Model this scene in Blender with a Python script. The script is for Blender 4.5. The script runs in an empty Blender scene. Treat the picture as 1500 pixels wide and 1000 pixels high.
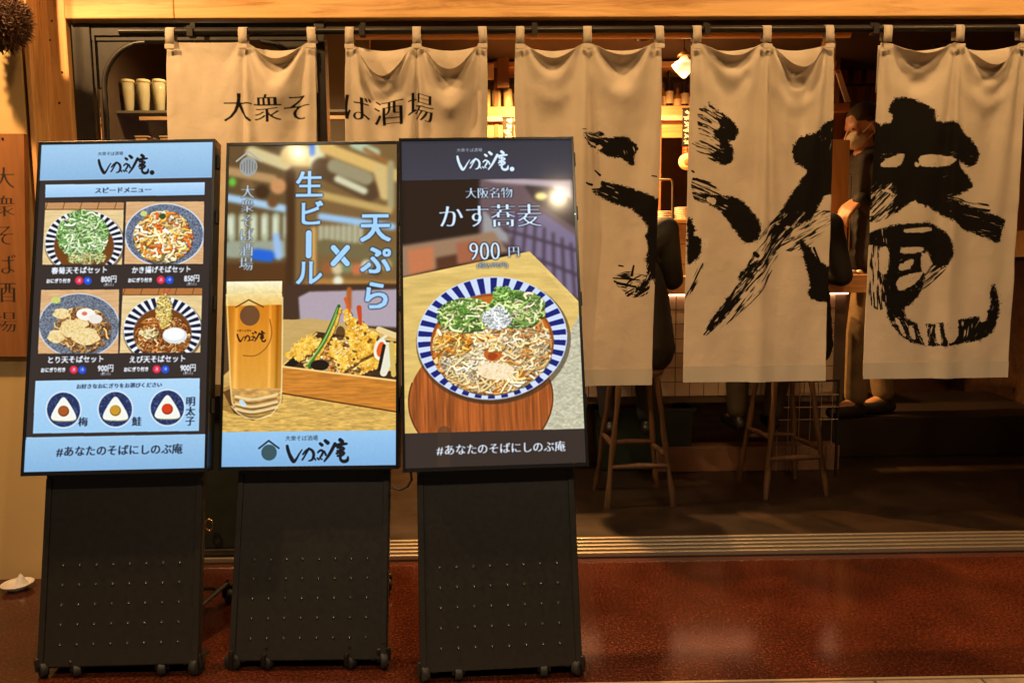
import bpy, bmesh, math, random
import numpy as np
from mathutils import Vector, Matrix
PI = math.pi
SC = bpy.context.scene
COL = SC.collection
rad = math.radians

# ------------------------------------------------------------------ camera
CF, CC = 1100.0, np.array((0.0, -3.083, 1.224))
def _axes(p, yaw, roll):
    p, yaw, roll = rad(p), rad(yaw), rad(roll)
    F = np.array([math.sin(yaw)*math.cos(p), math.cos(yaw)*math.cos(p), -math.sin(p)])
    r = np.array([math.cos(yaw), -math.sin(yaw), 0]); u = np.cross(r, F)
    return F, r*math.cos(roll)-u*math.sin(roll), u*math.cos(roll)+r*math.sin(roll)
FW, RT, UP = _axes(5.65, .97, .51)
cam = bpy.data.objects.new('camera', bpy.data.cameras.new('camera')); COL.objects.link(cam)
M = Matrix.Identity(4)
for i in range(3):
    M[i][0] = RT[i]; M[i][1] = UP[i]; M[i][2] = -FW[i]; M[i][3] = CC[i]
cam.matrix_world = M
cam.data.sensor_width = 36; cam.data.lens = CF/1500*36; cam.data.clip_start = .05; cam.data.clip_end = 200
SC.camera = cam
def FP(px, py, Y):
    "the point of the vertical plane y=Y seen at a photograph pixel"
    d = FW + RT*(px-750)/CF - UP*(py-500)/CF
    return CC + d*((Y-CC[1])/d[1])
def FZ(px, py, Z=0):
    d = FW + RT*(px-750)/CF - UP*(py-500)/CF
    return CC + d*((Z-CC[2])/d[2])

# ------------------------------------------------------------------ world (night sky) and exposure
w = bpy.data.worlds.new('World'); SC.world = w; w.use_nodes = True
nt = w.node_tree; bg = nt.nodes['Background']
sky = nt.nodes.new('ShaderNodeTexSky'); sky.sky_type = 'NISHITA'; sky.sun_disc = False
sky.sun_elevation = rad(-4); sky.sun_rotation = rad(200)
nt.links.new(sky.outputs[0], bg.inputs[0]); bg.inputs[1].default_value = .6
SC.view_settings.view_transform = 'Standard'; SC.view_settings.look = 'None'
SC.view_settings.exposure = 0; SC.view_settings.gamma = 1
SC.render.engine = 'CYCLES'
try:
    SC.cycles.use_denoising = True; SC.cycles.max_bounces = 6; SC.cycles.sample_clamp_indirect = 4
except Exception: pass

# lamps of the place: warm downlights in the eave over the pavement (their housings are built below)
WARM = (1.0, .66, .34)
EAVE = [(-2.0, -.95), (-.75, -.85), (.35, -.85), (1.35, -.85), (2.3, -.85)]
EAVE_W = [250, 58, 54, 54, 60]
ARCADE = [(-1.6, -3.4), (.68, -3.4), (2.9, -3.4)]
ARCADE_W = [175, 175, 122]
CEIL = [(-.25, .72), (.85, .72), (1.95, .72)]
CEIL_W = [22, 20, 12]
KITCHEN = [(-1.35, .6), (.2, 1.9), (.95, 1.95), (3.0, 2.1)]
KITCHEN_W = [110, 620, 280, 9]

# ------------------------------------------------------------------ helpers
def tag(o, label=None, cat=None, group=None, kind=None):
    if label: o['label'] = label
    if cat: o['category'] = cat
    if group: o['group'] = group
    if kind: o['kind'] = kind
    return o
def empty(name, loc, label, cat, group=None):
    o = bpy.data.objects.new(name, None); COL.objects.link(o); o.location = loc
    o.empty_display_size = .05
    return tag(o, label, cat, group)
def rootloc(p):
    v = Vector((0, 0, 0))
    while p is not None: v += p.location; p = p.parent
    return v
class MB:
    "collects shapes in world coordinates, then links them as one mesh object"
    def __init__(s): s.v = []; s.f = []; s.sm = []; s.uv = {}
    def add(s, vs, fs, smooth=False):
        n = len(s.v); s.v += [tuple(map(float, q)) for q in vs]
        for f in fs: s.f.append(tuple(i+n for i in f)); s.sm.append(smooth)
        return s
    def box(s, a, b, M=None):
        x0, y0, z0 = [min(a[i], b[i]) for i in range(3)]; x1, y1, z1 = [max(a[i], b[i]) for i in range(3)]
        vs = [(x0,y0,z0),(x1,y0,z0),(x1,y1,z0),(x0,y1,z0),(x0,y0,z1),(x1,y0,z1),(x1,y1,z1),(x0,y1,z1)]
        if M is not None: vs = [M @ Vector(q) for q in vs]
        return s.add(vs, [(0,3,2,1),(4,5,6,7),(0,1,5,4),(1,2,6,5),(2,3,7,6),(3,0,4,7)])
    def bar(s, p, q, r0, r1=None, n=12, smooth=True, caps=True):
        r1 = r0 if r1 is None else r1
        p, q = Vector(p), Vector(q); d = (q-p).normalized()
        a = d.orthogonal().normalized(); b = d.cross(a)
        vs = []
        for c, r in ((p, r0), (q, r1)):
            for k in range(n):
                t = 2*PI*k/n; vs.append(c + a*(r*math.cos(t)) + b*(r*math.sin(t)))
        s.add(vs, [(k, (k+1) % n, n+(k+1) % n, n+k) for k in range(n)], smooth)
        if caps: s.add(vs[:n], [tuple(reversed(range(n)))]); s.add(vs[n:], [tuple(range(n))])
        return s
    def tube(s, pts, r, n=8, closed=False):
        pts = [Vector(p) for p in pts]; m = len(pts); vs = []
        rr = r if hasattr(r, '__len__') else [r]*m
        a = None
        for i, p in enumerate(pts):
            q0 = pts[(i-1) % m] if (closed or i) else p; q1 = pts[(i+1) % m] if (closed or i < m-1) else p
            d = (q1-q0).normalized()
            a = d.orthogonal().normalized() if a is None else (a-d*a.dot(d)).normalized()
            b = d.cross(a)
            for k in range(n):
                t = 2*PI*k/n; vs.append(p + a*(rr[i]*math.cos(t)) + b*(rr[i]*math.sin(t)))
        fs = []
        for i in range(m if closed else m-1):
            j = (i+1) % m
            for k in range(n): fs.append((i*n+k, i*n+(k+1) % n, j*n+(k+1) % n, j*n+k))
        s.add(vs, fs, True)
        if not closed: s.add(vs[:n], [tuple(reversed(range(n)))]); s.add(vs[-n:], [tuple(range(n))])
        return s
    def lathe(s, c, prof, n=24, axis='z', M=None):
        vs = []
        for r, h in prof:
            for k in range(n):
                t = 2*PI*k/n; v = (r*math.cos(t), r*math.sin(t), h)
                if axis == 'y': v = (v[0], v[2], v[1])
                if axis == 'x': v = (v[2], v[0], v[1])
                v = Vector(v)
                if M is not None: v = M @ v
                vs.append(v+Vector(c))
        fs = [(i*n+k, i*n+(k+1) % n, (i+1)*n+(k+1) % n, (i+1)*n+k) for i in range(len(prof)-1) for k in range(n)]
        return s.add(vs, fs, True)
    def prism(s, poly, d0, d1, f):
        "poly = 2D outline, f(a,b,d) -> point"
        n = len(poly); vs = [f(a, b, d0) for a, b in poly]+[f(a, b, d1) for a, b in poly]
        s.add(vs, [tuple(range(n)), tuple(reversed(range(n, 2*n)))])
        return s.add(vs, [(k, n+k, n+(k+1) % n, (k+1) % n) for k in range(n)])
    def mesh(s, name, off=Vector((0, 0, 0))):
        me = bpy.data.meshes.new(name); me.from_pydata([Vector(q)-off for q in s.v], [], s.f)
        me.polygons.foreach_set('use_smooth', s.sm)
        bm = bmesh.new(); bm.from_mesh(me); bmesh.ops.recalc_face_normals(bm, faces=bm.faces); bm.to_mesh(me); bm.free()
        return me
    def build(s, name, mat, parent=None, bevel=0, loc=None):
        off = rootloc(parent) if parent is not None else Vector(loc or (0, 0, 0))
        me = s.mesh(name, off); o = bpy.data.objects.new(name, me); COL.objects.link(o)
        if parent is not None: o.parent = parent
        else: o.location = off
        me.materials.append(mat)
        if bevel:
            b = o.modifiers.new('bevel', 'BEVEL'); b.width = bevel; b.segments = 2; b.limit_method = 'ANGLE'
        return o
def copy_tree(o, parent=None, shift=None, **kw):
    c = o.copy(); COL.objects.link(c)
    if parent is not None: c.parent = parent
    if shift is not None: c.location = o.location+Vector(shift)
    for ch in list(o.children): copy_tree(ch, c)
    if kw: tag(c, **kw)
    return c

# ------------------------------------------------------------------ materials
def mat(name, col, rough=.6, metal=0, emit=None, estr=1, **kw):
    m = bpy.data.materials.new(name); m.use_nodes = True; n = m.node_tree; b = n.nodes['Principled BSDF']
    b.inputs['Base Color'].default_value = (*col, 1); b.inputs['Roughness'].default_value = rough
    b.inputs['Metallic'].default_value = metal
    if emit: b.inputs['Emission Color'].default_value = (*emit, 1); b.inputs['Emission Strength'].default_value = estr
    for k, v in kw.items(): b.inputs[k.replace('_', ' ')].default_value = v
    return m
def N(m, t, **kw):
    n = m.node_tree.nodes.new(t)
    for k, v in kw.items():
        if k in n.inputs: n.inputs[k].default_value = v
        else: setattr(n, k, v)
    return n
def L(m, a, b): m.node_tree.links.new(a, b)
def coords(m, scale=(1, 1, 1), rot=(0, 0, 0)):
    t = N(m, 'ShaderNodeTexCoord'); p = N(m, 'ShaderNodeMapping'); L(m, t.outputs['Object'], p.inputs[0])
    p.inputs['Scale'].default_value = scale; p.inputs['Rotation'].default_value = rot
    return p.outputs[0]
def ramp(m, fac, stops):
    r = N(m, 'ShaderNodeValToRGB'); L(m, fac, r.inputs[0]); e = r.color_ramp.elements
    while len(e) < len(stops): e.new(.5)
    for el, (p, c) in zip(e, stops): el.position = p; el.color = (*c, 1)
    return r.outputs[0]
def bump(m, fac, strength=.2, dist=.01):
    b = N(m, 'ShaderNodeBump'); b.inputs['Strength'].default_value = strength; b.inputs['Distance'].default_value = dist
    L(m, fac, b.inputs['Height']); L(m, b.outputs[0], m.node_tree.nodes['Principled BSDF'].inputs['Normal'])
def mottled(name, c0, c1, scale=8, rough=.6, bmp=.1, stretch=(1, 1, 1), detail=6, metal=0, rr=None):
    m = mat(name, c0, rough, metal); co = coords(m, stretch)
    n = N(m, 'ShaderNodeTexNoise'); n.inputs['Scale'].default_value = scale; n.inputs['Detail'].default_value = detail
    L(m, co, n.inputs['Vector'])
    L(m, ramp(m, n.outputs[0], [(.3, c0), (.7, c1)]), m.node_tree.nodes['Principled BSDF'].inputs['Base Color'])
    if bmp: bump(m, n.outputs[0], bmp, .004)
    if rr:
        q = N(m, 'ShaderNodeMapRange'); L(m, n.outputs[0], q.inputs[0]); q.inputs[3].default_value = rr[0]; q.inputs[4].default_value = rr[1]
        L(m, q.outputs[0], m.node_tree.nodes['Principled BSDF'].inputs['Roughness'])
    return m
def wood(name, dark, mid, light, axis='x', rough=.5, scale=1.0):
    m = mat(name, mid, rough)
    st = {'x': (.7, 9, 9), 'y': (9, .7, 9), 'z': (9, 9, .7)}[axis]
    co = coords(m, tuple(q*scale for q in st))
    d = N(m, 'ShaderNodeTexNoise'); d.inputs['Scale'].default_value = 1.1; d.inputs['Detail'].default_value = 3; L(m, co, d.inputs['Vector'])
    mx = N(m, 'ShaderNodeVectorMath', operation='MULTIPLY_ADD'); L(m, d.outputs['Color'], mx.inputs[0]); mx.inputs[1].default_value = (1.6,)*3; L(m, co, mx.inputs[2])
    n = N(m, 'ShaderNodeTexNoise'); n.inputs['Scale'].default_value = 2.2; n.inputs['Detail'].default_value = 9; n.inputs['Roughness'].default_value = .65; L(m, mx.outputs[0], n.inputs['Vector'])
    k = N(m, 'ShaderNodeTexVoronoi'); k.inputs['Scale'].default_value = 2.6/scale
    kc = coords(m, {'x': (.6, 1.6, 1.6), 'y': (1.6, .6, 1.6), 'z': (1.6, 1.6, .6)}[axis]); L(m, kc, k.inputs['Vector'])
    kr = ramp(m, k.outputs['Distance'], [(.05, (1, 1, 1)), (.13, (0, 0, 0))])
    c = ramp(m, n.outputs[0], [(.32, dark), (.5, mid), (.68, light)])
    mix = N(m, 'ShaderNodeMixRGB'); L(m, kr, mix.inputs[0]); L(m, c, mix.inputs[1]); mix.inputs[2].default_value = (*[q*.45 for q in dark], 1)
    L(m, mix.outputs[0], m.node_tree.nodes['Principled BSDF'].inputs['Base Color'])
    bump(m, n.outputs[0], .25, .002)
    return m
def image(name, arr):
    "arr: rows from the top, values 0..1 (display colour)"
    h, w_ = arr.shape[:2]; im = bpy.data.images.new(name, w_, h, alpha=False)
    a = np.ones((h, w_, 4), np.float32); a[..., :3] = np.clip(arr[::-1], 0, 1); im.pixels.foreach_set(a.ravel()); im.update(); im.pack()
    return im
def img_node(m, im):
    t = N(m, 'ShaderNodeTexImage'); t.image = im; t.extension = 'EXTEND'
    return t.outputs[0]

# hanging shape of the five curtains
CLOTH = [
 [[323035,-290,-290,-290,-290,-290,-290,-290,-291,-291,-291,-291,-291,-292,-292,-292,-292,-293,-293,-293,-293,-293,-294,-294,-294,-294,-294,-295,-295,-295,-295,-295,-296,-296,-296,-296,-296,-297,-297,-297,-297,-297,-298,-298,-298,-298,-298,-298,-299,-299,-299,-299,-299,-299,-300,-300,-300,298,284,270,257,243,229,215,201,187,173,159,146,132,118,104,90,76,62,48,35,21,8,-6,-17,-29,-42,-55,-69,-82,-96,-109,-123,-137,-151,-165,-179,-192,-206,-219,-233,-246,-260,-273,-286,-300],
  [5677,300,275,245,230,224,216,206,195,184,173,161,150,138,127,116,105,93,83,72,61,50,39,29,19,9,0,-9,-17,-27,-34,-43,-51,-58,-66,-73,-79,-86,-94,-101,-108,-114,-121,-128,-134,-140,-145,-152,-158,-164,-170,-175,-181,-187,-193,-199,-207,-67,-80,-121,-143,-132,-116,-97,-76,-56,-35,-15,4,23,44,67,94,121,144,174,217,273,300,270,95,110,110,92,75,50,33,22,28,42,58,64,59,40,14,-13,-41,-70,-106,-177,-223,-234],
  [2440,-300,-244,-178,-151,-146,-147,-132,-105,-72,-47,-12,16,44,68,89,105,123,137,147,159,164,168,171,173,170,170,166,160,154,148,138,128,119,109,98,88,75,61,46,30,15,-1,-18,-35,-53,-70,-87,-107,-126,-145,-163,-181,-200,-218,-235,-255,-167,-97,5,82,95,99,103,101,102,103,105,108,110,114,122,133,140,140,147,179,196,183,269,-17,-126,-149,-185,-183,-141,-107,-83,-76,-71,-66,-54,-36,-3,35,74,104,97,79,184,240,300],
  [1765,300,193,91,114,95,13,-54,-104,-122,-132,-137,-148,-152,-155,-151,-139,-126,-105,-89,-70,-40,-15,0,21,44,50,67,79,84,90,95,98,94,93,89,83,83,78,68,63,57,49,40,32,24,15,3,-9,-23,-38,-49,-63,-78,-95,-106,-110,300,163,64,-61,-50,-38,-27,-12,-3,4,7,9,10,13,18,32,44,54,73,90,42,-8,-128,292,23,80,13,-77,-99,-65,-40,-8,3,5,19,47,68,83,91,42,8,153,133,77,-80]],
 [[17916,256,163,13,-168,-275,-193,-95,9,109,196,263,300,281,246,211,175,142,110,80,51,24,1,-20,-38,-53,-67,-76,-84,-89,-91,-93,-93,-91,-89,-85,-82,-78,-74,-70,-66,-62,-57,-53,-49,-45,-41,-36,-32,-30,-26,-22,-19,-17,-14,-12,-12,-2,-8,-1,26,-3,-30,-26,-10,3,4,5,3,5,9,16,25,32,23,-1,-37,-69,-68,-57,-84,31,148,102,-22,-144,-230,-278,-295,-300,-300,-292,-266,-211,-120,-7,93,99,1,-36,-15,-21],
  [11083,151,108,39,-51,-133,-108,-72,-29,27,85,144,190,196,191,188,183,184,186,186,190,191,194,199,205,209,216,223,229,234,243,249,256,265,269,275,282,285,289,293,296,299,297,300,299,298,298,295,293,288,283,278,270,262,252,240,227,16,0,-3,14,8,-3,-4,-2,-1,10,15,20,14,2,-19,-52,-81,-88,-63,6,133,269,300,79,-82,-112,-75,-35,-25,-32,-45,-57,-62,-59,-43,-18,9,35,41,14,-41,-82,-35,43,102],
  [8584,-145,-11,150,189,18,-133,-243,-300,-291,-230,-133,-29,35,78,116,151,182,208,228,240,245,245,241,230,215,197,177,154,130,106,82,58,37,15,-7,-27,-44,-60,-72,-87,-97,-107,-115,-122,-128,-133,-136,-140,-141,-143,-140,-136,-128,-121,-109,-101,4,-8,-21,6,39,18,-20,-31,-26,-26,-25,-26,-21,-11,8,33,47,39,15,-14,-23,-8,-53,-198,-259,-52,202,300,255,139,12,-79,-123,-119,-54,43,158,244,260,151,-41,-133,-69,-20,1],
  [6119,86,-3,-100,-90,51,166,240,269,256,208,143,76,38,18,5,-6,-11,-13,-9,-1,8,20,33,48,62,77,91,105,116,124,129,134,134,132,127,123,111,99,85,69,50,33,12,-10,-34,-55,-76,-98,-126,-152,-179,-205,-232,-249,-272,-300,5,-17,8,11,-41,-11,27,38,31,5,-16,-26,-23,-1,48,111,165,172,106,-6,-66,-11,39,-300,-290,-235,-185,-127,-72,-20,21,39,45,28,-2,-45,-83,-110,-98,-47,-6,-65,-134,-31,29],
  [4991,-300,-130,65,148,268,239,235,239,219,166,89,19,30,68,98,118,129,129,124,119,107,94,76,60,40,24,7,-11,-27,-40,-53,-63,-73,-75,-78,-78,-73,-70,-68,-63,-59,-56,-46,-39,-26,-17,0,9,23,39,55,72,87,104,123,127,-14,-8,42,20,-29,5,37,54,56,59,65,66,67,59,41,22,11,12,18,-15,-91,19,300,-188,105,240,177,67,2,9,47,83,95,94,57,2,-57,-52,12,110,179,31,-197,-18,97],
  [2572,205,156,159,300,224,213,111,-50,-161,-151,-18,178,194,128,65,10,-26,-42,-53,-61,-63,-59,-52,-48,-41,-29,-21,-18,-12,-1,-1,4,16,19,13,17,20,17,20,12,9,6,9,5,8,6,2,-10,6,-2,-10,-6,-5,3,-9,-35,-65,16,94,-76,16,83,41,-8,-7,4,5,1,-3,1,10,14,20,51,97,119,-52,-204,235,-73,226,-86,-179,-24,160,160,-12,-172,-241,-213,-35,162,242,83,-160,-231,19,300,-110,-48,78],
  [1904,39,-128,-300,-260,-28,118,176,81,-122,-266,-215,0,120,125,102,83,53,39,31,18,10,3,-4,-11,-12,-14,-14,-11,-13,-9,-7,-3,2,-1,5,6,5,0,0,-4,-1,-5,-10,-14,-12,-3,-9,-8,-15,-11,1,-5,2,1,14,75,73,-37,-104,130,-32,8,20,-42,-67,-27,10,21,31,21,6,-25,-54,-34,-36,-139,-71,189,-129,-32,-22,195,-66,-165,53,300,252,-26,-227,-172,10,178,43,-175,-231,41,196,-277,2,39,-57],
  [1517,-300,-24,214,51,-97,-109,31,88,4,-111,-170,-56,53,83,96,106,85,69,52,19,6,-17,-34,-49,-70,-84,-99,-102,-103,-101,-103,-97,-78,-63,-36,-8,23,45,69,89,113,133,145,138,147,136,117,81,74,47,20,-33,-112,-149,-247,-285,-11,-20,0,6,109,2,-18,-35,-38,-20,-33,-37,-30,15,56,78,142,111,21,38,79,-14,28,78,19,1,-62,-175,-154,-23,35,-1,-52,-38,77,121,93,33,183,300,121,104,14,8,-54]],
 [[22551,300,266,215,161,126,117,109,101,94,89,85,83,82,83,84,86,87,88,90,92,94,95,97,99,101,104,106,108,110,112,114,116,117,119,121,123,125,127,129,130,132,133,135,136,138,139,140,141,142,143,144,145,145,146,146,146,-92,-95,-97,-100,-108,-113,-117,-120,-122,-125,-126,-128,-130,-131,-133,-134,-135,-136,-136,-135,-131,-128,-129,-133,-144,-162,-184,-208,-234,-258,-280,-294,-300,-298,-283,-263,-237,-210,-184,-160,-140,-122,-117,-113,-108],
  [15666,-300,-266,-211,-142,-91,-82,-70,-57,-43,-31,-19,-10,-4,1,4,8,12,16,19,23,26,29,31,34,37,39,41,43,45,47,49,51,52,54,56,57,59,60,62,63,64,65,66,67,68,69,70,71,71,72,72,73,73,73,74,74,-145,-144,-145,-144,-125,-116,-113,-112,-112,-113,-114,-115,-117,-119,-120,-122,-125,-129,-136,-147,-167,-185,-191,-193,-169,-121,-61,10,92,166,234,278,300,300,262,208,135,58,-13,-78,-132,-173,-177,-175,-176],
  [1775,-300,-107,132,198,-30,57,129,184,194,163,125,86,64,58,50,43,37,31,24,18,11,7,3,-2,-6,-8,-10,-11,-13,-14,-16,-15,-16,-15,-14,-14,-14,-13,-13,-13,-13,-13,-13,-14,-14,-15,-15,-16,-16,-16,-15,-15,-15,-15,-16,-16,134,86,53,28,40,-20,-73,-113,-139,-155,-163,-169,-169,-172,-170,-162,-145,-116,-74,-13,18,5,43,10,22,27,42,129,158,69,-125,-178,-174,-159,30,194,300,266,152,53,67,22,92,143,230],
  [1465,11,-73,-170,-111,300,188,77,-10,-36,-14,34,80,88,77,68,62,55,49,43,39,35,32,30,27,23,20,18,16,14,11,7,4,2,-1,-4,-7,-9,-10,-12,-15,-16,-17,-19,-22,-25,-26,-27,-28,-28,-29,-30,-30,-29,-30,-32,-32,157,119,91,64,77,36,-20,-58,-82,-98,-110,-115,-121,-122,-121,-115,-100,-73,-28,16,24,33,50,18,-1,27,31,-156,-234,-177,52,172,232,263,79,-99,-251,-225,-29,105,54,64,142,210,300],
  [1004,146,-106,-182,300,-12,-191,-228,-119,33,102,103,61,42,40,36,35,35,39,44,48,50,52,52,54,50,45,43,38,33,27,23,16,13,8,4,1,-2,-4,-9,-11,-14,-16,-19,-22,-23,-27,-28,-31,-32,-32,-36,-36,-37,-38,-39,-40,41,39,31,31,30,40,49,49,41,32,27,18,15,16,15,15,18,16,7,6,-25,-13,-34,-45,-66,0,-222,-270,46,243,90,-51,-113,-109,128,257,75,-219,-300,-91,1,24,57,106,138]],
 [[311722,-282,-282,-282,-283,-283,-283,-283,-283,-284,-284,-285,-285,-286,-286,-286,-286,-287,-287,-288,-288,-288,-289,-289,-289,-290,-290,-290,-291,-291,-291,-292,-292,-292,-293,-293,-293,-294,-294,-294,-295,-295,-295,-296,-296,-296,-297,-297,-297,-298,-298,-298,-299,-299,-299,-300,-300,300,286,272,258,245,231,217,203,189,175,161,147,132,118,104,90,75,61,48,34,22,11,0,-11,-22,-34,-48,-62,-76,-90,-104,-118,-132,-147,-161,-175,-189,-203,-217,-231,-245,-259,-272,-286,-300],
  [4249,-300,-276,-250,-248,-248,-240,-234,-216,-196,-181,-177,-151,-119,-87,-60,-34,-18,-1,16,35,51,66,80,93,104,113,121,127,131,134,137,138,137,136,133,130,126,122,117,111,104,97,90,81,72,63,53,44,35,25,14,3,-10,-19,-29,-39,-248,-238,-199,-73,-34,-7,45,100,147,178,187,179,157,136,141,166,202,248,288,300,157,-139,-5,93,-187,-298,-280,-242,-190,-139,-104,-104,-126,-150,-161,-146,-110,-54,9,57,81,105,203,228,245],
  [3469,-114,-100,-81,-57,-15,-10,8,24,64,120,187,215,217,221,226,226,237,241,242,236,230,222,209,198,181,166,149,134,117,97,79,59,36,15,-4,-25,-48,-68,-85,-99,-117,-130,-146,-164,-178,-191,-205,-223,-237,-247,-259,-269,-280,-287,-296,-300,26,49,49,41,-17,-45,-60,-73,-80,-84,-79,-68,-56,-42,-25,-5,20,34,52,133,300,262,4,-237,-234,-91,-43,-42,-38,-37,-38,-28,-7,18,36,40,37,32,26,22,3,-43,-52,-59,-43],
  [1656,-300,-219,-125,-114,-214,-175,-55,103,188,194,190,164,162,131,103,80,70,47,25,0,-20,-37,-52,-68,-78,-83,-86,-86,-86,-82,-77,-70,-63,-56,-47,-40,-31,-24,-16,-7,1,8,15,20,28,35,45,49,54,60,68,76,82,89,97,100,-200,-66,37,27,-58,56,91,122,160,122,61,1,-83,-159,-225,-300,-267,-132,3,-11,-57,219,-24,-238,8,-41,-33,80,147,96,26,-29,-68,-95,-137,-188,-209,-183,-117,-55,82,47,-21,65,219]],
 [[27092,70,29,-25,-57,-45,9,48,51,39,31,27,14,-1,-8,-7,-4,7,18,29,41,55,70,86,102,118,135,151,166,179,191,203,214,223,232,240,247,253,259,264,268,272,276,279,282,286,288,291,293,295,296,298,299,299,300,299,300,-54,-19,17,42,41,24,-1,-21,-33,-33,-30,-28,-29,-33,-38,-48,-66,-83,-77,-24,90,222,300,211,81,-21,-58,-53,-32,-13,-1,5,10,14,19,23,25,16,0,-23,-41,-43,-17,27,71],
  [28392,300,241,145,24,-99,-159,-129,-54,17,85,150,196,226,211,185,160,137,115,93,71,49,30,12,-3,-16,-26,-33,-39,-43,-45,-45,-44,-42,-39,-36,-32,-27,-22,-18,-13,-9,-5,-1,2,6,10,13,15,17,20,22,25,27,29,31,33,-16,6,38,10,-69,-93,-40,26,55,35,-8,-54,-88,-109,-117,-100,-51,24,69,40,-32,-8,87,-6,-19,48,48,-31,-134,-218,-268,-287,-297,-300,-289,-262,-209,-119,-14,63,63,2,-41,-2,17],
  [8738,201,105,-45,-208,-237,-40,156,234,226,195,176,90,-24,-104,-155,-200,-222,-245,-266,-285,-294,-300,-299,-288,-272,-252,-230,-206,-181,-157,-133,-110,-89,-69,-50,-32,-15,-1,11,22,32,40,49,56,62,68,72,76,79,82,84,87,90,88,86,86,66,-16,-116,-170,-53,141,245,187,38,-106,-181,-186,-158,-132,-139,-180,-217,-157,46,267,239,-21,-253,-16,221,193,-45,-221,-231,-129,13,123,182,175,100,-25,-170,-281,-300,-180,19,157,133,20,-81],
  [17087,300,178,5,-147,-211,-126,-57,-66,-107,-105,-58,-58,-85,-110,-113,-110,-83,-60,-42,-26,-10,6,20,34,48,59,68,73,75,75,73,69,64,57,50,43,35,28,21,13,4,-3,-9,-15,-22,-28,-35,-40,-46,-52,-56,-63,-69,-73,-78,-84,25,-2,-37,68,86,-9,-134,-246,-300,-295,-251,-197,-156,-114,-61,-23,-21,-50,-92,-114,-80,-38,-180,-42,-97,-127,-96,-44,-7,1,-9,-24,-31,-34,-25,-3,27,35,13,-36,-102,-91,36,-18,-16],
  [7485,0,-36,-82,-101,-37,111,235,289,300,271,217,150,86,64,54,45,37,29,25,21,21,22,27,34,42,48,57,65,73,80,87,92,93,94,91,87,81,74,67,57,47,35,21,7,-7,-21,-37,-55,-73,-92,-107,-124,-145,-162,-184,-195,-80,41,190,68,-73,-9,95,124,81,37,21,21,8,1,-24,-79,-141,-185,-188,-207,-300,-232,201,-205,-236,-164,-187,-187,-132,-34,61,112,116,94,44,-32,-110,-137,-103,5,77,-50,-233,-38,70],
  [8072,-148,-145,-166,-252,-300,-147,-20,-4,11,49,66,5,-48,-34,0,26,60,73,77,71,66,55,45,35,25,16,8,0,-7,-13,-20,-25,-28,-33,-36,-40,-41,-42,-40,-38,-36,-33,-29,-23,-18,-11,-4,3,11,18,26,34,38,44,47,60,36,-8,7,128,-138,-245,-151,-66,-12,17,23,-10,-95,-190,-230,-197,-132,-2,125,86,-91,55,-8,42,-67,159,202,96,7,5,78,145,169,159,88,-2,-53,8,163,300,190,-113,26,-35,59],
  [4013,300,84,-184,-245,155,296,163,5,61,88,-143,-221,-93,27,67,103,62,39,29,38,40,48,57,48,37,24,7,-11,-19,-29,-41,-47,-52,-52,-52,-53,-54,-58,-55,-50,-41,-33,-24,-22,-8,1,10,20,23,24,30,40,44,44,52,49,12,14,38,-58,-180,-97,-199,-300,-231,20,149,165,141,76,-46,-75,-2,-58,-59,119,86,-51,57,-46,80,61,-98,-66,48,135,121,-13,-97,-58,-2,34,-32,-160,-217,-90,145,92,-21,-6,-1],
  [2819,14,166,300,173,-80,108,300,248,0,-41,194,153,-95,-199,-181,-170,-58,14,63,87,106,108,107,109,100,95,82,70,46,24,1,-21,-43,-59,-72,-80,-92,-98,-99,-100,-100,-94,-87,-73,-68,-50,-30,-21,-7,13,36,57,85,116,143,170,-54,45,127,-113,-46,-36,49,-8,-122,-188,-141,-117,-126,-109,108,291,233,144,139,81,36,-82,300,-75,34,49,65,45,46,32,54,98,91,54,-16,-102,-118,-77,1,74,77,180,-135,25,-29]],
 [[35324,300,270,226,178,141,119,103,93,86,80,72,68,64,63,63,62,63,63,63,64,65,65,66,67,68,69,70,71,72,73,74,75,76,77,78,78,79,80,81,82,83,84,84,85,86,87,87,88,88,89,89,90,90,90,90,91,-69,-74,-78,-84,-103,-127,-157,-189,-223,-254,-279,-298,-300,-294,-274,-248,-218,-187,-158,-132,-110,-97,-93,-97,-109,-129,-153,-181,-211,-240,-267,-284,-292,-289,-274,-250,-220,-187,-154,-125,-101,-82,-76,-72,-67],
  [10523,-300,-284,-252,-196,-140,-110,-87,-72,-58,-43,-23,-9,4,12,19,26,32,37,43,48,53,57,62,66,70,74,78,82,85,88,92,95,97,100,102,105,107,109,111,113,115,117,118,120,121,122,123,125,126,127,128,128,129,129,130,130,-237,-240,-246,-248,-213,-164,-102,-33,43,111,168,209,210,189,134,64,-17,-98,-172,-234,-279,-298,-300,-299,-282,-240,-180,-109,-31,45,112,157,182,182,154,105,42,-31,-103,-165,-213,-245,-243,-238,-232],
  [4076,-300,-159,55,254,189,33,67,117,124,114,108,63,7,12,15,16,13,12,9,6,3,2,0,-1,-2,-3,-4,-6,-6,-7,-7,-6,-5,-4,-4,-4,-4,-4,-4,-4,-4,-4,-4,-4,-4,-4,-5,-5,-4,-4,-4,-3,-4,-4,-3,-3,25,-10,-29,-55,-5,0,17,89,149,159,130,85,112,87,130,157,117,46,3,-6,-38,-59,-18,-59,-49,-14,16,57,55,-41,-190,-269,-300,-271,-177,-36,71,112,69,20,-17,-53,-21,2,28],
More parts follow.
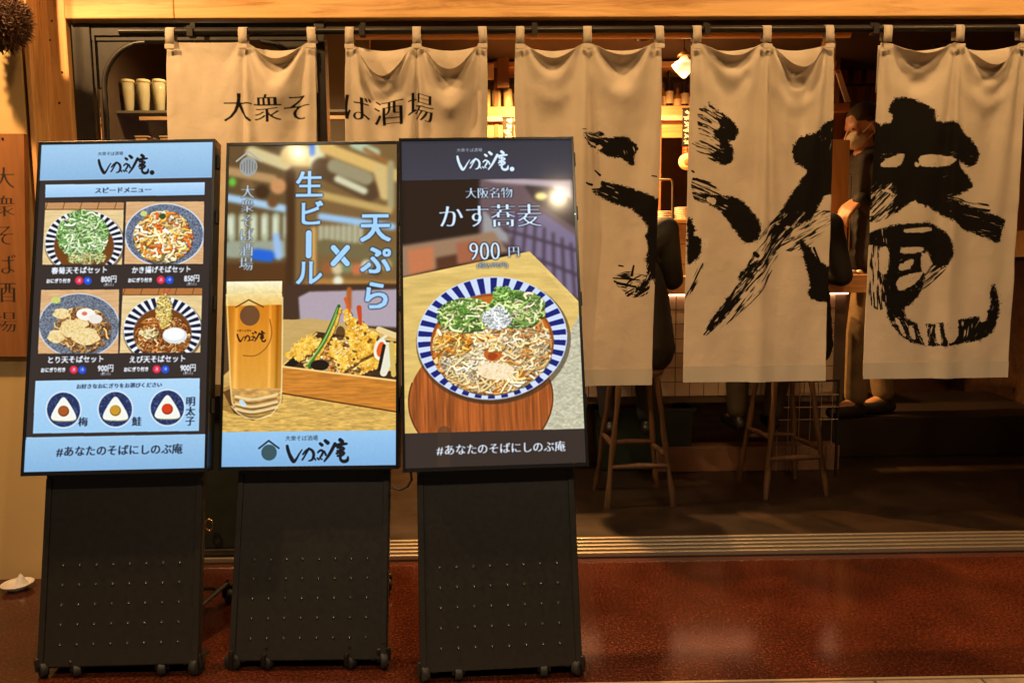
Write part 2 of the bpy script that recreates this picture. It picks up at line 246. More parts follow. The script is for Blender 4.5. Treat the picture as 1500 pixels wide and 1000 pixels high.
  [2206,69,-59,-202,-141,300,170,78,-7,-71,-72,27,29,11,29,38,43,42,37,32,28,25,22,20,18,17,15,15,13,12,9,7,4,2,0,-2,-3,-5,-7,-8,-9,-10,-11,-12,-13,-14,-14,-14,-15,-16,-17,-18,-18,-19,-18,-19,-19,101,70,43,12,8,89,-67,-234,-205,-128,66,278,284,231,29,-170,-300,-173,47,43,-13,10,41,11,-5,17,3,-82,-52,47,16,-56,-183,-57,50,111,64,-56,-52,35,5,13,50,72,103],
  [1125,168,-72,-174,224,46,-165,-300,-217,-11,125,100,95,85,58,43,27,26,26,28,31,34,35,36,34,33,30,26,22,17,13,9,7,3,1,-2,-4,-6,-7,-8,-9,-12,-12,-14,-16,-18,-17,-18,-19,-21,-21,-23,-25,-25,-26,-27,-27,102,91,64,48,17,-56,-288,-210,94,192,9,-191,-152,-59,217,268,-13,-300,-178,32,-7,26,29,30,3,25,-137,-108,109,206,97,64,1,-90,-37,83,111,-29,-201,-90,17,47,61,78,101]],
 [[323940,-287,-287,-287,-287,-287,-287,-288,-288,-288,-288,-288,-289,-289,-289,-290,-290,-290,-290,-291,-291,-291,-291,-292,-292,-292,-293,-293,-293,-293,-294,-294,-294,-294,-295,-295,-295,-295,-296,-296,-296,-296,-297,-297,-297,-297,-298,-298,-298,-298,-299,-299,-299,-299,-300,-300,-300,292,278,265,251,238,224,210,197,183,169,155,141,127,114,100,86,72,59,46,32,19,6,-2,-14,-27,-41,-54,-68,-82,-95,-109,-123,-137,-151,-165,-178,-192,-206,-219,-233,-246,-260,-273,-287,-300],
  [2970,-300,-269,-230,-210,-200,-184,-156,-127,-94,-60,-31,0,32,53,74,95,110,125,137,147,156,162,167,169,169,168,165,160,155,147,140,132,122,111,99,89,76,63,50,36,22,8,-8,-24,-39,-54,-68,-82,-97,-111,-126,-142,-158,-176,-189,-203,-288,-223,-140,-36,-27,-18,10,43,73,95,109,115,116,119,134,170,217,264,264,223,261,267,-139,-300,-250,-247,-243,-212,-171,-143,-131,-126,-123,-120,-113,-95,-69,-33,1,35,65,63,87,188,208],
  [2044,300,255,210,216,222,216,203,200,195,203,205,205,202,200,192,187,179,168,156,141,123,104,85,66,45,25,6,-10,-27,-44,-57,-68,-79,-91,-102,-111,-122,-130,-140,-148,-155,-161,-170,-180,-187,-193,-196,-203,-209,-215,-219,-225,-231,-234,-234,-238,206,207,106,-9,-64,-101,-117,-127,-129,-112,-81,-38,8,42,66,77,106,158,223,227,186,263,-233,-48,13,-9,-8,3,5,8,26,65,112,156,183,189,180,154,120,86,58,9,-122,-227,-300],
  [1251,300,201,99,115,180,103,-13,-117,-180,-208,-195,-181,-166,-154,-139,-119,-89,-64,-38,-10,15,34,49,52,69,70,80,82,81,91,88,82,72,59,59,53,48,41,45,38,26,17,13,15,3,-5,-19,-26,-31,-40,-55,-64,-77,-86,-98,-100,180,-14,-45,-112,55,13,-6,-19,-47,-59,-56,-42,-25,15,78,118,129,67,-20,48,50,-300,298,-13,53,73,-77,-189,-197,-142,-70,-39,-39,-22,15,72,106,80,35,56,52,-86,98,12,-48]],
 [[14720,279,189,53,-88,-162,-121,-36,42,106,146,159,154,142,111,70,30,-6,-40,-71,-100,-125,-149,-171,-189,-205,-219,-232,-242,-251,-258,-264,-269,-274,-278,-282,-285,-288,-290,-291,-293,-295,-296,-298,-299,-300,-300,-299,-299,-298,-297,-295,-292,-291,-290,-287,-282,-55,-29,-2,25,40,22,-16,-48,-69,-79,-81,-81,-75,-62,-34,7,68,141,222,293,300,195,3,-160,-239,-242,-211,-180,-154,-131,-109,-96,-89,-88,-97,-105,-108,-102,-81,-43,6,44,43,16,-23],
  [16877,-300,-226,-103,60,200,208,126,37,-55,-135,-194,-235,-268,-265,-242,-220,-200,-180,-163,-146,-132,-118,-106,-95,-85,-77,-70,-64,-59,-55,-51,-47,-45,-42,-40,-38,-36,-35,-34,-32,-30,-29,-27,-25,-23,-21,-19,-17,-15,-13,-9,-7,-4,0,2,4,-42,-22,48,80,-15,-91,-74,-8,65,119,149,157,135,94,40,-18,-44,-8,89,199,255,177,-78,-231,-212,-118,-12,89,174,239,278,295,300,299,275,234,166,70,-36,-120,-125,-35,72,63,-37],
  [8589,-300,-151,55,201,139,-45,-156,-238,-276,-251,-171,-79,1,52,80,102,121,136,145,149,148,145,138,127,114,100,85,70,54,40,26,14,2,-10,-20,-28,-38,-44,-51,-58,-63,-68,-73,-78,-82,-83,-86,-87,-89,-91,-91,-93,-94,-96,-94,-95,-28,-12,-11,-106,-99,64,223,294,295,258,226,210,231,266,300,285,221,151,145,156,103,71,69,59,2,-35,-3,29,14,-55,-129,-179,-183,-141,-62,48,163,245,277,216,81,-56,-72,-24,2],
  [8432,229,177,100,1,-168,-285,-300,-298,-268,-219,-167,-110,-51,-40,-55,-68,-74,-80,-82,-83,-81,-79,-74,-69,-62,-55,-48,-43,-39,-34,-29,-25,-21,-16,-12,-8,-2,2,7,11,15,19,23,28,33,36,41,43,46,48,51,55,59,58,56,57,-36,-4,119,39,-78,-36,33,57,45,12,-26,-56,-67,-65,-65,-84,-144,-219,-198,9,200,166,-242,-300,-53,157,222,183,78,-29,-115,-156,-168,-158,-112,-35,43,96,85,-3,-147,-187,59,150,-82],
  [3407,-173,-76,93,300,296,125,39,-46,-89,-58,24,131,211,241,226,201,165,118,69,15,-34,-81,-120,-150,-174,-191,-199,-200,-196,-188,-175,-156,-138,-117,-103,-84,-66,-49,-31,-13,4,23,41,55,66,80,93,105,119,132,148,163,172,186,186,185,48,2,-81,69,177,149,87,31,-3,6,6,7,51,115,151,143,64,-47,-63,-75,-77,-116,-26,-144,-256,-115,120,251,221,105,1,-57,-80,-90,-86,-75,-91,-142,-190,-135,67,300,134,-59,28],
  [3737,300,206,129,207,274,184,156,61,-57,-126,-114,-39,64,80,34,-6,-27,-44,-51,-55,-50,-41,-26,-11,7,23,35,44,52,53,54,57,55,52,48,41,35,30,26,21,14,7,-1,-10,-17,-19,-22,-28,-30,-34,-40,-43,-53,-46,-50,-59,65,-29,-68,154,-89,-300,-261,-127,-12,63,66,47,45,20,-39,-127,-178,-82,115,144,-91,-103,285,143,-54,-109,-28,79,107,-7,-133,-216,-225,-157,-16,156,233,143,-57,-245,-234,52,38,-155,138],
  [3408,210,-34,-300,-287,-2,74,140,91,-64,-203,-193,-102,-7,38,48,56,70,78,81,76,67,57,44,31,22,10,-2,-12,-22,-28,-32,-37,-42,-45,-48,-50,-48,-45,-40,-35,-29,-27,-24,-19,-10,-9,-7,0,4,12,23,36,52,58,67,77,-47,22,31,-197,-8,7,-58,-69,-40,68,180,174,162,132,0,-187,-268,-182,-86,-139,17,29,-156,12,48,-236,-300,-115,90,122,9,-84,-114,-105,-43,17,-11,-128,-110,86,249,-42,-90,77,-89],
  [1072,216,251,279,227,100,124,-25,-54,111,254,109,-113,-291,-300,-213,-114,-29,47,117,173,208,215,207,194,155,117,78,39,2,-39,-66,-93,-116,-128,-136,-152,-159,-157,-155,-144,-134,-121,-99,-83,-61,-44,-25,-6,19,41,79,101,160,209,250,299,81,-17,-90,-41,-300,-139,132,262,210,-42,-181,-162,-101,-61,-51,-110,-196,-225,-108,60,-91,-166,124,-137,-276,-190,-115,-90,-46,130,181,71,12,49,-15,-107,-101,113,295,218,74,157,63,-187,97]],
 [[24038,300,265,214,160,124,110,102,94,87,83,80,77,75,75,76,77,78,79,80,81,83,84,86,88,89,91,93,94,96,98,99,101,103,104,106,107,109,110,112,113,115,116,117,118,119,120,121,122,123,124,125,125,126,126,127,127,-99,-104,-108,-114,-130,-149,-170,-192,-216,-235,-251,-257,-253,-244,-231,-212,-193,-176,-161,-149,-140,-140,-141,-148,-164,-182,-204,-227,-250,-272,-288,-298,-300,-293,-278,-257,-233,-206,-180,-156,-136,-118,-111,-107,-102],
  [10838,-300,-277,-235,-168,-111,-92,-79,-66,-51,-38,-27,-16,-6,1,6,11,16,21,25,29,33,37,40,44,47,50,52,55,57,60,62,64,66,68,69,71,73,74,75,77,78,79,80,81,82,83,84,84,85,85,86,87,87,87,87,88,-229,-229,-233,-230,-186,-136,-77,-12,59,118,164,174,151,112,57,-15,-88,-154,-209,-251,-287,-295,-300,-280,-225,-161,-87,-2,82,160,219,260,274,258,219,158,88,7,-71,-137,-194,-240,-243,-241,-239],
  [2735,-244,-102,124,300,12,-58,11,74,110,107,84,55,14,6,7,8,7,7,6,4,4,3,3,3,2,1,1,1,1,1,1,0,0,0,-1,-2,-2,-3,-3,-3,-3,-4,-5,-5,-5,-5,-5,-6,-7,-7,-7,-7,-8,-7,-7,-7,40,-1,-22,-54,-21,-48,-6,97,176,157,25,67,166,221,211,151,51,-45,-81,-64,-86,-54,-44,-65,-43,-67,20,106,71,-84,-204,-289,-300,-204,-82,83,172,148,36,-34,-15,-51,-11,21,51],
  [1072,87,-143,-300,0,269,59,-27,-39,34,100,131,143,137,131,125,121,115,108,103,97,90,86,82,76,69,60,50,41,32,24,18,10,6,0,-7,-13,-18,-22,-29,-32,-35,-40,-43,-46,-49,-50,-52,-52,-56,-59,-60,-64,-65,-67,-67,-68,283,186,100,19,9,7,-112,-176,-71,58,170,172,98,39,-20,-150,-188,-129,-82,-71,-34,-20,-35,-48,-33,-73,-190,-121,13,98,59,-41,-69,46,108,87,0,-142,-145,-6,4,26,119,218,300],
  [636,-168,65,160,-288,-300,133,227,207,104,35,-3,8,73,89,86,86,84,82,77,71,69,68,65,60,55,50,42,34,33,28,24,18,12,8,5,-3,-8,-11,-17,-20,-20,-25,-29,-33,-35,-34,-38,-43,-43,-46,-49,-52,-55,-55,-56,-56,275,152,49,-55,-71,-42,202,271,129,2,63,-62,-137,-142,-54,118,135,-50,-194,-137,-143,-121,-134,-133,-183,-42,169,28,-169,-174,-87,183,261,40,-113,-222,-126,137,228,-20,-73,-43,73,194,300]],
 [[308786,-284,-284,-284,-285,-285,-285,-285,-286,-286,-286,-287,-287,-287,-287,-288,-288,-288,-289,-289,-289,-290,-290,-290,-291,-291,-291,-292,-292,-292,-292,-293,-293,-293,-294,-294,-294,-295,-295,-295,-295,-296,-296,-296,-297,-297,-297,-297,-298,-298,-298,-299,-299,-299,-299,-300,-300,300,286,273,259,245,231,217,203,189,175,161,147,133,119,105,91,77,63,49,35,21,9,-2,-14,-26,-37,-49,-63,-76,-90,-104,-118,-132,-146,-160,-174,-188,-202,-215,-229,-242,-256,-269,-283,-296],
  [5118,-300,-282,-260,-249,-252,-248,-235,-219,-206,-196,-186,-173,-146,-119,-96,-81,-66,-51,-36,-19,-5,11,26,38,48,60,70,77,84,90,97,102,107,111,114,117,117,118,119,119,118,118,118,116,115,113,110,108,105,104,101,98,96,92,88,84,-58,-45,24,78,94,105,118,129,136,140,135,122,98,70,48,36,33,36,37,33,0,-123,-251,-33,52,-72,-160,-158,-123,-84,-53,-48,-55,-76,-87,-83,-54,-24,24,68,103,157,272,300,297],
  [3925,174,151,121,100,85,83,70,56,33,10,-13,-42,-80,-115,-146,-163,-178,-189,-198,-205,-208,-209,-206,-204,-200,-190,-181,-168,-156,-142,-127,-115,-99,-83,-66,-47,-30,-12,6,25,43,63,82,98,115,131,150,168,186,201,218,236,251,271,286,300,120,112,81,74,88,82,68,54,35,13,-5,-23,-37,-51,-65,-82,-105,-127,-142,-166,-242,-300,-172,-74,77,264,201,145,124,101,76,61,52,42,30,15,1,-4,-9,-10,22,67,34,25,3],
  [2380,-149,-155,-154,-131,-149,-173,-142,-73,40,160,272,300,251,186,122,101,86,73,53,33,16,-6,-19,-32,-42,-52,-62,-66,-70,-70,-69,-68,-69,-68,-67,-68,-64,-61,-57,-50,-44,-39,-32,-20,-11,-2,10,21,30,41,53,68,80,94,108,126,8,39,126,22,39,52,42,70,108,119,95,72,50,35,14,-15,-28,1,42,31,-29,90,109,-101,-300,-117,-17,-59,55,195,241,214,162,126,94,62,45,72,33,-12,69,-31,-38,17,93]],
 [[20640,-169,-99,-3,70,88,44,-15,-65,-87,-86,-73,-53,-29,-8,6,19,32,47,64,83,102,121,139,156,171,187,202,214,226,236,245,252,259,264,269,275,278,283,287,290,292,295,297,297,298,298,299,300,300,299,297,296,295,292,290,290,-29,6,34,42,28,4,-13,-15,-8,2,11,21,28,37,46,61,81,100,112,97,25,-100,-241,-300,-229,-89,35,98,104,81,55,36,24,13,3,-8,-19,-20,-2,34,66,69,38,-7,-55],
  [22284,-300,-213,-77,80,203,205,134,75,54,48,36,35,56,71,66,46,22,1,-17,-32,-44,-53,-60,-65,-68,-69,-69,-66,-63,-58,-52,-46,-41,-35,-29,-24,-19,-14,-9,-5,-1,4,7,10,13,16,19,22,24,26,28,31,33,35,37,38,11,5,-18,-81,-9,79,115,131,146,162,179,190,193,192,181,148,94,22,-54,-112,-87,11,58,28,68,-35,-123,-82,36,158,238,273,280,283,294,300,297,270,205,97,-46,-87,-4,3,7],
  [11276,-72,-84,-93,-70,-11,8,-9,-5,51,111,140,165,215,266,292,300,297,288,276,260,244,224,202,180,157,134,113,93,75,59,44,32,21,11,2,-6,-13,-19,-25,-30,-35,-40,-44,-47,-50,-54,-59,-61,-64,-65,-66,-68,-69,-73,-74,-74,-59,60,128,1,-141,-159,-90,2,75,108,114,99,70,33,-12,-62,-96,-90,-22,110,234,204,-36,-214,60,300,232,43,-98,-139,-103,-32,53,121,163,159,89,-45,-184,-232,-116,109,154,31,-53],
  [9460,259,171,46,-76,-165,-80,54,207,300,300,258,193,125,67,53,46,37,25,8,-10,-29,-45,-59,-69,-77,-80,-81,-80,-76,-71,-64,-56,-48,-39,-30,-19,-10,-2,7,16,24,31,39,47,55,62,68,73,80,87,95,102,108,114,124,130,-18,30,27,-111,-95,30,137,136,62,-43,-128,-170,-187,-176,-146,-111,-87,-78,-89,-84,-43,-50,-171,-300,-123,-86,-185,-245,-231,-176,-105,-68,-49,-29,13,80,190,242,171,-19,-141,-71,54,0,-48],
  [6105,-85,13,161,277,99,-260,-300,-217,-189,-87,124,258,235,134,15,-23,-28,-22,-22,-21,-22,-32,-35,-38,-40,-40,-39,-37,-35,-35,-30,-29,-27,-24,-20,-17,-13,-9,-7,-1,1,6,9,9,12,13,13,13,15,18,19,23,22,25,28,26,24,-9,-23,-18,-33,-72,18,178,279,292,213,110,50,53,109,160,163,113,78,31,-43,-53,24,59,-6,-69,-10,54,41,-43,-177,-284,-300,-260,-149,16,167,127,-29,-80,-21,-34,-26,-3,14],
  [3949,-140,63,290,300,93,27,87,211,257,230,198,138,24,-85,-112,-111,-96,-79,-64,-51,-39,-23,-5,15,34,55,77,91,104,115,125,129,131,128,125,117,109,99,88,72,59,40,22,9,-10,-26,-44,-63,-83,-98,-118,-138,-154,-177,-190,-209,-54,26,58,-81,85,142,153,126,61,-25,-105,-166,-158,-142,-69,7,61,78,43,56,139,268,164,-140,234,246,259,264,214,123,52,-6,-55,-91,-84,-61,76,222,300,266,151,-7,172,48,-101],
  [3300,249,126,-21,-37,157,112,223,207,-113,-300,-125,148,255,230,72,-7,-47,-63,-70,-64,-51,-41,-25,-15,-3,10,22,26,32,35,38,38,38,35,31,26,23,19,16,14,10,2,1,-1,-3,-1,-7,-11,-14,-20,-22,-17,-16,-16,-18,-15,-37,31,49,-114,-27,82,-5,-180,-268,-96,94,171,191,240,256,141,-130,-270,-193,-105,45,128,-6,-249,65,84,-74,-173,-132,162,233,-51,-252,-300,-219,-75,5,2,48,79,-45,-51,130,27,-79],
  [2298,231,119,32,145,300,291,74,-193,-90,126,164,46,-63,-130,-97,-68,-35,-4,33,58,75,83,80,81,76,64,43,28,13,2,-12,-19,-25,-35,-44,-50,-56,-58,-61,-55,-50,-42,-43,-37,-36,-27,-13,-1,7,15,26,35,45,54,84,93,15,58,61,-128,75,-5,-299,-298,-3,150,73,-64,-139,-167,-70,117,300,162,-86,-206,-137,135,110,-273,217,-37,-261,-157,136,112,-179,-137,12,111,162,50,-65,-174,-152,101,48,-149,153,58,-78]],
 [[32090,300,266,216,164,122,105,95,84,78,74,70,67,66,65,64,65,65,66,67,68,69,70,71,73,74,75,76,78,79,80,81,82,84,85,86,87,88,90,91,92,93,94,95,96,96,97,98,99,99,100,100,101,101,102,102,102,-81,-84,-87,-92,-107,-123,-141,-162,-185,-206,-224,-237,-243,-242,-234,-220,-202,-182,-163,-145,-129,-114,-107,-106,-110,-124,-147,-174,-205,-236,-264,-285,-298,-300,-287,-265,-235,-202,-169,-138,-114,-92,-86,-82,-77],
  [10723,-300,-284,-250,-186,-118,-88,-74,-55,-42,-30,-18,-7,2,10,17,23,28,32,36,41,45,48,52,56,59,62,65,68,71,74,76,78,81,83,85,87,88,90,92,93,94,96,97,98,100,101,102,103,103,104,105,106,106,107,107,107,-240,-243,-246,-245,-212,-175,-128,-73,-13,43,91,128,137,130,99,50,-9,-76,-137,-194,-243,-285,-298,-300,-298,-267,-206,-126,-29,70,162,230,275,288,256,199,117,27,-62,-138,-196,-245,-244,-237,-234],
  [3302,258,84,-155,-300,-97,41,-7,-17,-45,-49,-26,-1,6,13,25,26,22,20,18,16,15,12,11,9,9,9,8,7,6,5,3,2,1,-1,-2,-3,-4,-4,-5,-6,-6,-6,-7,-7,-8,-8,-9,-8,-8,-8,-9,-10,-9,-10,-10,-10,41,51,58,69,40,56,16,-68,-127,-126,-69,24,5,18,-47,-111,-125,-77,19,75,47,69,66,56,83,52,0,-68,-142,-94,47,147,267,300,154,-17,-220,-275,-225,-138,-35,65,59,55,34],
  [1578,-44,103,196,-42,-300,-2,35,49,-26,-67,-75,-62,-70,-75,-59,-51,-52,-48,-45,-41,-37,-35,-32,-31,-27,-26,-22,-20,-16,-13,-10,-6,-3,0,3,6,9,11,12,14,16,18,20,22,23,25,25,26,27,28,29,30,31,31,32,33,-207,-141,-82,-9,7,17,166,221,115,3,-75,-142,-159,-143,-87,-23,98,255,227,33,15,50,-8,-56,15,64,22,157,66,-172,-241,-103,199,300,5,-195,-144,52,147,90,34,-19,-101,-172,-259],
  [1045,-168,-56,45,-64,-300,110,201,273,180,163,155,156,126,106,114,116,104,99,93,86,84,78,72,64,56,49,39,34,29,22,15,9,3,-4,-9,-17,-21,-24,-27,-31,-32,-36,-40,-43,-45,-50,-51,-53,-55,-55,-56,-58,-62,-63,-65,-66,231,137,52,-50,-65,-104,-21,33,27,-10,-52,-88,-136,-148,-145,-109,-24,40,8,-126,-123,-116,-60,9,-94,-110,-88,81,159,39,-49,-15,126,189,30,-5,67,107,70,2,2,-38,75,174,300]],
 [[317553,-286,-287,-287,-287,-288,-288,-288,-288,-288,-288,-289,-289,-289,-289,-290,-290,-290,-291,-291,-291,-291,-292,-292,-292,-292,-293,-293,-293,-293,-294,-294,-294,-295,-295,-295,-295,-295,-296,-296,-296,-296,-297,-297,-297,-297,-298,-298,-298,-298,-299,-299,-299,-299,-300,-300,-300,295,281,268,254,240,227,213,199,185,171,157,143,129,115,101,87,74,60,46,32,19,5,-7,-17,-29,-42,-55,-68,-81,-95,-109,-123,-136,-150,-164,-178,-192,-206,-219,-233,-246,-260,-273,-286,-300],
  [5159,-300,-268,-233,-228,-230,-216,-195,-175,-160,-152,-145,-129,-109,-91,-77,-69,-58,-43,-31,-18,-5,5,15,26,36,44,53,59,65,73,78,84,87,90,93,95,96,98,100,102,103,104,104,103,101,101,99,99,98,97,96,93,90,90,87,84,-80,-55,27,83,112,125,133,136,132,124,109,88,64,38,13,-7,-21,-35,-47,-66,-71,-64,-85,-97,-85,-23,-58,-79,-71,-52,-36,-29,-43,-65,-81,-77,-58,-31,3,39,70,103,176,279,300],
  [2817,147,143,132,111,96,96,88,65,42,15,-13,-48,-85,-115,-140,-153,-167,-180,-192,-197,-203,-205,-204,-200,-195,-188,-180,-169,-157,-141,-127,-113,-99,-83,-67,-50,-32,-15,2,20,36,57,75,93,110,128,144,163,179,193,212,228,247,267,284,300,169,154,104,86,93,79,59,42,22,2,-17,-37,-55,-73,-91,-110,-133,-165,-200,-227,-211,-221,-300,26,39,179,290,264,205,162,122,95,81,71,61,42,15,-4,-14,-22,-26,8,30,-19,-15],
  [1575,-225,-163,-100,-126,-248,-230,-130,-9,142,229,300,289,251,201,176,186,164,124,90,50,16,-8,-28,-48,-66,-78,-86,-101,-100,-108,-111,-108,-105,-100,-95,-91,-88,-80,-70,-59,-44,-39,-36,-27,-15,3,19,29,43,58,60,74,87,96,106,127,-47,14,110,8,21,53,34,23,25,29,24,22,21,19,12,3,-12,-33,-55,-26,45,-42,147,-27,-70,-300,-78,27,76,140,172,139,107,67,31,-11,-25,10,56,30,9,71,-123,-33,22]],
 [[13427,220,179,111,22,-64,-101,-93,-115,-163,-195,-206,-184,-160,-131,-98,-62,-26,9,44,77,107,136,162,184,204,221,235,248,259,268,275,280,286,289,292,294,296,297,299,299,300,300,300,299,297,296,295,293,291,289,285,282,276,273,270,269,-39,-6,20,46,26,-17,-54,-74,-83,-87,-87,-82,-80,-75,-68,-54,-32,12,76,154,214,174,24,-162,-300,-295,-170,-51,19,37,34,19,8,-4,-18,-35,-60,-76,-75,-37,29,75,52,12,-33],
  [21216,300,220,100,-36,-144,-146,-97,-81,-112,-132,-133,-118,-112,-103,-91,-72,-58,-49,-40,-32,-26,-21,-17,-14,-11,-10,-10,-11,-13,-15,-17,-19,-21,-24,-26,-28,-30,-32,-34,-35,-37,-38,-40,-41,-41,-41,-42,-43,-42,-42,-43,-42,-42,-40,-38,-37,46,-22,-57,40,51,-18,-87,-152,-208,-251,-277,-295,-300,-299,-286,-263,-229,-189,-149,-122,-108,-132,-115,187,222,103,69,48,15,-27,-72,-107,-128,-150,-160,-165,-159,-137,-98,-43,37,52,-66,-46,42],
  [8345,-113,-58,23,105,168,173,181,150,81,-4,-85,-132,-175,-212,-242,-273,-291,-298,-300,-295,-286,-273,-256,-238,-218,-196,-173,-150,-129,-108,-88,-70,-53,-37,-22,-9,5,15,27,37,46,55,63,71,79,85,92,98,102,107,110,113,118,124,125,130,60,-46,-125,-63,114,204,185,120,50,-11,-52,-75,-78,-62,-28,25,94,166,209,179,16,-174,-122,147,196,-92,-300,-292,-149,-4,88,106,80,22,-37,-80,-78,7,143,255,205,-9,-145,-80,56],
  [13234,-300,-189,-26,136,211,79,-54,-158,-177,-198,-235,-205,-142,-90,-57,-58,-44,-18,2,19,32,43,50,54,56,56,54,51,47,42,37,32,25,20,15,9,3,-2,-8,-13,-17,-22,-26,-31,-36,-41,-46,-51,-54,-58,-62,-66,-71,-77,-82,-88,19,-15,-26,74,113,65,-6,-37,-40,-31,-24,-23,-23,-21,-25,-36,-47,-49,-24,20,25,-43,-74,94,87,7,62,185,276,300,284,274,265,242,208,143,45,-53,-101,-31,81,95,-15,-27,17],
  [3672,-9,-154,-300,-250,-51,-57,-174,-274,-175,-108,-131,-100,8,96,130,92,70,70,57,43,22,0,-21,-46,-65,-82,-97,-105,-110,-114,-115,-110,-104,-97,-90,-79,-65,-53,-40,-27,-17,-3,10,24,36,46,56,66,78,84,93,105,127,131,146,150,36,-39,-73,111,-117,-192,-221,-194,-131,-52,13,65,87,76,52,-4,-87,-129,-96,-8,19,12,-300,257,30,-115,-189,-252,-222,-184,-123,2,103,146,230,229,164,94,-31,-89,-106,79,-92,-68,39],
  [6922,-7,-103,-231,-300,-156,74,21,-91,-51,71,145,56,-36,-89,-104,-95,-93,-84,-74,-59,-39,-22,-3,12,26,40,49,55,60,61,59,56,53,47,39,35,32,26,22,16,10,5,0,-8,-11,-15,-20,-24,-28,-36,-38,-40,-40,-52,-58,-64,-15,-14,-18,104,31,21,-1,-61,-54,32,112,167,175,148,112,60,-15,-51,-37,-37,-53,2,-161,107,-46,-24,16,-19,-4,44,27,3,-3,-22,-110,-231,-300,-231,-90,20,56,162,19,-20,-23],
  [3480,255,71,-142,-146,198,300,261,89,132,77,-158,-207,-103,20,82,17,-7,21,39,49,57,63,65,57,55,50,43,33,26,10,-2,-7,-12,-17,-25,-29,-29,-31,-33,-35,-36,-36,-40,-37,-32,-19,-13,-8,-5,2,4,8,14,23,19,38,-35,54,83,-98,-81,47,33,-18,-11,16,-4,-22,-26,-45,-57,-60,-63,-45,23,37,-97,-5,221,-152,9,224,-5,-225,-195,-116,-53,124,215,221,164,21,-202,-300,-185,-5,-96,-148,74,71,-28],
  [2638,-85,-81,-69,-43,-64,-254,-145,111,300,169,-130,-167,-104,-22,18,-14,-26,-14,-10,1,9,13,16,14,17,16,15,13,16,18,17,14,10,4,2,2,-1,-2,-2,-4,-8,-7,-6,-9,-11,-16,-19,-15,-14,-10,-5,-1,-1,6,19,14,-22,-12,-6,158,17,-72,-63,125,300,227,16,-159,-221,-209,-108,112,287,246,32,-86,-11,68,-197,141,-84,-40,119,175,21,-253,-262,45,165,88,26,53,-91,-157,-43,-54,-2,199,37,-11,-23]],
 [[24247,300,265,213,161,122,108,97,89,84,80,77,76,75,75,75,76,77,78,80,81,83,84,86,88,90,91,93,95,96,98,100,101,103,105,106,108,109,111,112,114,115,116,118,119,120,121,122,123,124,124,125,126,126,127,127,127,-102,-106,-110,-115,-131,-147,-163,-180,-197,-213,-225,-235,-239,-238,-232,-224,-211,-197,-182,-168,-155,-141,-135,-135,-137,-152,-172,-195,-221,-247,-272,-291,-300,-299,-288,-266,-239,-210,-182,-156,-134,-115,-109,-104,-99],
  [11414,-300,-276,-231,-164,-106,-90,-73,-57,-45,-33,-21,-13,-5,2,8,13,18,22,26,30,33,36,40,43,45,48,51,53,56,58,60,62,63,65,67,68,70,71,72,74,75,76,77,78,79,80,81,81,82,82,83,84,84,85,85,85,-225,-226,-228,-225,-179,-137,-93,-44,5,50,84,109,116,104,80,44,-5,-58,-112,-162,-207,-258,-280,-279,-275,-231,-169,-90,-2,93,186,259,296,300,271,208,126,36,-47,-120,-179,-226,-228,-224,-221],
  [2083,286,26,-281,-300,148,121,19,-45,-84,-64,-26,-20,-12,1,13,15,17,17,16,15,14,15,14,12,11,10,10,12,10,8,7,6,6,5,3,2,0,0,-1,-2,-4,-5,-5,-6,-7,-8,-8,-9,-9,-10,-10,-11,-11,-11,-12,-12,23,30,37,43,-7,11,-60,-98,-52,56,122,167,170,156,112,63,-46,-99,-84,0,20,37,31,39,53,18,25,-60,-233,-300,-197,20,123,128,129,-40,-194,-204,-67,50,4,47,34,30,24],
  [804,150,252,223,-207,-300,12,4,-80,-162,-187,-232,-250,-260,-260,-267,-257,-243,-225,-205,-188,-168,-153,-139,-125,-112,-99,-88,-75,-62,-47,-33,-21,-10,3,15,28,37,45,58,66,72,83,85,85,88,94,98,104,109,115,115,115,115,117,119,121,-230,-145,-71,13,0,34,78,43,3,8,36,85,112,62,36,28,28,63,111,103,57,55,21,-15,35,74,71,97,64,-54,-150,-126,-100,-57,-36,-59,-39,53,94,29,7,2,-106,-199,-300],
  [1108,-42,74,87,-254,-300,86,146,110,60,70,71,54,45,39,28,29,27,28,29,27,26,27,25,23,19,16,15,15,12,9,6,4,3,0,-2,-5,-6,-8,-9,-11,-11,-13,-14,-15,-16,-17,-17,-18,-19,-19,-19,-20,-20,-20,-21,-21,113,66,18,-36,-45,-24,53,-60,-139,-68,35,225,300,96,-38,-107,-193,-159,-29,-23,-68,-72,-53,-23,-55,-80,-106,131,216,37,-130,-84,-55,-92,-18,-28,4,204,247,-50,-75,-24,36,97,166]],
]
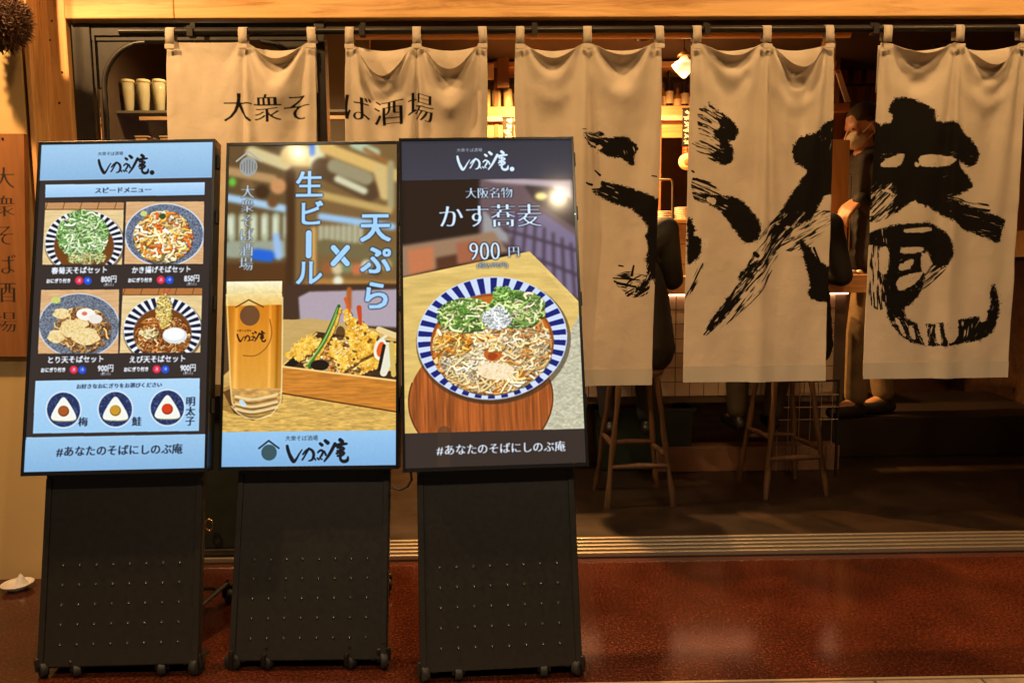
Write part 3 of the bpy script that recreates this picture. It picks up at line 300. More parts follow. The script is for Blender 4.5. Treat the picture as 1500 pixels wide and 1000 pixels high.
# ------------------------------------------------------------------ painting flat print (screens, ink) as pixel arrays
def homog(src, dst):
    A = []; B = []
    for (x, y), (u, v) in zip(src, dst):
        A.append([x, y, 1, 0, 0, 0, -u*x, -u*y]); B.append(u); A.append([0, 0, 0, x, y, 1, -v*x, -v*y]); B.append(v)
    h = np.linalg.solve(np.array(A, float), np.array(B, float)); return np.append(h, 1).reshape(3, 3)
def smooth_pts(p, n=5, closed=True):
    p = np.array(p, float); m = len(p); out = []
    for i in range(m if closed else m-1):
        a, b, c, d = [p[(i+k) % m] if closed else p[min(max(i+k, 0), m-1)] for k in (-1, 0, 1, 2)]
        for t in np.arange(n)/n:
            out.append(.5*((2*b)+(c-a)*t+(2*a-5*b+4*c-d)*t*t+(3*b-a-3*c+d)*t**3))
    if not closed: out.append(p[-1])
    return np.array(out)
def vnoise(h, w, cell, seed, octs=3):
    r = np.random.RandomState(seed); out = np.zeros((h, w)); amp = 1; tot = 0
    cy, cx = cell if hasattr(cell, '__len__') else (cell, cell)
    for o in range(octs):
        gh, gw = int(h/cy)+3, int(w/cx)+3; g = r.rand(gh, gw)
        y = np.arange(h)/cy; x = np.arange(w)/cx; yi = y.astype(int); xi = x.astype(int)
        fy = (y-yi); fx = (x-xi); fy = (fy*fy*(3-2*fy))[:, None]; fx = (fx*fx*(3-2*fx))[None]
        out += amp*((g[yi][:, xi]*(1-fx)+g[yi][:, xi+1]*fx)*(1-fy)+(g[yi+1][:, xi]*(1-fx)+g[yi+1][:, xi+1]*fx)*fy)
        tot += amp; amp *= .5; cy = max(cy/2, 1); cx = max(cx/2, 1)
    return out/tot
def blur(a, r):
    r = int(round(r))
    if r < 1: return a
    for _ in range(2):
        for ax in (0, 1):
            p = np.concatenate([np.repeat(a.take([0], ax), r, ax), a, np.repeat(a.take([-1], ax), r, ax)], ax)
            c = np.cumsum(p, ax); z = np.zeros_like(c.take([0], ax)); c = np.concatenate([z, c], ax)
            n = a.shape[ax]; k = 2*r+1
            a = (c.take(range(k, k+n), ax)-c.take(range(0, n), ax))/k
    return a
_gl = {}
def glyph_tris(ch):
    if ch not in _gl:
        c = bpy.data.curves.new('t', 'FONT'); c.body = ch; c.resolution_u = 3
        o = bpy.data.objects.new('t', c); COL.objects.link(o)
        dg = bpy.context.evaluated_depsgraph_get(); me = bpy.data.meshes.new_from_object(o.evaluated_get(dg)); me.calc_loop_triangles()
        v = np.array([q.co[:2] for q in me.vertices] or [(0, 0)])
        t = np.array([list(q.vertices) for q in me.loop_triangles], int).reshape(-1, 3)
        adv = v[:, 0].max()+.05 if ord(ch) < 0x2000 else 1.0
        _gl[ch] = (v, t, adv)
        bpy.data.objects.remove(o); bpy.data.curves.remove(c); bpy.data.meshes.remove(me)
    return _gl[ch]
_gm = {}
def glyph(ch, sx, sy, style):
    "alpha mask of a glyph whose em box is sx by sy pixels; style plain / bold / serif"
    key = (ch, round(sx), round(sy), style)
    if key in _gm: return _gm[key]
    v, t, adv = glyph_tris(ch); pad = 4; W, H = int(sx*1.1)+2*pad, int(sy*1.25)+2*pad
    m = np.zeros((H, W), bool)
    P = np.stack([v[:, 0]*sx+pad, H-pad-sy*.22-v[:, 1]*sy], 1)
    for tr in t:
        p = P[tr]; x0, y0 = np.floor(p.min(0)).astype(int); x1, y1 = np.ceil(p.max(0)).astype(int)+1
        x0 = max(x0, 0); y0 = max(y0, 0); x1 = min(x1, W); y1 = min(y1, H)
        if x1 <= x0 or y1 <= y0: continue
        Y, X = np.mgrid[y0:y1, x0:x1]+.5
        s = [(p[(i+1) % 3][0]-p[i][0])*(Y-p[i][1])-(p[(i+1) % 3][1]-p[i][1])*(X-p[i][0]) for i in range(3)]
        m[y0:y1, x0:x1] |= ((s[0] >= 0) & (s[1] >= 0) & (s[2] >= 0)) | ((s[0] <= 0) & (s[1] <= 0) & (s[2] <= 0))
    m = m.astype(float)
    def sh(a, d, ax, f):
        out = a.copy()
        for k in range(1, d+1): out = f(out, f(np.roll(a, k, ax), np.roll(a, -k, ax)))
        return out
    if style == 'serif':
        e = int(round(sy*.015)) if sy > 50 else 0; d = max(int(round(sx*.014)), 1)
        if e: m = sh(m, e, 0, np.minimum)
        m = sh(m, d, 1, np.maximum)
    if style == 'bold':
        d = max(int(round(sx*.026)), 1); m = sh(sh(m, d, 1, np.maximum), max(int(d*.8), 1), 0, np.maximum)
    _gm[key] = (blur(m, 1) if sy > 20 else m, pad, adv)
    return _gm[key]
class Canvas:
    def __init__(s, quad, w, h, k=3, col=(0, 0, 0)):
        "quad: the four photo corners (TL TR BR BL) of the print, w x h its size in photo pixels"
        s.k = k; s.W, s.H = int(w*k), int(h*k); s.a = np.zeros((s.H, s.W, 3))+np.array(col)
        s.Hm = homog(quad, [(0, 0), (s.W, 0), (s.W, s.H), (0, s.H)]); s.z = None
    def T(s, pts):
        p = np.array(pts, float).reshape(-1, 2)
        if s.z: p = p/s.z[2]+np.array(s.z[:2])
        q = np.c_[p, np.ones(len(p))] @ s.Hm.T
        return q[:, :2]/q[:, 2:]
    def view(s, x, y, scale): s.z = (x, y, scale)
    def sc(s): return s.k/(s.z[2] if s.z else 1)
    def mask(s, pts, sm=False):
        p = s.T(smooth_pts(pts) if sm else pts); x0, y0 = np.floor(p.min(0)).astype(int)-1; x1, y1 = np.ceil(p.max(0)).astype(int)+1
        x0 = max(x0, 0); y0 = max(y0, 0); x1 = min(x1, s.W); y1 = min(y1, s.H)
        if x1 <= x0 or y1 <= y0: return None
        Y = np.arange(y0, y1)+.5; X = np.arange(x0, x1)+.5; m = np.zeros((y1-y0, x1-x0), bool)
        for i in range(len(p)):
            (ax, ay), (bx, by) = p[i], p[(i+1) % len(p)]
            if ay == by: continue
            c = (ay > Y) != (by > Y); xi = (bx-ax)*(Y-ay)/(by-ay)+ax
            m ^= c[:, None] & (X[None] < xi[:, None])
        return m, (y0, y1, x0, x1)
    def comp(s, m, box, col, al=1):
        y0, y1, x0, x1 = box; m = (m.astype(float)*al)[..., None]
        s.a[y0:y1, x0:x1] = s.a[y0:y1, x0:x1]*(1-m)+np.array(col)*m
    def poly(s, pts, col, al=1, sm=False):
        r = s.mask(pts, sm)
        if r: s.comp(r[0], r[1], col, al)
    def rect(s, x0, y0, x1, y1, col, al=1): s.poly([(x0, y0), (x1, y0), (x1, y1), (x0, y1)], col, al)
    def ell(s, cx, cy, rx, ry, col, al=1, rot=0, a0=0, a1=360, r2=None):
        t = np.radians(np.linspace(a0, a1, 60)); c, q = math.cos(rad(rot)), math.sin(rad(rot))
        def e(rx, ry, t): return [(cx+rx*math.cos(u)*c-ry*math.sin(u)*q, cy+rx*math.cos(u)*q+ry*math.sin(u)*c) for u in t]
        p = e(rx, ry, t)
        if r2 is not None: p += e(rx*r2, ry*r2, t[::-1])
        s.poly(p, col, al)
    def line(s, pts, r, col, al=1, sm=True, soft=.6):
        "stroke with radius r (a number or one per point), in view units"
        p0 = np.array(pts, float); n = len(p0); rr = np.array(r if hasattr(r, '__len__') else [r]*n, float)
        if sm and n > 2:
            q = smooth_pts(np.c_[p0, rr], 6, False); p0, rr = q[:, :2], q[:, 2]
        p = s.T(p0); rr = np.maximum(rr, 0)*s.sc(); R = rr.max()+2
        x0, y0 = np.floor(p.min(0)-R).astype(int); x1, y1 = np.ceil(p.max(0)+R).astype(int)
        x0 = max(x0, 0); y0 = max(y0, 0); x1 = min(x1, s.W); y1 = min(y1, s.H)
        if x1 <= x0 or y1 <= y0: return
        Y, X = np.mgrid[y0:y1, x0:x1]+.5; d = np.full(Y.shape, 1e9)
        for i in range(len(p)-1):
            a, b = p[i], p[i+1]; v = b-a; l = (v@v) or 1e-9; t = np.clip(((X-a[0])*v[0]+(Y-a[1])*v[1])/l, 0, 1)
            d = np.minimum(d, np.hypot(X-a[0]-t*v[0], Y-a[1]-t*v[1])-(rr[i]*(1-t)+rr[i+1]*t))
        s.comp(np.clip(.5-d/soft, 0, 1), (y0, y1, x0, x1), col, al)
    def text(s, str_, x, y, size, col, style='serif', al=1, vert=False, pitch=None, anchor='c', sx=1, glow=None):
        "centred at x,y; size is the em height in view units"
        S = size*s.sc(); (cx, cy), = s.T([(x, y)]); gl = [glyph(c, S*sx, S, style) for c in str_]
        adv = [(1 if vert else g[2]*sx)*S*(pitch or 1) for g in gl]; tot = sum(adv)
        pos = -tot/2 if anchor == 'c' else 0
        for g, ad in zip(gl, adv):
            m, pad, _ = g
            if vert: X0, Y0 = cx-S*sx/2-pad, cy+pos-pad-S*.1
            else: X0, Y0 = cx+pos-pad, cy-m.shape[0]+pad+S*.22+S*.38
            X0, Y0 = int(round(X0)), int(round(Y0)); pos += ad
            y0, x0 = max(Y0, 0), max(X0, 0); y1, x1 = min(Y0+m.shape[0], s.H), min(X0+m.shape[1], s.W)
            if y1 <= y0 or x1 <= x0: continue
            mm = m[y0-Y0:y1-Y0, x0-X0:x1-X0]
            if glow is not None: s.comp(np.clip(blur(mm, glow[1]*s.sc())*2.2, 0, 1), (y0, y1, x0, x1), glow[0], al)
            s.comp(mm, (y0, y1, x0, x1), col, al)
    def tex(s, pts, f, sm=False, al=1):
        "fill with a function of (rows, cols) giving colours"
        r = s.mask(pts, sm)
        if not r: return
        m, (y0, y1, x0, x1) = r
        s.a[y0:y1, x0:x1] = np.where(m[..., None], s.a[y0:y1, x0:x1]*(1-al)+f(y1-y0, x1-x0)*al, s.a[y0:y1, x0:x1])
    def soften(s, px):
        h, w = s.a.shape[:2]; s.a = s.a*(1+.03*(vnoise(h, w, 7, 77, 2)[..., None]-.5)+.05*(np.random.RandomState(1).rand(h, w, 1)-.5))
        s.a = blur(s.a, px*s.k); s.a = np.clip(s.a+.85*(s.a-blur(s.a, 1.1*s.k)), 0, 1)
def C8(r, g, b): return np.array((r, g, b))/255.
def grad(c0, c1, h, w, n=0, seed=1, cell=8):
    t = np.linspace(0, 1, h)[:, None, None]; o = C8(*c0)*(1-t)+C8(*c1)*t+np.zeros((1, w, 1))
    if n: o = o*(1+n*(vnoise(h, w, cell, seed)[..., None]-.5))
    return o
# ---- the shop's brush-written logo, in a 0..350 x 0..150 box
LOGO = [([(8,40),(12,60),(20,85),(32,110),(45,128),(60,112),(75,85),(90,62)], [5,6,6,7,6,4,3,2]),
        ([(128,55),(112,85),(98,110),(92,118)], [4,3,3,3]), ([(95,88),(112,68),(132,58),(150,72),(155,95),(146,118),(128,125)], [3,4,4,5,5,4,2]),
        ([(150,100),(160,112),(166,122)], [3,3,2]), ([(190,28),(200,36)], [5,6]), ([(218,12),(232,24)], [6,7]),
        ([(178,78),(192,66),(206,72),(200,92),(190,108),(202,118)], [3,4,4,4,3,2]), ([(175,110),(184,118)], [3,3]), ([(214,72),(222,92)], [3,4]),
        ([(272,30),(256,62),(236,98),(214,128)], [6,6,5,3]), ([(300,8),(312,18)], [7,7]), ([(268,42),(300,34),(336,30)], [5,6,4]),
        ([(286,52),(312,50),(322,60),(300,68),(286,70)], [4,4,4,4,4]), ([(282,84),(305,76),(322,82),(310,96),(288,98)], [4,5,5,4,4]),
        ([(302,44),(302,90),(304,118),(320,130),(340,124),(345,104)], [4,5,5,6,6,3])]
def logo(c, x, y, wd, col, small=True, glow=None, seal=False):
    k = wd/350.
    for p, r in LOGO: c.line([(x+a*k, y+b*k) for a, b in p], [q*k*1.5 for q in r], col)
    if small: c.text('大衆そば酒場', x+wd*.25, y-wd*.012, wd*.085, col, 'plain', .8)
    if seal: c.ell(x+wd*1.06, y+wd*.36, wd*.045, wd*.045, col)
def bowl_food(c, cx, cy, rx, ry, seed, cols, n=260, ln=.35, wd=.035, rot=0):
    "a heap of curled strands seen from above"
    r = random.Random(seed); n = int(n*1.5); wd = wd*.72
    for i in range(n):
        t_ = i/n; a = r.uniform(0, 2*PI); d = math.sqrt(r.random())*.95; x, y = cx+rx*d*math.cos(a), cy+ry*d*math.sin(a)
        th = r.uniform(0, PI); l = rx*ln*r.uniform(.4, 1.5); b = r.uniform(-.5, .5)*l; b2 = b*r.uniform(-1, .6); cs, sn = math.cos(th), math.sin(th)
        p = [(x-l/2*cs, y-l/2*sn*.75), (x-l/6*cs+b*sn*.6, y-l/6*sn-b*cs*.6), (x+l/6*cs+b2*sn*.6, y+l/6*sn-b2*cs*.6), (x+l/2*cs, y+l/2*sn*.75)]
        def cl(q):
            e = math.hypot((q[0]-cx)/rx, (q[1]-cy)/ry); return q if e < 1 else (cx+(q[0]-cx)/e, cy+(q[1]-cy)/e)
        p = [cl(q) for q in p]
        sh = .62+.48*t_; col = C8(*r.choice(cols))*sh*r.uniform(.85, 1.12); w0 = rx*wd*r.uniform(.55, 1.25)
        c.line([(q[0]+w0*.5, q[1]+w0*.9) for q in p], w0*1.05, col*.35, .55, soft=2.0); c.line(p, w0, col, soft=1.2)
        if r.random() < .6: c.line([(q[0]-w0*.25, q[1]-w0*.3) for q in p[:r.choice((2, 3, 4))]], w0*.34, np.clip(col*1.45+.07, 0, 1), .85, soft=1.2)
    for i in range(int(n*.25)):
        a = r.uniform(0, 2*PI); d = math.sqrt(r.random())*.93; c.ell(cx+rx*d*math.cos(a), cy+ry*d*math.sin(a), rx*wd*r.uniform(.3, .8), rx*wd*r.uniform(.2, .5), C8(255, 246, 220) if r.random() < .6 else C8(60, 30, 10), .75, r.uniform(0, 90))
def batter(c, path, rr, seed, cols=((120,68,14), (212,146,34), (242,196,72), (254,232,146))):
    "a piece of fried tempura along a path: craggy outline, lit from the upper left"
    q = smooth_pts(np.c_[np.array(path, float), np.array(rr, float)], 8, False); p, R = q[:, :2], q[:, 2]; r = np.random.RandomState(seed)
    d = np.gradient(p, axis=0); d /= np.linalg.norm(d, axis=1)[:, None]+1e-9; nn = np.stack([-d[:, 1], d[:, 0]], 1)
    A = p+nn*(R*(1+.22*r.randn(len(p))))[:, None]; B = p-nn*(R*(1+.22*r.randn(len(p))))[:, None]; out = np.concatenate([A, B[::-1]])
    c.poly(out+np.array((R.mean()*.25, R.mean()*.35)), C8(60, 32, 12), .7, True)
    cs = np.array([C8(*k) for k in cols])
    def f(h, w):
        n = .55*vnoise(h, w, max(R.mean()*c.sc()*.62, 3), seed, 2)+.45*vnoise(h, w, max(R.mean()*c.sc()*.14, 2), seed+9, 2); n = (n-n.min())/(np.ptp(n)+1e-6)
        Y, X = np.mgrid[0:h, 0:w]; n = np.clip(n*1.1+.22*(.5-Y/h)+.12*(.5-X/w), 0, 1)**.9; x = n*2.999; i = x.astype(int); t = (x-i)[..., None]; return cs[i]*(1-t)+cs[i+1]*t
    c.tex(out, f, sm=True)
    for k in range(int(len(p)*1.6)):
        i = r.randint(len(p)); o = p[i]+nn[i]*R[i]*r.uniform(-.85, .85); s_ = R.mean()*r.uniform(.06, .16); c.ell(o[0]+s_*.4, o[1]+s_*.5, s_*1.1, s_, C8(140, 84, 30), .7); c.ell(o[0], o[1], s_*1.1, s_*.9, C8(252, 228, 160), .9, r.uniform(0, 90))
def striped_bowl(c, cx, cy, rx, ry, n=26, inner=.78, blue=(22,34,92), white=(225,232,245), rot=0, gap=.52):
    c.ell(cx+rx*.02, cy+ry*.05, rx*1.03, ry*1.03, C8(60, 45, 30), .6); c.ell(cx, cy, rx, ry, C8(*white))
    for i in range(n):
        a0 = 360*i/n+rot; c.ell(cx, cy, rx*.985, ry*.985, C8(*blue), 1, 0, a0, a0+360/n*gap, inner*.9)
    c.ell(cx, cy+ry*.10, rx*inner*1.03, ry*inner*1.08, C8(150, 150, 160), .5); c.ell(cx, cy+ry*.115, rx*inner, ry*inner*1.05, C8(110, 62, 22))
SKY = (128, 176, 222)
def speckle(seed, cols, cell=5):
    def f(h, w):
        n = vnoise(h, w, cell, seed, 2); n = (n-n.min())/(np.ptp(n)+1e-6); cs = np.array([C8(*q) for q in cols])
        x = n*(len(cs)-1.001); i = x.astype(int); t = (x-i)[..., None]
        return cs[i]*(1-t)+cs[i+1]*t
    return f
def plank(seed, c0, c1, cell=(40, 5)):
    def f(h, w):
        n = vnoise(h, w, cell, seed, 4)[..., None]; return C8(*c0)*(1-n)+C8(*c1)*n
    return f
def screen_one():
    c = Canvas([(63.3,211),(309.5,208),(302.7,686.7),(35,694.5)], 257, 480, 3, C8(50, 42, 40))
    c.tex([(60,209),(312,206),(310,258.5),(60,262)], lambda h, w: grad((158,198,230), (134,176,214), h, w))
    c.tex([(68.5,268),(298.5,265.5),(298,283.5),(68,286.5)], lambda h, w: grad((176,212,242), (150,192,230), h, w))
    c.text('スピードメニュー', 181, 276.2, 9.5, C8(30, 40, 60), 'serif', sx=1.12)
    logo(c, 144, 224.5, 74, C8(10, 12, 18), seal=True)
    # four dishes
    z = lambda x, y: (x/3.846+30, y/3.846+190)
    P = [[z(147,400), z(585,400), z(575,748), z(128,748)], [z(597,396), z(1030,396), z(1028,745), z(588,745)],
         [(61.5,421.5), (175.5,421), (174.5,515.5), (56.5,516)], [(180.8,419.7), (296.3,419), (294.5,514), (176.5,515)]]
    full = c.a
    for i, q in enumerate(P):
        q = np.array(q); keep = c.a.copy(); (x0, y0), (x1, y1) = q.min(0), q.max(0); cx, cy = q.mean(0)
        c.tex(q, plank(40+i, (206,176,122) if i in(0,3) else (196,148,100), (236,214,160) if i in(0,3) else (226,188,140), (6, 60)))
        if i in (0, 3):
            c.rect(x0, y0, x1, y0+9.5, C8(190, 140, 92) if i == 0 else C8(176, 112, 58))
            for k in range(5): c.line([(x0+8+k*25, y0), (x0+5+k*25, y0+10)], .5, C8(96, 58, 30), sm=False)
            c.line([(x0, y0+10), (x1, y0+10)], .7, C8(110, 70, 40), sm=False)
        if i == 0:
            striped_bowl(c, cx+1, cy+13, 57, 47, 34, .76, (18, 24, 44), (232, 236, 240))
            bowl_food(c, cx-1, cy+2, 37, 36, 1, [(150,196,116), (108,160,80), (200,226,170), (176,212,140), (84,130,60), (232,244,210)], 430, .42, .040)
            bowl_food(c, cx+6, cy+36, 30, 9, 7, [(226,214,160), (198,180,110), (176,196,120)], 60, .3, .04)
        if i == 1:
            c.ell(cx, cy+3, 58, 46, C8(40, 52, 74)); r = c.mask([(cx+58*math.cos(t), cy+3+46*math.sin(t)) for t in np.linspace(0, 2*PI, 50)])
            c.tex([(cx+57*math.cos(t), cy+3+45*math.sin(t)) for t in np.linspace(0, 2*PI, 50)], speckle(3, [(24,30,46), (60,72,96), (148,160,180), (40,50,70), (190,200,214)], 4))
            c.ell(cx, cy+3, 58, 46, C8(206, 214, 226), 1, 0, 0, 360, .965)
            bowl_food(c, cx-2, cy+6, 42, 37, 2, [(238,170,72), (228,120,34), (246,214,150), (214,96,34), (240,190,104), (120,120,60), (250,226,178), (252,240,210), (250,220,150)], 330, .45, .05)
            c.ell(cx-30, cy-28, 5, 4, C8(196, 206, 120)); c.ell(cx-3, cy-24, 5, 4, C8(50, 80, 40))
        if i == 2:
            c.tex([(cx+60*math.cos(t), cy+6+48*math.sin(t)) for t in np.linspace(0, 2*PI, 50)], speckle(5, [(28,34,48), (70,80,98), (150,158,172), (44,52,68), (176,184,196)], 4))
            c.ell(cx, cy+6, 60, 48, C8(196, 204, 214), 1, 0, 0, 360, .968)
            bowl_food(c, cx+4, cy+12, 42, 33, 3, [(190,140,80), (150,96,46), (214,172,110), (120,76,40)], 240, .4, .036)
            for a, b, rx, ry in ((-26,-12,12,8), (-14,10,15,13), (10,22,20,13), (-34,22,12,10), (4,2,10,8)):
                c.tex([(cx+a+rx*math.cos(t)*(1+.12*math.sin(5*t)), cy+b+ry*math.sin(t)) for t in np.linspace(0, 2*PI, 30)], speckle(int(a+60), [(196,160,92), (226,198,134), (240,222,170), (206,172,104)], 7))
            c.ell(cx+10, cy-11, 14, 9, C8(238, 234, 226)); c.ell(cx+24, cy-4, 10, 7, C8(228, 222, 214)); c.ell(cx+8, cy-12, 4, 3, C8(214, 120, 96)); c.ell(cx-34, cy-32, 7, 5, C8(196, 204, 110))
        if i == 3:
            striped_bowl(c, cx+2, cy+14, 57, 49, 30, .74, (18, 24, 50), (230, 236, 244))
            bowl_food(c, cx+2, cy+24, 40, 32, 4, [(176,100,40), (206,140,70), (150,80,30), (226,180,120), (120,60,26)], 260, .4, .036)
            bowl_food(c, cx+4, cy-14, 12, 26, 5, [(236,206,112), (246,226,150), (220,176,80)], 130, .6, .11)
            bowl_food(c, cx-18, cy+18, 14, 8, 9, [(240,214,140), (250,236,190)], 40, .4, .1)
            c.ell(cx+20, cy+22, 18, 12, C8(214, 218, 222)); c.ell(cx+19, cy+20, 15, 9, C8(240, 244, 250))
            c.line([(cx+8, cy-40), (cx+20, cy-56)], [1, .6], C8(190, 70, 50)); c.line([(cx+4, cy-40), (cx+6, cy-56)], [1, .6], C8(190, 70, 50))
        r = c.mask(q); m = np.zeros(c.a.shape[:2], bool); m[r[1][0]:r[1][1], r[1][2]:r[1][3]] = r[0]
        c.a = np.where(m[..., None], c.a, keep)
    WH = C8(226, 236, 248)
    for (s, x, y, x2, px_, pr) in (('春菊天そばセット', 118, 392.5, 74, 160.5, '800円'), ('かき揚げそばセット', 237, 391.5, 193, 281, '850円'),
                                 ('とり天そばセット', 112, 524.5, 66, 156, '900円'), ('えび天そばセット', 232, 523.5, 188, 277, '900円')):
        c.text(s, x, y, 10.6, WH, 'bold', sx=.98 if len(s) < 9 else .92)
        c.text('おにぎり付き', x2+13, y+15.6, 7.0, WH, 'bold', sx=.86)
        c.ell(x2+43, y+15.4, 6, 6, C8(214, 40, 70)); c.ell(x2+55.5, y+15.6, 6, 6, C8(30, 74, 200))
        c.text('温', x2+43, y+15, 6.0, WH, 'plain'); c.text('冷', x2+55.5, y+15.2, 6.0, WH, 'plain')
        c.text(pr, px_, y+12.8, 11.5, WH, 'bold', sx=.78); c.text('(税込)', px_, y+21, 5.4, WH, 'plain')
    c.tex([(52.5,556.5), (294.2,552), (293.7,631.2), (48.5,636)], lambda h, w: grad((170,208,238), (150,194,230), h, w))
    c.text('お好きなおにぎりをお選びください', 176, 563.5, 7.4, C8(40, 54, 80), 'serif', sx=1.05)
    for cx, cy, fc in ((94, 600, (164,84,34)), (170.5, 599, (196,146,40)), (247, 596.5, (208,60,24))):
        c.ell(cx, cy, 26.5, 28, C8(206, 220, 234)); c.tex([(cx+24.5*math.cos(t), cy+26*math.sin(t)) for t in np.linspace(0, 2*PI, 40)], speckle(int(cx), [(14,24,56), (40,60,104), (20,34,74), (70,92,140), (16,26,60)], 6))
        tri = [(cx, cy-19), (cx+9, cy-9), (cx+18, cy+8), (cx+16, cy+15), (cx, cy+16.5), (cx-16, cy+15), (cx-18, cy+8), (cx-9, cy-9)]
        c.poly([(a+.6, b+1.5) for a, b in tri], C8(150, 150, 120), sm=True); c.poly(tri, C8(234, 236, 226), sm=True)
        c.ell(cx, cy+2, 8.2, 8.2, C8(*[q*.7 for q in fc])); c.ell(cx-.5, cy+1.2, 7, 7, C8(*fc))
    c.text('梅', 123, 618, 14, C8(24, 30, 48), 'serif'); c.text('鮭', 202, 617, 14, C8(24, 30, 48), 'serif')
    c.text('明太子', 281, 601, 14, C8(24, 30, 48), 'serif', vert=True)
    c.tex([(38.6,641.8), (303.8,635.8), (303,690), (30,700)], lambda h, w: grad((150,192,226), (130,174,214), h, w))
    c.text('#あなたのそばにしのぶ庵', 177, 660.5, 15.5, C8(26, 34, 52), 'serif', sx=1.0)
    c.soften(.62); return c.a
def screen_two():
    c = Canvas([(333,210),(574.5,209),(581.7,683.3),(321.3,684)], 253, 475, 3, C8(84, 60, 36))
    c.view(310, 190, 3.846)
    # blurred bar behind the glass: shelves, bottles, glasses
    c.poly([(60,60),(440,60),(440,860),(60,860)], C8(96, 74, 44)); c.poly([(430,60),(1040,60),(1040,900),(430,900)], C8(120, 92, 54))
    c.poly([(60,60),(250,70),(420,130),(420,90),(430,60)], C8(70, 52, 30)); c.line([(210,110),(400,180)], 34, C8(206, 190, 140)); c.line([(90,215),(330,260)], 26, C8(176, 140, 92))
    c.line([(430,130),(560,140)], 62, C8(204, 178, 110)); c.line([(570,110),(575,190)], 40, C8(214, 214, 176)); c.line([(545,80),(545,120)], 16, C8(40, 110, 210))
    c.line([(620,90),(1030,250)], 34, C8(214, 176, 102)); c.line([(780,70),(900,120)], 26, C8(176, 192, 160)); c.line([(840,100),(1000,190)], 12, C8(150,100,50))
    c.line([(600,200),(870,330)], 60, C8(84, 62, 40)); c.line([(670,190),(850,260)], 40, C8(150, 140, 108)); c.line([(690,262),(840,330)], 20, C8(206, 206, 172))
    c.line([(920,210),(960,350)], 34, C8(206, 178, 116)); c.line([(985,180),(990,420)], 20, C8(160,150,110)); c.line([(600,350),(980,440)], 22, C8(190, 160, 96))
    c.line([(70,360),(200,385),(420,430)], 22, C8(160, 196, 226)); c.ell(105, 275, 20, 24, C8(104, 190, 60))
    for k in range(6): c.line([(100+k*62, 470), (100+k*62, 580)], 23, C8(170, 180, 150)); c.line([(96+k*62, 480), (96+k*62, 560)], 9, C8(220, 224, 200))
    c.line([(100,650),(400,650)], 50, C8(150, 156, 136)); c.line([(240,680),(310,690)], 34, C8(30, 96, 206)); c.line([(350,580),(365,690)], 22, C8(150, 184, 226))
    for x, y, r_, q in ((360,300,44,(196,140,90)), (270,330,40,(60,40,22)), (190,300,36,(120,90,54)), (330,390,30,(110,70,36))): c.ell(x, y, r_, r_, C8(*q))
    c.poly([(70,730),(440,730),(440,1000),(70,1000)], C8(84, 52, 24)); c.line([(430,230),(430,900)], 26, C8(66, 42, 22))
    c.line([(600,470),(1000,530)], 20, C8(150, 190, 226)); c.line([(560,540),(560,830)], 14, C8(206, 160, 90))
    for k in range(8): c.line([(600+k*32, 530), (600+k*32, 610)], 13, C8(176, 178, 150))
    c.line([(620,640),(1010,700)], 46, C8(112, 100, 66)); c.line([(560,860),(1030,880)], 44, C8(170, 122, 60))
    for k, q in enumerate([(150,90,50), (206,190,150), (120,130,90), (190,110,70), (220,210,180), (90,70,40), (180,150,90)]): c.ell(640+k*55, 760+20*math.sin(k*3), 32, 34, C8(*q))
    c.ell(700, 832, 28, 28, C8(226, 226, 200))
    c.a = blur(c.a, 6)
    c.view(310, 430, 3.7037)
    c.poly([(380,-70),(1010,-70),(1010,240),(380,240)], C8(66, 46, 34)); c.poly([(460,0),(520,-30),(1000,-40),(1000,170),(470,140)], C8(170, 156, 168), sm=False); c.line([(735,-40),(735,60)], 14, C8(170,90,40))
    c.a = blur(c.a, 4)
    c.view(310, 430, 3.7037)
    c.tex([(40,440),(380,120),(620,130),(1010,200),(1020,760),(30,760)], plank(12, (176,132,62), (222,184,108), (14, 80)))
    c.poly([(374,130),(520,112),(760,150),(374,330)], C8(190, 160, 100), .7)
    c.tex([(30,500),(1020,520),(1020,760),(30,760)], lambda h, w: C8(206,166,84)*(1+.5*(vnoise(h, w, (5, 26), 9, 3)[..., None]-.5)))
    c.ell(190, 560, 190, 90, C8(120, 76, 30), .45)
    # box of tempura
    c.poly([(375,375),(560,190),(1010,250),(1010,470)], C8(62, 40, 22)); c.poly([(380,372),(462,292),(506,330),(430,388)], C8(20, 18, 16)); c.line([(380,372),(560,200)], 5, C8(226, 180, 104))
    bowl_food(c, 540, 310, 70, 90, 20, [(226,180,92), (244,214,140), (200,146,62)], 120, .7, .12)
    bowl_food(c, 730, 330, 200, 110, 21, [(226,170,74), (244,206,120), (196,126,50), (250,226,160), (120,70,30)], 330, .3, .05)
    batter(c, [(400,330),(470,270),(540,215)], [18,30,16], 41); batter(c, [(450,345),(520,270),(600,250)], [20,34,18], 42)
    batter(c, [(960,380),(900,330),(850,290)], [26,34,18], 43); batter(c, [(930,410),(990,340),(1010,260)], [20,30,22], 48)
    batter(c, [(845,410),(790,300),(770,190)], [40,46,18], 44); batter(c, [(880,400),(840,250),(790,130)], [34,50,16], 49); batter(c, [(640,330),(670,270),(700,235)], [26,36,20], 45); batter(c, [(740,390),(700,330),(680,290)], [44,46,24], 46)
    batter(c, [(830,330),(765,190),(715,70)], [52,46,16], 47)
    c.line([(680,50),(620,210),(530,380)], [9,16,15], C8(52, 92, 34)); c.line([(674,60),(612,220),(520,375)], [3,5,4], C8(140, 176, 70))
    batter(c, [(690,62),(650,180),(590,285),(555,370)], [7,9,12,12], 50)
    c.line([(672,90),(606,240),(515,375)], [6,9,10], C8(74, 116, 44)); c.line([(668,96),(600,240),(510,372)], [2,3,3], C8(176, 206, 110))
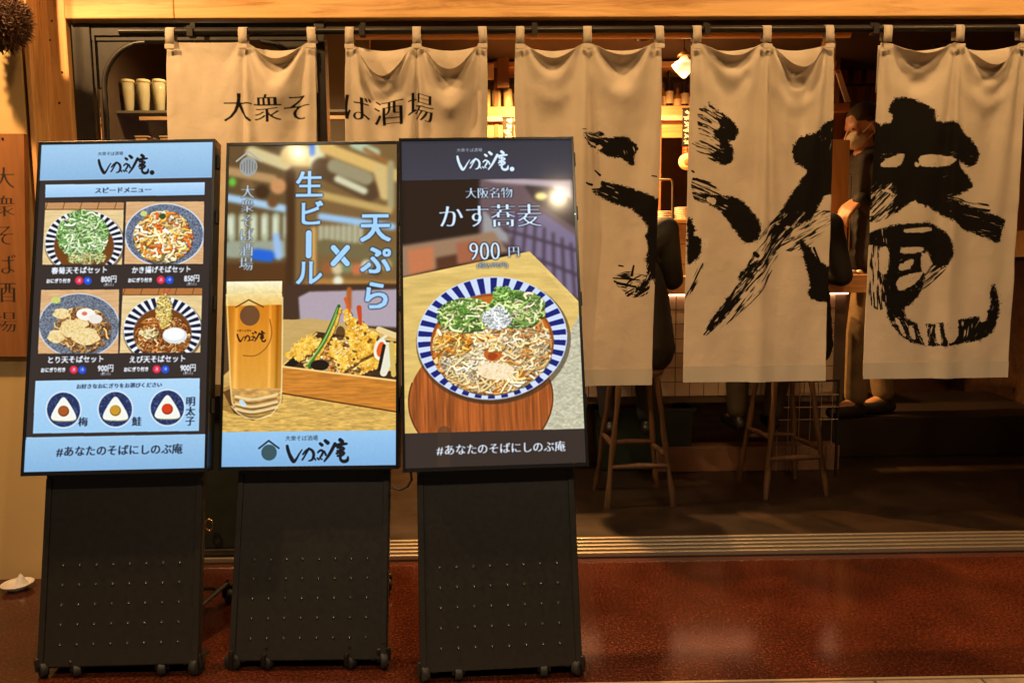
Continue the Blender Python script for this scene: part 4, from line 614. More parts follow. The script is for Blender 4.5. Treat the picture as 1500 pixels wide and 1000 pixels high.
    c.line([(715,10),(740,80)], [9,6], C8(206, 92, 34)); c.line([(790,60),(800,150)], [14,8], C8(196, 70, 30))
    c.ell(910, 290, 36, 60, C8(238, 232, 214), 1, 10); c.ell(912, 290, 22, 42, C8(224, 90, 30), 1, 10); c.line([(960,200),(900,250),(880,300)], 7, C8(226, 226, 206)); c.line([(950,260),(955,330),(930,420)], [10,26,20], C8(226, 222, 200)); c.line([(930,270),(905,400)], 9, C8(30,26,20)); c.line([(900,180),(990,215)], 16, C8(226, 200, 140)); c.line([(970,260),(985,430)], 14, C8(206, 176, 90))
    c.ell(580, 375, 50, 30, C8(28, 20, 14)); c.ell(690, 200, 26, 40, C8(70, 44, 20), .8)
    c.tex([(375,380),(1010,470),(1010,640),(375,530)], lambda h, w: C8(196,124,44)*(1+.35*(vnoise(h, w, (6, 60), 4, 3)[..., None]-.5)))
    c.line([(375,381),(1010,466)], 5, C8(240, 200, 124), sm=False); c.line([(375,530),(1010,640)], 3.5, C8(80, 40, 14), sm=False)
    # glass of beer
    c.poly([(50,520),(95,500),(370,560),(340,630),(215,682),(110,640)], C8(70, 40, 14), .75, sm=False)
    c.view(310, 190, 3.846); c.poly([(72,845),(385,840),(382,1010),(72,1010)], C8(236, 222, 170))
    c.tex([(72,832),(386,830),(384,900),(72,905)], lambda h, w: grad((246,240,206), (228,206,140), h, w, .15, 3, 12))
    c.view(310, 430, 3.7037)
    c.tex([(66,-20),(372,-20),(372,60),(66,60)], lambda h, w: grad((236,214,150), (222,172,80), h, w, .12, 8, 14))
    def beer(h, w):
        x = np.linspace(-1, 1, w)[None, :, None]; y = np.linspace(0, 1, h)[:, None, None]
        b = C8(206,122,20)*(1-y)+C8(226,170,74)*y; e = np.abs(x)**6
        return np.clip((b*(1-.25*e)+.12*np.exp(-((x+.62)/.07)**2)-.14*np.exp(-((x-.8)/.06)**2)+.10*np.exp(-((x-.55)/.05)**2))*(1+.06*(vnoise(h, w, (60, 12), 6)[..., None]-.5)), 0, 1)
    c.tex([(64,45),(374,40),(372,500),(340,620),(220,668),(120,630),(92,520)], beer)
    c.tex([(92,500),(370,500),(360,585),(330,640),(225,668),(130,640),(100,585)], lambda h, w: grad((206,156,84), (160,124,62), h, w, .5, 5, (8, 26)))
    for y, q in ((545, 20), (585, 14), (615, 12)): c.line([(120,y),(215,y+18),(345,y-8)], 7, C8(240, 220, 170), .75); c.line([(120,y+q),(215,y+q+18),(345,y+q-8)], 3, C8(96, 62, 26), .7)
    c.line([(150,575),(165,592)], 12, C8(190,220,236), .9); c.line([(72,10),(92,500),(108,600)], 4, C8(246,220,150), .7); c.line([(374,0),(370,520),(352,600)], 4, C8(250,230,170), .7)
    c.line([(96,600),(150,650),(225,672),(310,650),(350,605)], 3, C8(250, 230, 170), .8)
    c.line([(120,52),(190,12),(270,52)], 3.5, C8(90, 60, 30), sm=False); c.ell(196, 98, 54, 56, C8(108, 70, 40)); logo(c, 124, 182, 160, C8(40, 24, 12))
    c.line([(305,120),(315,200),(290,270),(230,318),(160,318)], 3, C8(150, 90, 24))
    # footer
    c.tex([(30,745),(1020,742),(1020,960),(30,960)], lambda h, w: grad((146,192,230), (124,172,216), h, w))
    logo(c, 396, 786, 350, C8(16, 20, 28)); c.line([(248,838),(302,795),(358,838)], 4.5, C8(30, 44, 54), sm=False); c.ell(304, 862, 43, 45, C8(54, 82, 88))
    # lettering
    c.view(310, 190, 3.846)
    B = C8(158, 204, 246); G = (C8(24, 34, 52), 5)
    c.text('生', 533, 290, 166, B, 'bold', glow=G); c.text('ビ', 543, 452, 160, B, 'bold', glow=G); c.line([(533,560),(533,690)], 19, C8(24,34,52), sm=False, soft=4); c.line([(533,562),(533,688)], 17, B, sm=False); c.text('ル', 535, 782, 162, B, 'bold', glow=G)
    c.text('天', 906, 530, 182, B, 'bold', glow=G); c.text('ぷ', 912, 715, 178, B, 'bold', glow=G); c.text('ら', 915, 915, 178, B, 'bold', glow=G)
    for a in ((672, 645, 750, 735), (750, 645, 672, 735)): c.line([a[:2], a[2:]], 19, C8(24,34,52), sm=False, soft=4); c.line([a[:2], a[2:]], 16, B, sm=False)
    c.text('大衆そば酒場', 186, 525, 84, C8(176, 196, 214), 'serif', vert=True, glow=(C8(70, 66, 60), 3), pitch=1.0)
    c.line([(128,160),(194,108),(264,160)], 5, C8(170, 170, 160), sm=False); c.ell(194, 190, 50, 54, C8(150, 158, 160), .9)
    for k in range(6): c.line([(156+k*15, 150+10*abs(k-2.5)), (156+k*15, 232-10*abs(k-2.5))], 2, C8(100,100,96))
    c.soften(.62); return c.a
def screen_three():
    c = Canvas([(588.5,208.5),(830,206.5),(858.4,682.4),(598.5,683.5)], 253, 475, 3, C8(36, 28, 26))
    c.view(575, 190, 3.846)
    c.poly([(480,280),(1000,275),(1050,1000),(640,700),(480,600)], C8(104, 84, 88)); c.poly([(700,280),(1000,275),(1010,560),(780,400)], C8(60, 48, 48))
    c.poly([(480,280),(720,280),(900,290),(990,290),(990,400),(880,330),(560,300)], C8(176, 160, 168)); c.poly([(640,470),(840,480),(1040,620),(1050,1000),(800,830),(650,600)], C8(120, 108, 136))
    for k in range(7): c.line([(690+k*50, 470+k*30), (660+k*60, 700+k*50)], 7, C8(62, 48, 58))
    for k in range(4): c.line([(600, 560+k*90), (1060, 700+k*140)], 8, C8(66, 54, 66))
    c.ell(820, 380, 34, 22, C8(250, 226, 140)); c.poly([(500,450),(640,600),(640,640),(500,600)], C8(150, 148, 150))
    c.poly([(60,650),(560,575),(640,690),(60,830)], C8(150, 118, 92)); c.poly([(90,675),(230,655),(235,790),(100,815)], C8(190, 116, 76)); c.poly([(245,720),(360,700),(365,775),(250,790)], C8(84, 50, 34)); c.poly([(355,640),(480,620),(500,740),(370,760)], C8(160, 96, 66))
    c.poly([(55,285),(470,285),(480,575),(60,650)], C8(40, 28, 22))
    c.a = blur(c.a, 7)
    c.tex([(60,830),(760,690),(830,760),(1070,1010),(1070,1300),(60,1300)], lambda h, w: C8(222,190,110)*(1+.18*(vnoise(h, w, (14, 90), 3)[..., None]-.5)))
    c.view(575, 400, 3.3333)
    c.tex([(60,20),(740,0),(900,190),(945,240),(945,775),(60,775)], lambda h, w: C8(214,182,104)*(1+.2*(vnoise(h, w, (16, 90), 5)[..., None]-.5)))
    c.tex([(760,560),(845,330),(910,190),(950,230),(950,775),(740,775)], lambda h, w: C8(190,186,160)*(1+.35*(vnoise(h, w, (7, 12), 6)[..., None]-.5)))
    c.tex([(435+345*math.cos(t), 620+300*math.sin(t)) for t in np.linspace(0, 2*PI, 60)], lambda h, w: C8(158,82,34)*(1+.7*(vnoise(h, w, (160, 7), 8, 3)[..., None]-.5)))
    c.line([(435+345*math.cos(t), 620+300*math.sin(t)) for t in np.linspace(-.3, PI+.3, 40)], 3, C8(90, 40, 16))
    c.ell(490, 360, 330, 280, C8(60, 30, 14), .5); c.ell(488, 335, 340, 290, C8(180, 150, 110))
    striped_bowl(c, 486, 320, 360, 300, 34, .78, (20,32,112), (200,214,238), 3, .5)
    c.ell(486, 348, 296, 246, C8(150, 78, 24)); c.ell(486, 352, 286, 238, C8(190, 104, 36)); c.line([(486+288*math.cos(t), 352+240*math.sin(t)) for t in np.linspace(.3, PI-.3, 40)], 3, C8(246, 196, 110))
    bowl_food(c, 486, 366, 284, 222, 31, [(240,206,146), (230,178,104), (248,226,180), (218,150,70), (196,110,40), (238,190,116), (250,234,196)], 560, .34, .026)
    bowl_food(c, 360, 420, 120, 110, 36, [(246,224,176), (232,196,130), (250,236,200)], 90, .5, .05)
    bowl_food(c, 640, 360, 130, 120, 37, [(240,206,140), (250,226,180), (206,130,60)], 130, .4, .045)
    bowl_food(c, 300, 345, 90, 60, 38, [(216,130,40), (240,200,120), (230,160,60)], 60, .5, .07)
    c.poly([(455,375),(490,360),(525,380),(530,410),(500,432),(462,425),(446,400)], C8(190, 96, 36), sm=True); c.poly([(466,400),(495,392),(512,408),(492,426),(470,420)], C8(156, 62, 22), sm=True); bowl_food(c, 488, 362, 60, 22, 44, [(236,190,110), (250,226,170), (214,140,60)], 26, .7, .10); c.ell(300,190,26,18,C8(176,60,24))
    c.tex([(430,450),(500,440),(590,470),(560,520),(470,520),(420,490)], speckle(4, [(226,196,150), (246,230,196), (214,176,120)], 9), sm=True)
    bowl_food(c, 360, 205, 140, 80, 32, [(110,150,62), (170,200,104), (70,110,40), (216,228,150), (236,224,170), (90,134,52)], 210, .42, .045)
    bowl_food(c, 605, 180, 135, 90, 33, [(120,160,70), (180,208,116), (74,116,46), (222,232,166), (240,226,176)], 210, .45, .045)
    bowl_food(c, 530, 100, 46, 36, 34, [(110,160,70), (170,206,110)], 50, .6, .13)
    bowl_food(c, 505, 222, 72, 56, 35, [(236,242,242), (250,252,252), (214,222,220)], 150, .4, .05)
    c.rect(50, 775, 960, 960, C8(52, 42, 38)); c.line([(260,775),(260,960)], 30, C8(66, 50, 40), .5)
    c.text('#あなたのそばにしのぶ庵', 535, 860, 52, C8(214, 228, 244), 'serif')
    c.view(575, 190, 3.846)
    c.tex([(50,50),(1000,50),(1000,275),(50,288)], lambda h, w: grad((54,54,64), (60,60,72), h, w))
    logo(c, 350, 122, 290, C8(206, 226, 244), seal=True)
    W = C8(206, 226, 244); G = (C8(20, 24, 40), 5)
    c.text('大阪名物', 532, 358, 68, W, 'serif', glow=G); c.text('かす蕎麦', 540, 487, 148, W, 'serif', glow=G)
    c.text('900', 512, 680, 150, W, 'serif', glow=G, sx=.78); c.text('円', 672, 690, 70, W, 'serif', glow=G); c.text('(税込990円)', 555, 766, 34, W, 'plain', glow=G)
    c.soften(.62); return c.a

# ---- brush ink on the curtains.  Returns a 0..1 ink mask in the curtain's own u,v
def ink(quad, w, h, solids, dry, holes, strokes, seed, words=(), k=3, thin=()):
    c = Canvas(quad, w, h, k); z = None
    def ras(lst):
        s = np.zeros((c.H, c.W))
        for v, pts in lst:
            c.view(*v); r = c.mask(pts, True)
            if r: y0, y1, x0, x1 = r[1]; s[y0:y1, x0:x1] = np.maximum(s[y0:y1, x0:x1], r[0])
        return s
    S = ras(solids)
    n1 = .7*(vnoise(c.H, c.W, 14, seed, 3)-.5)+.5*(vnoise(c.H, c.W, (4, 12), seed+50, 2)-.5)+.6*(vnoise(c.H, c.W, 3, seed+70, 1)-.5)
    m = np.clip((blur(S, 5)+n1*1.15*(blur(S, 9) > .03)*(blur(S, 7) < .93)-.5)*4+.5, 0, 1) if solids else S
    for v, pts, ang, thr in dry:       # dry brush: streaks along the stroke
        c.view(*v); r = c.mask(pts, True)
        if not r: continue
        y0, y1, x0, x1 = r[1]; Y, X = np.mgrid[y0:y1, x0:x1].astype(float); a = rad(ang)
        u = X*math.cos(a)+Y*math.sin(a); q = -X*math.sin(a)+Y*math.cos(a); u -= u.min(); q -= q.min()
        N_ = vnoise(int(q.max())+2, int(u.max())+2, (6, 60), seed+int(ang*3), 3)
        val = N_[q.astype(int), u.astype(int)]
        t = np.clip((val-thr)*14+.5, 0, 1)*np.clip((blur(r[0].astype(float), 3)-.35)*6, 0, 1)
        m[y0:y1, x0:x1] = np.maximum(m[y0:y1, x0:x1], t)
    for v, pts, ang, thr in thin:      # where the brush ran dry inside a stroke
        c.view(*v); r = c.mask(pts, True)
        if not r: continue
        y0, y1, x0, x1 = r[1]; Y, X = np.mgrid[y0:y1, x0:x1].astype(float); a = rad(ang)
        u = X*math.cos(a)+Y*math.sin(a); q = -X*math.sin(a)+Y*math.cos(a); u -= u.min(); q -= q.min()
        N_ = vnoise(int(q.max())+2, int(u.max())+2, (5, 44), seed+90+int(ang*3), 3)
        m[y0:y1, x0:x1] *= 1-np.clip((N_[q.astype(int), u.astype(int)]-thr-.13)*14+.5, 0, 1)*np.clip((blur(r[0].astype(float), 8)-.3)*3, 0, 1)
    for v, pts in holes:
        c.view(*v); r = c.mask(pts, True)
        if r: y0, y1, x0, x1 = r[1]; m[y0:y1, x0:x1] *= 1-np.clip((blur(r[0].astype(float), 2)+n1[y0:y1, x0:x1]*1.3-.45)*4+.5, 0, 1)
    for v, pts, rr in strokes:
        c.view(*v); c.a[:] = 0; c.line(pts, rr, (1, 1, 1), soft=1.5); m = np.maximum(m, np.clip((c.a[..., 0]+n1*.5-.35)*4, 0, 1)*(c.a[..., 0] > 0))
    c.z = None
    for s, x, y, size in words:
        c.a[:] = 0; c.text(s, x, y, size, (1, 1, 1), 'serif'); m = np.maximum(m, c.a[..., 0])
    return np.clip(m, 0, 1)
A_ = (840, 180, 3.7045); B_ = (990, 140, 2.7778); C_ = (1250, 120, 2.5)
INK3 = dict(solids=[(A_, [(40,92),(90,100),(130,98),(200,100),(280,95),(320,125),(348,160),(330,200),(322,255),(285,238),(250,212),(190,205),(130,160),(80,130)]),
        (A_, [(155,342),(200,352),(300,375),(370,405),(440,440),(475,470),(475,890),(430,870),(400,905),(375,940),(350,930),(330,925),(370,890),(395,850),(392,760),(400,700),(388,650),(396,600),(370,560),(320,500),(260,480),(200,455),(130,415),(110,395),(150,385)])],
    dry=[(A_, [(30,60),(130,60),(170,85),(90,100)], 10, .5), (A_, [(60,90),(170,95),(170,180),(100,150)], 28, .55), (A_, [(225,850),(330,830),(420,880),(340,960),(240,905)], 8, .55), (A_, [(300,880),(400,850),(400,950),(290,960)], 150, .5)],
    holes=[(A_, [(128,145),(150,140),(158,158),(140,165)])],
    strokes=[(A_, [(125,282),(150,308)], [4,6]), (A_, [(65,352),(108,360)], [5,7]), (A_, [(110,385),(170,385)], [4,8]), (A_, [(328,800),(318,850)], [5,8]), (A_, [(250,798),(272,802)], [5,4]), (A_, [(235,864),(330,874)], [4,5]), (A_, [(238,892),(340,912)], [5,6]), (A_, [(415,318),(440,322)], [3,4]), (A_, [(430,840),(440,900)], [3,2])])
INK4 = dict(solids=[(B_, [(128,14),(190,50),(235,92),(247,130),(235,158),(212,165),(231,200),(226,240),(195,262),(160,248),(150,215),(180,185),(165,160),(150,130),(175,95),(160,60)]),
        (B_, [(120,372),(170,382),(240,390),(290,430),(328,480),(338,530),(325,565),(290,578),(250,550),(220,500),(180,450),(130,415),(100,380)]),
        (B_, [(50,475),(70,490),(82,520),(75,545),(100,555),(106,590),(96,630),(70,655),(50,655)]),
        (B_, [(640,100),(560,130),(500,145),(474,190),(474,225),(490,255),(526,285),(500,330),(450,410),(418,470),(430,500),(480,512),(540,488),(580,430),(605,385),(640,360)]),
        (B_, [(400,500),(455,520),(430,560),(395,610),(365,655),(320,700),(285,720),(250,735),(255,705),(290,668),(335,640),(372,580)]),
        (B_, [(505,565),(545,600),(580,650),(630,700),(630,815),(560,815),(535,790),(545,760),(530,690),(512,620)]),
        (B_, [(220,790),(255,790),(240,830),(185,900),(135,940),(130,915),(165,860)])],
    dry=[(B_, [(105,30),(180,60),(200,150),(120,160),(95,110)], 25, .5), (B_, [(75,170),(210,165),(180,250),(100,215)], 20, .52), (B_, [(75,310),(170,350),(160,410),(80,400)], 22, .5),
         (B_, [(100,660),(40,800),(60,790),(110,690)], 115, .5), (B_, [(380,480),(480,520),(300,760),(140,945),(120,930),(250,740)], 128, .5), (B_, [(440,560),(390,700),(290,830),(170,945),(280,800),(380,640)], 128, .58),
         (B_, [(440,480),(620,450),(610,520),(520,600),(440,600)], 150, .53)],
    holes=[(B_, [(150,90),(178,98),(172,112),(140,108)]), (B_, [(130,390),(160,400),(155,420),(128,408)])],
    strokes=[(B_, [(88,318),(160,352)], [6,4]), (B_, [(315,620),(325,630)], [9,9]), (B_, [(395,690),(330,790),(240,880)], [2,2,1.5]), (B_, [(560,600),(596,690)], [5,3]), (B_, [(70,285),(78,290)], [4,4])])
INK5 = dict(solids=[(C_, [(70,158),(110,143),(143,130),(130,90),(150,50),(200,38),(250,55),(290,88),(297,130),(370,135),(430,190),(460,240),(452,282),(420,290),(380,272),(440,352),(422,382),(370,403),(330,412),(400,425),(470,455),(552,490),(545,530),(530,576),(480,556),(400,520),(320,470),(250,432),(213,420),(165,455),(125,470),(148,405),(125,372),(70,378)]),
        (C_, [(60,535),(150,505),(210,500),(280,500),(330,530),(358,590),(350,640),(320,668),(290,650),(275,620),(262,600),(262,680),(250,740),(215,790),(185,812),(190,860),(140,860),(118,800),(100,770),(112,690),(118,600),(60,575)]),
        (C_, [(120,820),(160,830),(230,868),(300,870),(380,858),(470,842),(500,800),(497,765),(513,728),(534,800),(528,862),(500,918),(430,944),(350,955),(250,955),(180,922),(135,868)])],
    dry=[(C_, [(60,380),(150,400),(140,470),(60,490)], 130, .48), (C_, [(75,575),(130,570),(120,800),(60,780)], 85, .5), (C_, [(230,630),(340,650),(260,740),(160,750)], 140, .5), (C_, [(300,405),(480,425),(480,470),(330,440)], 12, .5)],
    holes=[(C_, [(108,282),(150,253),(186,250),(165,288),(120,294)]), (C_, [(246,252),(330,256),(366,272),(330,292),(246,290)]), (C_, [(175,590),(245,588),(248,602),(180,610)]), (C_, [(248,612),(275,620),(280,650),(262,684),(245,660)]), (C_, [(168,650),(215,632),(205,662),(170,672)]), (C_, [(165,700),(250,680),(220,722),(165,745)]),
        (C_, [(190,520),(280,515),(270,530),(190,532)]), (C_, [(100,592),(128,596),(122,680),(98,672)]), (C_, [(232,870),(262,868),(275,945),(262,950)]), (C_, [(330,850),(380,850),(380,925),(340,940)]), (C_, [(460,830),(480,815),(488,850),(468,868)]), (C_, [(150,850),(165,860),(190,915),(172,905)]), (C_, [(200,880),(215,885),(225,930),(208,920)]), (C_, [(300,880),(312,875),(318,940),(305,940)]), (C_, [(225,276),(236,280),(236,292),(224,290)])],
    strokes=[])
INK3['thin'] = [(A_, [(30,70),(170,90),(170,170),(60,140)], 25, .60), (A_, [(100,370),(200,350),(240,440),(120,430)], 22, .62), (A_, [(370,800),(450,780),(450,960),(320,960)], 110, .60), (A_, [(270,130),(350,150),(340,250),(280,220)], 70, .66)]
INK4['thin'] = [(B_, [(120,10),(190,60),(180,160),(120,150)], 25, .56), (B_, [(150,165),(190,180),(180,250),(120,230)], 18, .56), (B_, [(80,360),(200,380),(190,450),(100,420)], 24, .58), (B_, [(380,470),(560,470),(480,620),(340,700),(330,620)], 128, .56), (B_, [(250,690),(370,640),(300,740),(240,750)], 128, .60), (B_, [(560,100),(640,100),(640,200),(590,180)], 100, .68), (B_, [(200,780),(260,780),(170,920),(120,940)], 128, .60)]
INK5['thin'] = [(C_, [(60,360),(150,360),(150,480),(60,480)], 130, .54), (C_, [(60,540),(120,520),(125,800),(60,780)], 82, .58), (C_, [(290,400),(552,470),(552,580),(420,520)], 14, .64), (C_, [(110,810),(250,850),(300,960),(170,930)], 60, .62), (C_, [(260,860),(420,850),(420,960),(280,960)], 96, .60), (C_, [(430,820),(540,720),(540,880),(460,940)], 115, .66), (C_, [(340,250),(460,250),(430,400),(340,400)], 165, .68)]
# ------------------------------------------------------------------ materials of the place
PINE = wood('pine', (.30,.13,.04), (.58,.31,.11), (.70,.41,.17), 'z', .45)
PINE_X = wood('pine_beam', (.36,.16,.04), (.72,.42,.15), (.84,.54,.22), 'x', .45)
OAK = wood('shelf_wood', (.30,.13,.04), (.46,.22,.08), (.55,.28,.11), 'x', .45)
LEGW = wood('stool_wood', (.055,.026,.011), (.10,.05,.02), (.15,.08,.035), 'z', .55)
DARKW = wood('dark_wood', (.03,.014,.006), (.06,.028,.012), (.09,.04,.018), 'x', .5)
BOARD = wood('sign_board', (.20,.075,.02), (.27,.105,.03), (.32,.13,.04), 'z', .6)
PLASTER = mottled('cream_plaster', (.50,.34,.14), (.58,.40,.18), 3, .8, .15, (1,1,.25))
BLACKF = mottled('black_frame_paint', (.018,.015,.012), (.032,.027,.021), 20, .42, .05)
PANELG = mottled('dark_green_panel', (.010,.016,.014), (.018,.024,.02), 12, .5, .05)
STEEL = mat('rail_aluminium', (.55,.47,.36), .38, .85)
DARKM = mat('dark_metal', (.03,.027,.024), .4, .6)
CHROME = mat('chrome', (.7,.68,.64), .18, 1)
STANDM = mottled('stand_black_powder_coat', (.009,.008,.0065), (.013,.011,.009), 60, .42, .04, rr=(.38, .5))
BEZ = mat('black_bezel', (.008,.008,.009), .28)
RUBBER = mat('black_rubber', (.012,.012,.012), .6)
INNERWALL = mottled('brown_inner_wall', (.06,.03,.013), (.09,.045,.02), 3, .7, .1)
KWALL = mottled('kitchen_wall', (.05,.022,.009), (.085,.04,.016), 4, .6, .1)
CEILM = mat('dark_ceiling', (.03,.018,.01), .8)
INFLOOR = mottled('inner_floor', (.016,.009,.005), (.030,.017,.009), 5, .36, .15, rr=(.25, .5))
TILE = mottled('pale_wall_tile', (.46,.35,.26), (.56,.44,.33), 9, .25, .02)
GROUT = mat('dark_grout', (.10,.07,.05), .8)
GLASSW = mat('window_glass', (1, 1, 1), .02, Transmission_Weight=1.0, IOR=1.45)
# thin pane: mostly see-through, a little mirror
def pane_mat():
    m = bpy.data.materials.new('pane_glass'); m.use_nodes = True; n = m.node_tree; n.nodes.clear()
    o = n.nodes.new('ShaderNodeOutputMaterial'); t = n.nodes.new('ShaderNodeBsdfTransparent'); g = n.nodes.new('ShaderNodeBsdfGlossy'); x = n.nodes.new('ShaderNodeMixShader'); f = n.nodes.new('ShaderNodeFresnel')
    t.inputs[0].default_value = (.86, .84, .78, 1); g.inputs['Roughness'].default_value = .03; f.inputs[0].default_value = 1.35
    n.links.new(f.outputs[0], x.inputs[0]); n.links.new(t.outputs[0], x.inputs[1]); n.links.new(g.outputs[0], x.inputs[2]); n.links.new(x.outputs[0], o.inputs[0]); return m
PANE = pane_mat()
CUPG = mat('drinking_glass', (.95, .80, .45), .12, Transmission_Weight=.5, IOR=1.4)
# speckled red terrazzo, polished
def terrazzo():
    m = mat('red_stone_floor', (.2, .06, .03), .3); co = coords(m); b = m.node_tree.nodes['Principled BSDF']
    n1 = N(m, 'ShaderNodeTexNoise'); n1.inputs['Scale'].default_value = 3.2; n1.inputs['Detail'].default_value = 7; L(m, co, n1.inputs['Vector'])
    n2 = N(m, 'ShaderNodeTexNoise'); n2.inputs['Scale'].default_value = 110; n2.inputs['Detail'].default_value = 5; n2.inputs['Roughness'].default_value = .7; L(m, co, n2.inputs['Vector'])
    n3 = N(m, 'ShaderNodeTexVoronoi'); n3.inputs['Scale'].default_value = 120; L(m, co, n3.inputs['Vector'])
    c1 = ramp(m, n1.outputs[0], [(.3, (.036,.0095,.005)), (.7, (.068,.017,.0085))])
    c2 = ramp(m, n2.outputs[0], [(.36, (.35,.35,.35)), (.5, (.95,.95,.95)), (.64, (2.1,1.8,1.6))])
    mx = N(m, 'ShaderNodeMixRGB', blend_type='MULTIPLY'); mx.inputs[0].default_value = 1; L(m, c1, mx.inputs[1]); L(m, c2, mx.inputs[2])
    sp = ramp(m, n3.outputs['Distance'], [(.06, (1,1,1)), (.12, (0,0,0))])
    ms = N(m, 'ShaderNodeMath', operation='MULTIPLY'); L(m, sp, ms.inputs[0]); L(m, n2.outputs[0], ms.inputs[1])
    m2 = N(m, 'ShaderNodeMixRGB'); L(m, ms.outputs[0], m2.inputs[0]); L(m, mx.outputs[0], m2.inputs[1]); m2.inputs[2].default_value = (.42,.24,.16,1)
    L(m, m2.outputs[0], b.inputs['Base Color'])
    q = N(m, 'ShaderNodeMapRange'); L(m, n2.outputs[0], q.inputs[0]); q.inputs[1].default_value = .3; q.inputs[2].default_value = .7; q.inputs[3].default_value = .07; q.inputs[4].default_value = .17; L(m, q.outputs[0], b.inputs['Roughness'])
    ad = N(m, 'ShaderNodeMath', operation='MULTIPLY_ADD'); L(m, n1.outputs[0], ad.inputs[0]); ad.inputs[1].default_value = .8; L(m, n2.outputs[0], ad.inputs[2])
    bump(m, ad.outputs[0], .07, .002); return m
TERR = terrazzo()
PAVE = mottled('tan_paving', (.22,.16,.10), (.34,.25,.16), 30, .6, .2)

# ------------------------------------------------------------------ setting: ground, floors, room
def struct(name, mb, m, **k): return tag(mb.build(name, m, **k), kind='structure')
PV = -.975                                             # where the paving begins
struct('street_ground', MB().box((-30, -30, -.08), (30, PV-.004, -.03)), GROUT)
struct('entrance_floor', MB().box((-3.2, PV, -.06), (4.2, .02, 0)), TERR)
pv = struct('pavement', MB().box((-3.2, -1.75, -.03), (4.2, PV-.004, -.012)), GROUT)
xs = [-1.9, -1.52, -1.14, -.76, -.38, .0, .40, .795, 1.10, 1.42, 1.80]
for i in range(len(xs)-1):
    MB().box((xs[i]+.004, -1.34, -.012), (xs[i+1]-.004, PV-.012, -.002)).build('paving_tile', PAVE, pv, bevel=.003)
kb = struct('drain_strip', MB().box((-3.2, PV-.011, -.012), (4.2, PV-.001, .001)), mat('joint_strip', (.30,.22,.14), .5))
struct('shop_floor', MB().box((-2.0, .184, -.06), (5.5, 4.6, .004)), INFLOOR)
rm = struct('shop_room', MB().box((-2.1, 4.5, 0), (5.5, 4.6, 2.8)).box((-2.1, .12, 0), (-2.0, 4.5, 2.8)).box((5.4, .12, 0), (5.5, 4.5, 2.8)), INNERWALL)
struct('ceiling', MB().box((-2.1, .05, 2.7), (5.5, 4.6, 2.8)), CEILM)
# facade: left wall, post, header beam, wall above
XL, XR = FP(100, 33, 0)[0], 2.45
ZT = 2.195
p0 = FP(52, 0, -.12); xw = FP(46, 300, -.15)[0]
lw = empty('cream_wall', (-2.3, -.1, 0), 'smooth cream plastered wall at the far left, behind the hanging board', 'wall')
MB().box((-3.2, -.15, 0), (xw, .1, 3.0)).build('plaster', PLASTER, lw)
def tri_x(px, py, Y): return FP(px, py, Y)[0]
pb = empty('timber_post', (tri_x(80, 400, -.10), -.10, 0), 'knotty pine post left of the window, running floor to beam', 'post')
YP = -.025; xa, xb, xc = tri_x(47, 150, -.13), tri_x(60, 150, -.06), tri_x(107, 200, YP)
MB().box((xb+.003, YP, 0), (xc, .05, ZT+.3)).build('post_board', PINE, pb, bevel=.004)
MB().box((xa, -.155, 0), (xa+.018, -.02, ZT+.3)).build('edge_strip', PINE, pb, bevel=.002)
MB().box((xa+.021, -.07, 0), (xb, -.02, ZT+.3)).build('edge_strip', PINE, pb, bevel=.002)
for px, py in ((76, 31), (73, 59), (91, 106), (87, 151)):
    q = FP(px, py, YP-.0005); MB().lathe((q[0], YP-.0005, q[2]), [(0, -.001), (.0045, -.001), (.0045, .002), (0, .002)], 10, 'y').build('nail', DARKM, pb)
hb = empty('header_beam', (.3, -.12, ZT), 'long pine beam across the top of the shop front', 'beam')
xj = tri_x(255, 15, YP)
MB().box((xc+.002, YP-.006, ZT+.002), (xj, .04, ZT+.32)).build('beam_board', PINE_X, hb, bevel=.004)
MB().box((xj+.002, YP-.006, ZT+.002), (XR+.8, .04, ZT+.32)).build('beam_board', PINE_X, hb, bevel=.004)
uw = empty('upper_wall', (.3, 0, ZT+.33), 'plain wall above the pine beam', 'wall')
MB().box((-3.2, -.06, ZT+.325), (4.2, .1, 3.2)).build('plaster', PLASTER, uw)
rw = empty('right_wall', (3.2, 0, 0), 'plastered wall beyond the right end of the shop front', 'wall')
MB().box((XR, -.1, 0), (4.2, .12, ZT+.3)).build('plaster', PLASTER, rw)
# eave with its downlights
ev = empty('eave', (.3, -.9, 2.95), 'flat eave projecting over the pavement', 'eave')
MB().box((-3.2, -1.7, 2.95), (4.2, -.065, 3.02)).build('soffit', DARKW, ev)
ac = empty('arcade_ceiling', (.3, -3.5, 3.3), 'dark ceiling of the arcade over the street', 'ceiling')
MB().box((-6, -6.5, 3.3), (7, -1.705, 3.36)).build('ceiling_board', DARKW, ac)
def downlight(x, y, z, label, watts, grp, spot=110, col=WARM):
    t = empty('downlight', (x, y, z), label, 'lamp', grp)
    MB().lathe((x, y, z), [(.045, -.001), (.055, -.001), (.055, -.014), (.045, -.014), (.045, .03)], 24).build('ring', DARKM, t)
    l = bpy.data.lights.new('downlight_bulb', 'SPOT'); l.energy = watts; l.color = col; l.spot_size = rad(spot); l.spot_blend = .7; l.shadow_soft_size = .035
    o = bpy.data.objects.new('downlight_bulb', l); COL.objects.link(o); o.parent = t; o.location = (0, 0, -.02)
    return t
for i, (x, y) in enumerate(EAVE):
    downlight(x, y, 2.95, 'round downlight in the eave over the %s' % ['cream wall', 'two left screens', 'right screen', 'centre of the doorway', 'right end of the doorway'][i], EAVE_W[i], 'eave downlights', 165, (1.0, .58, .24))
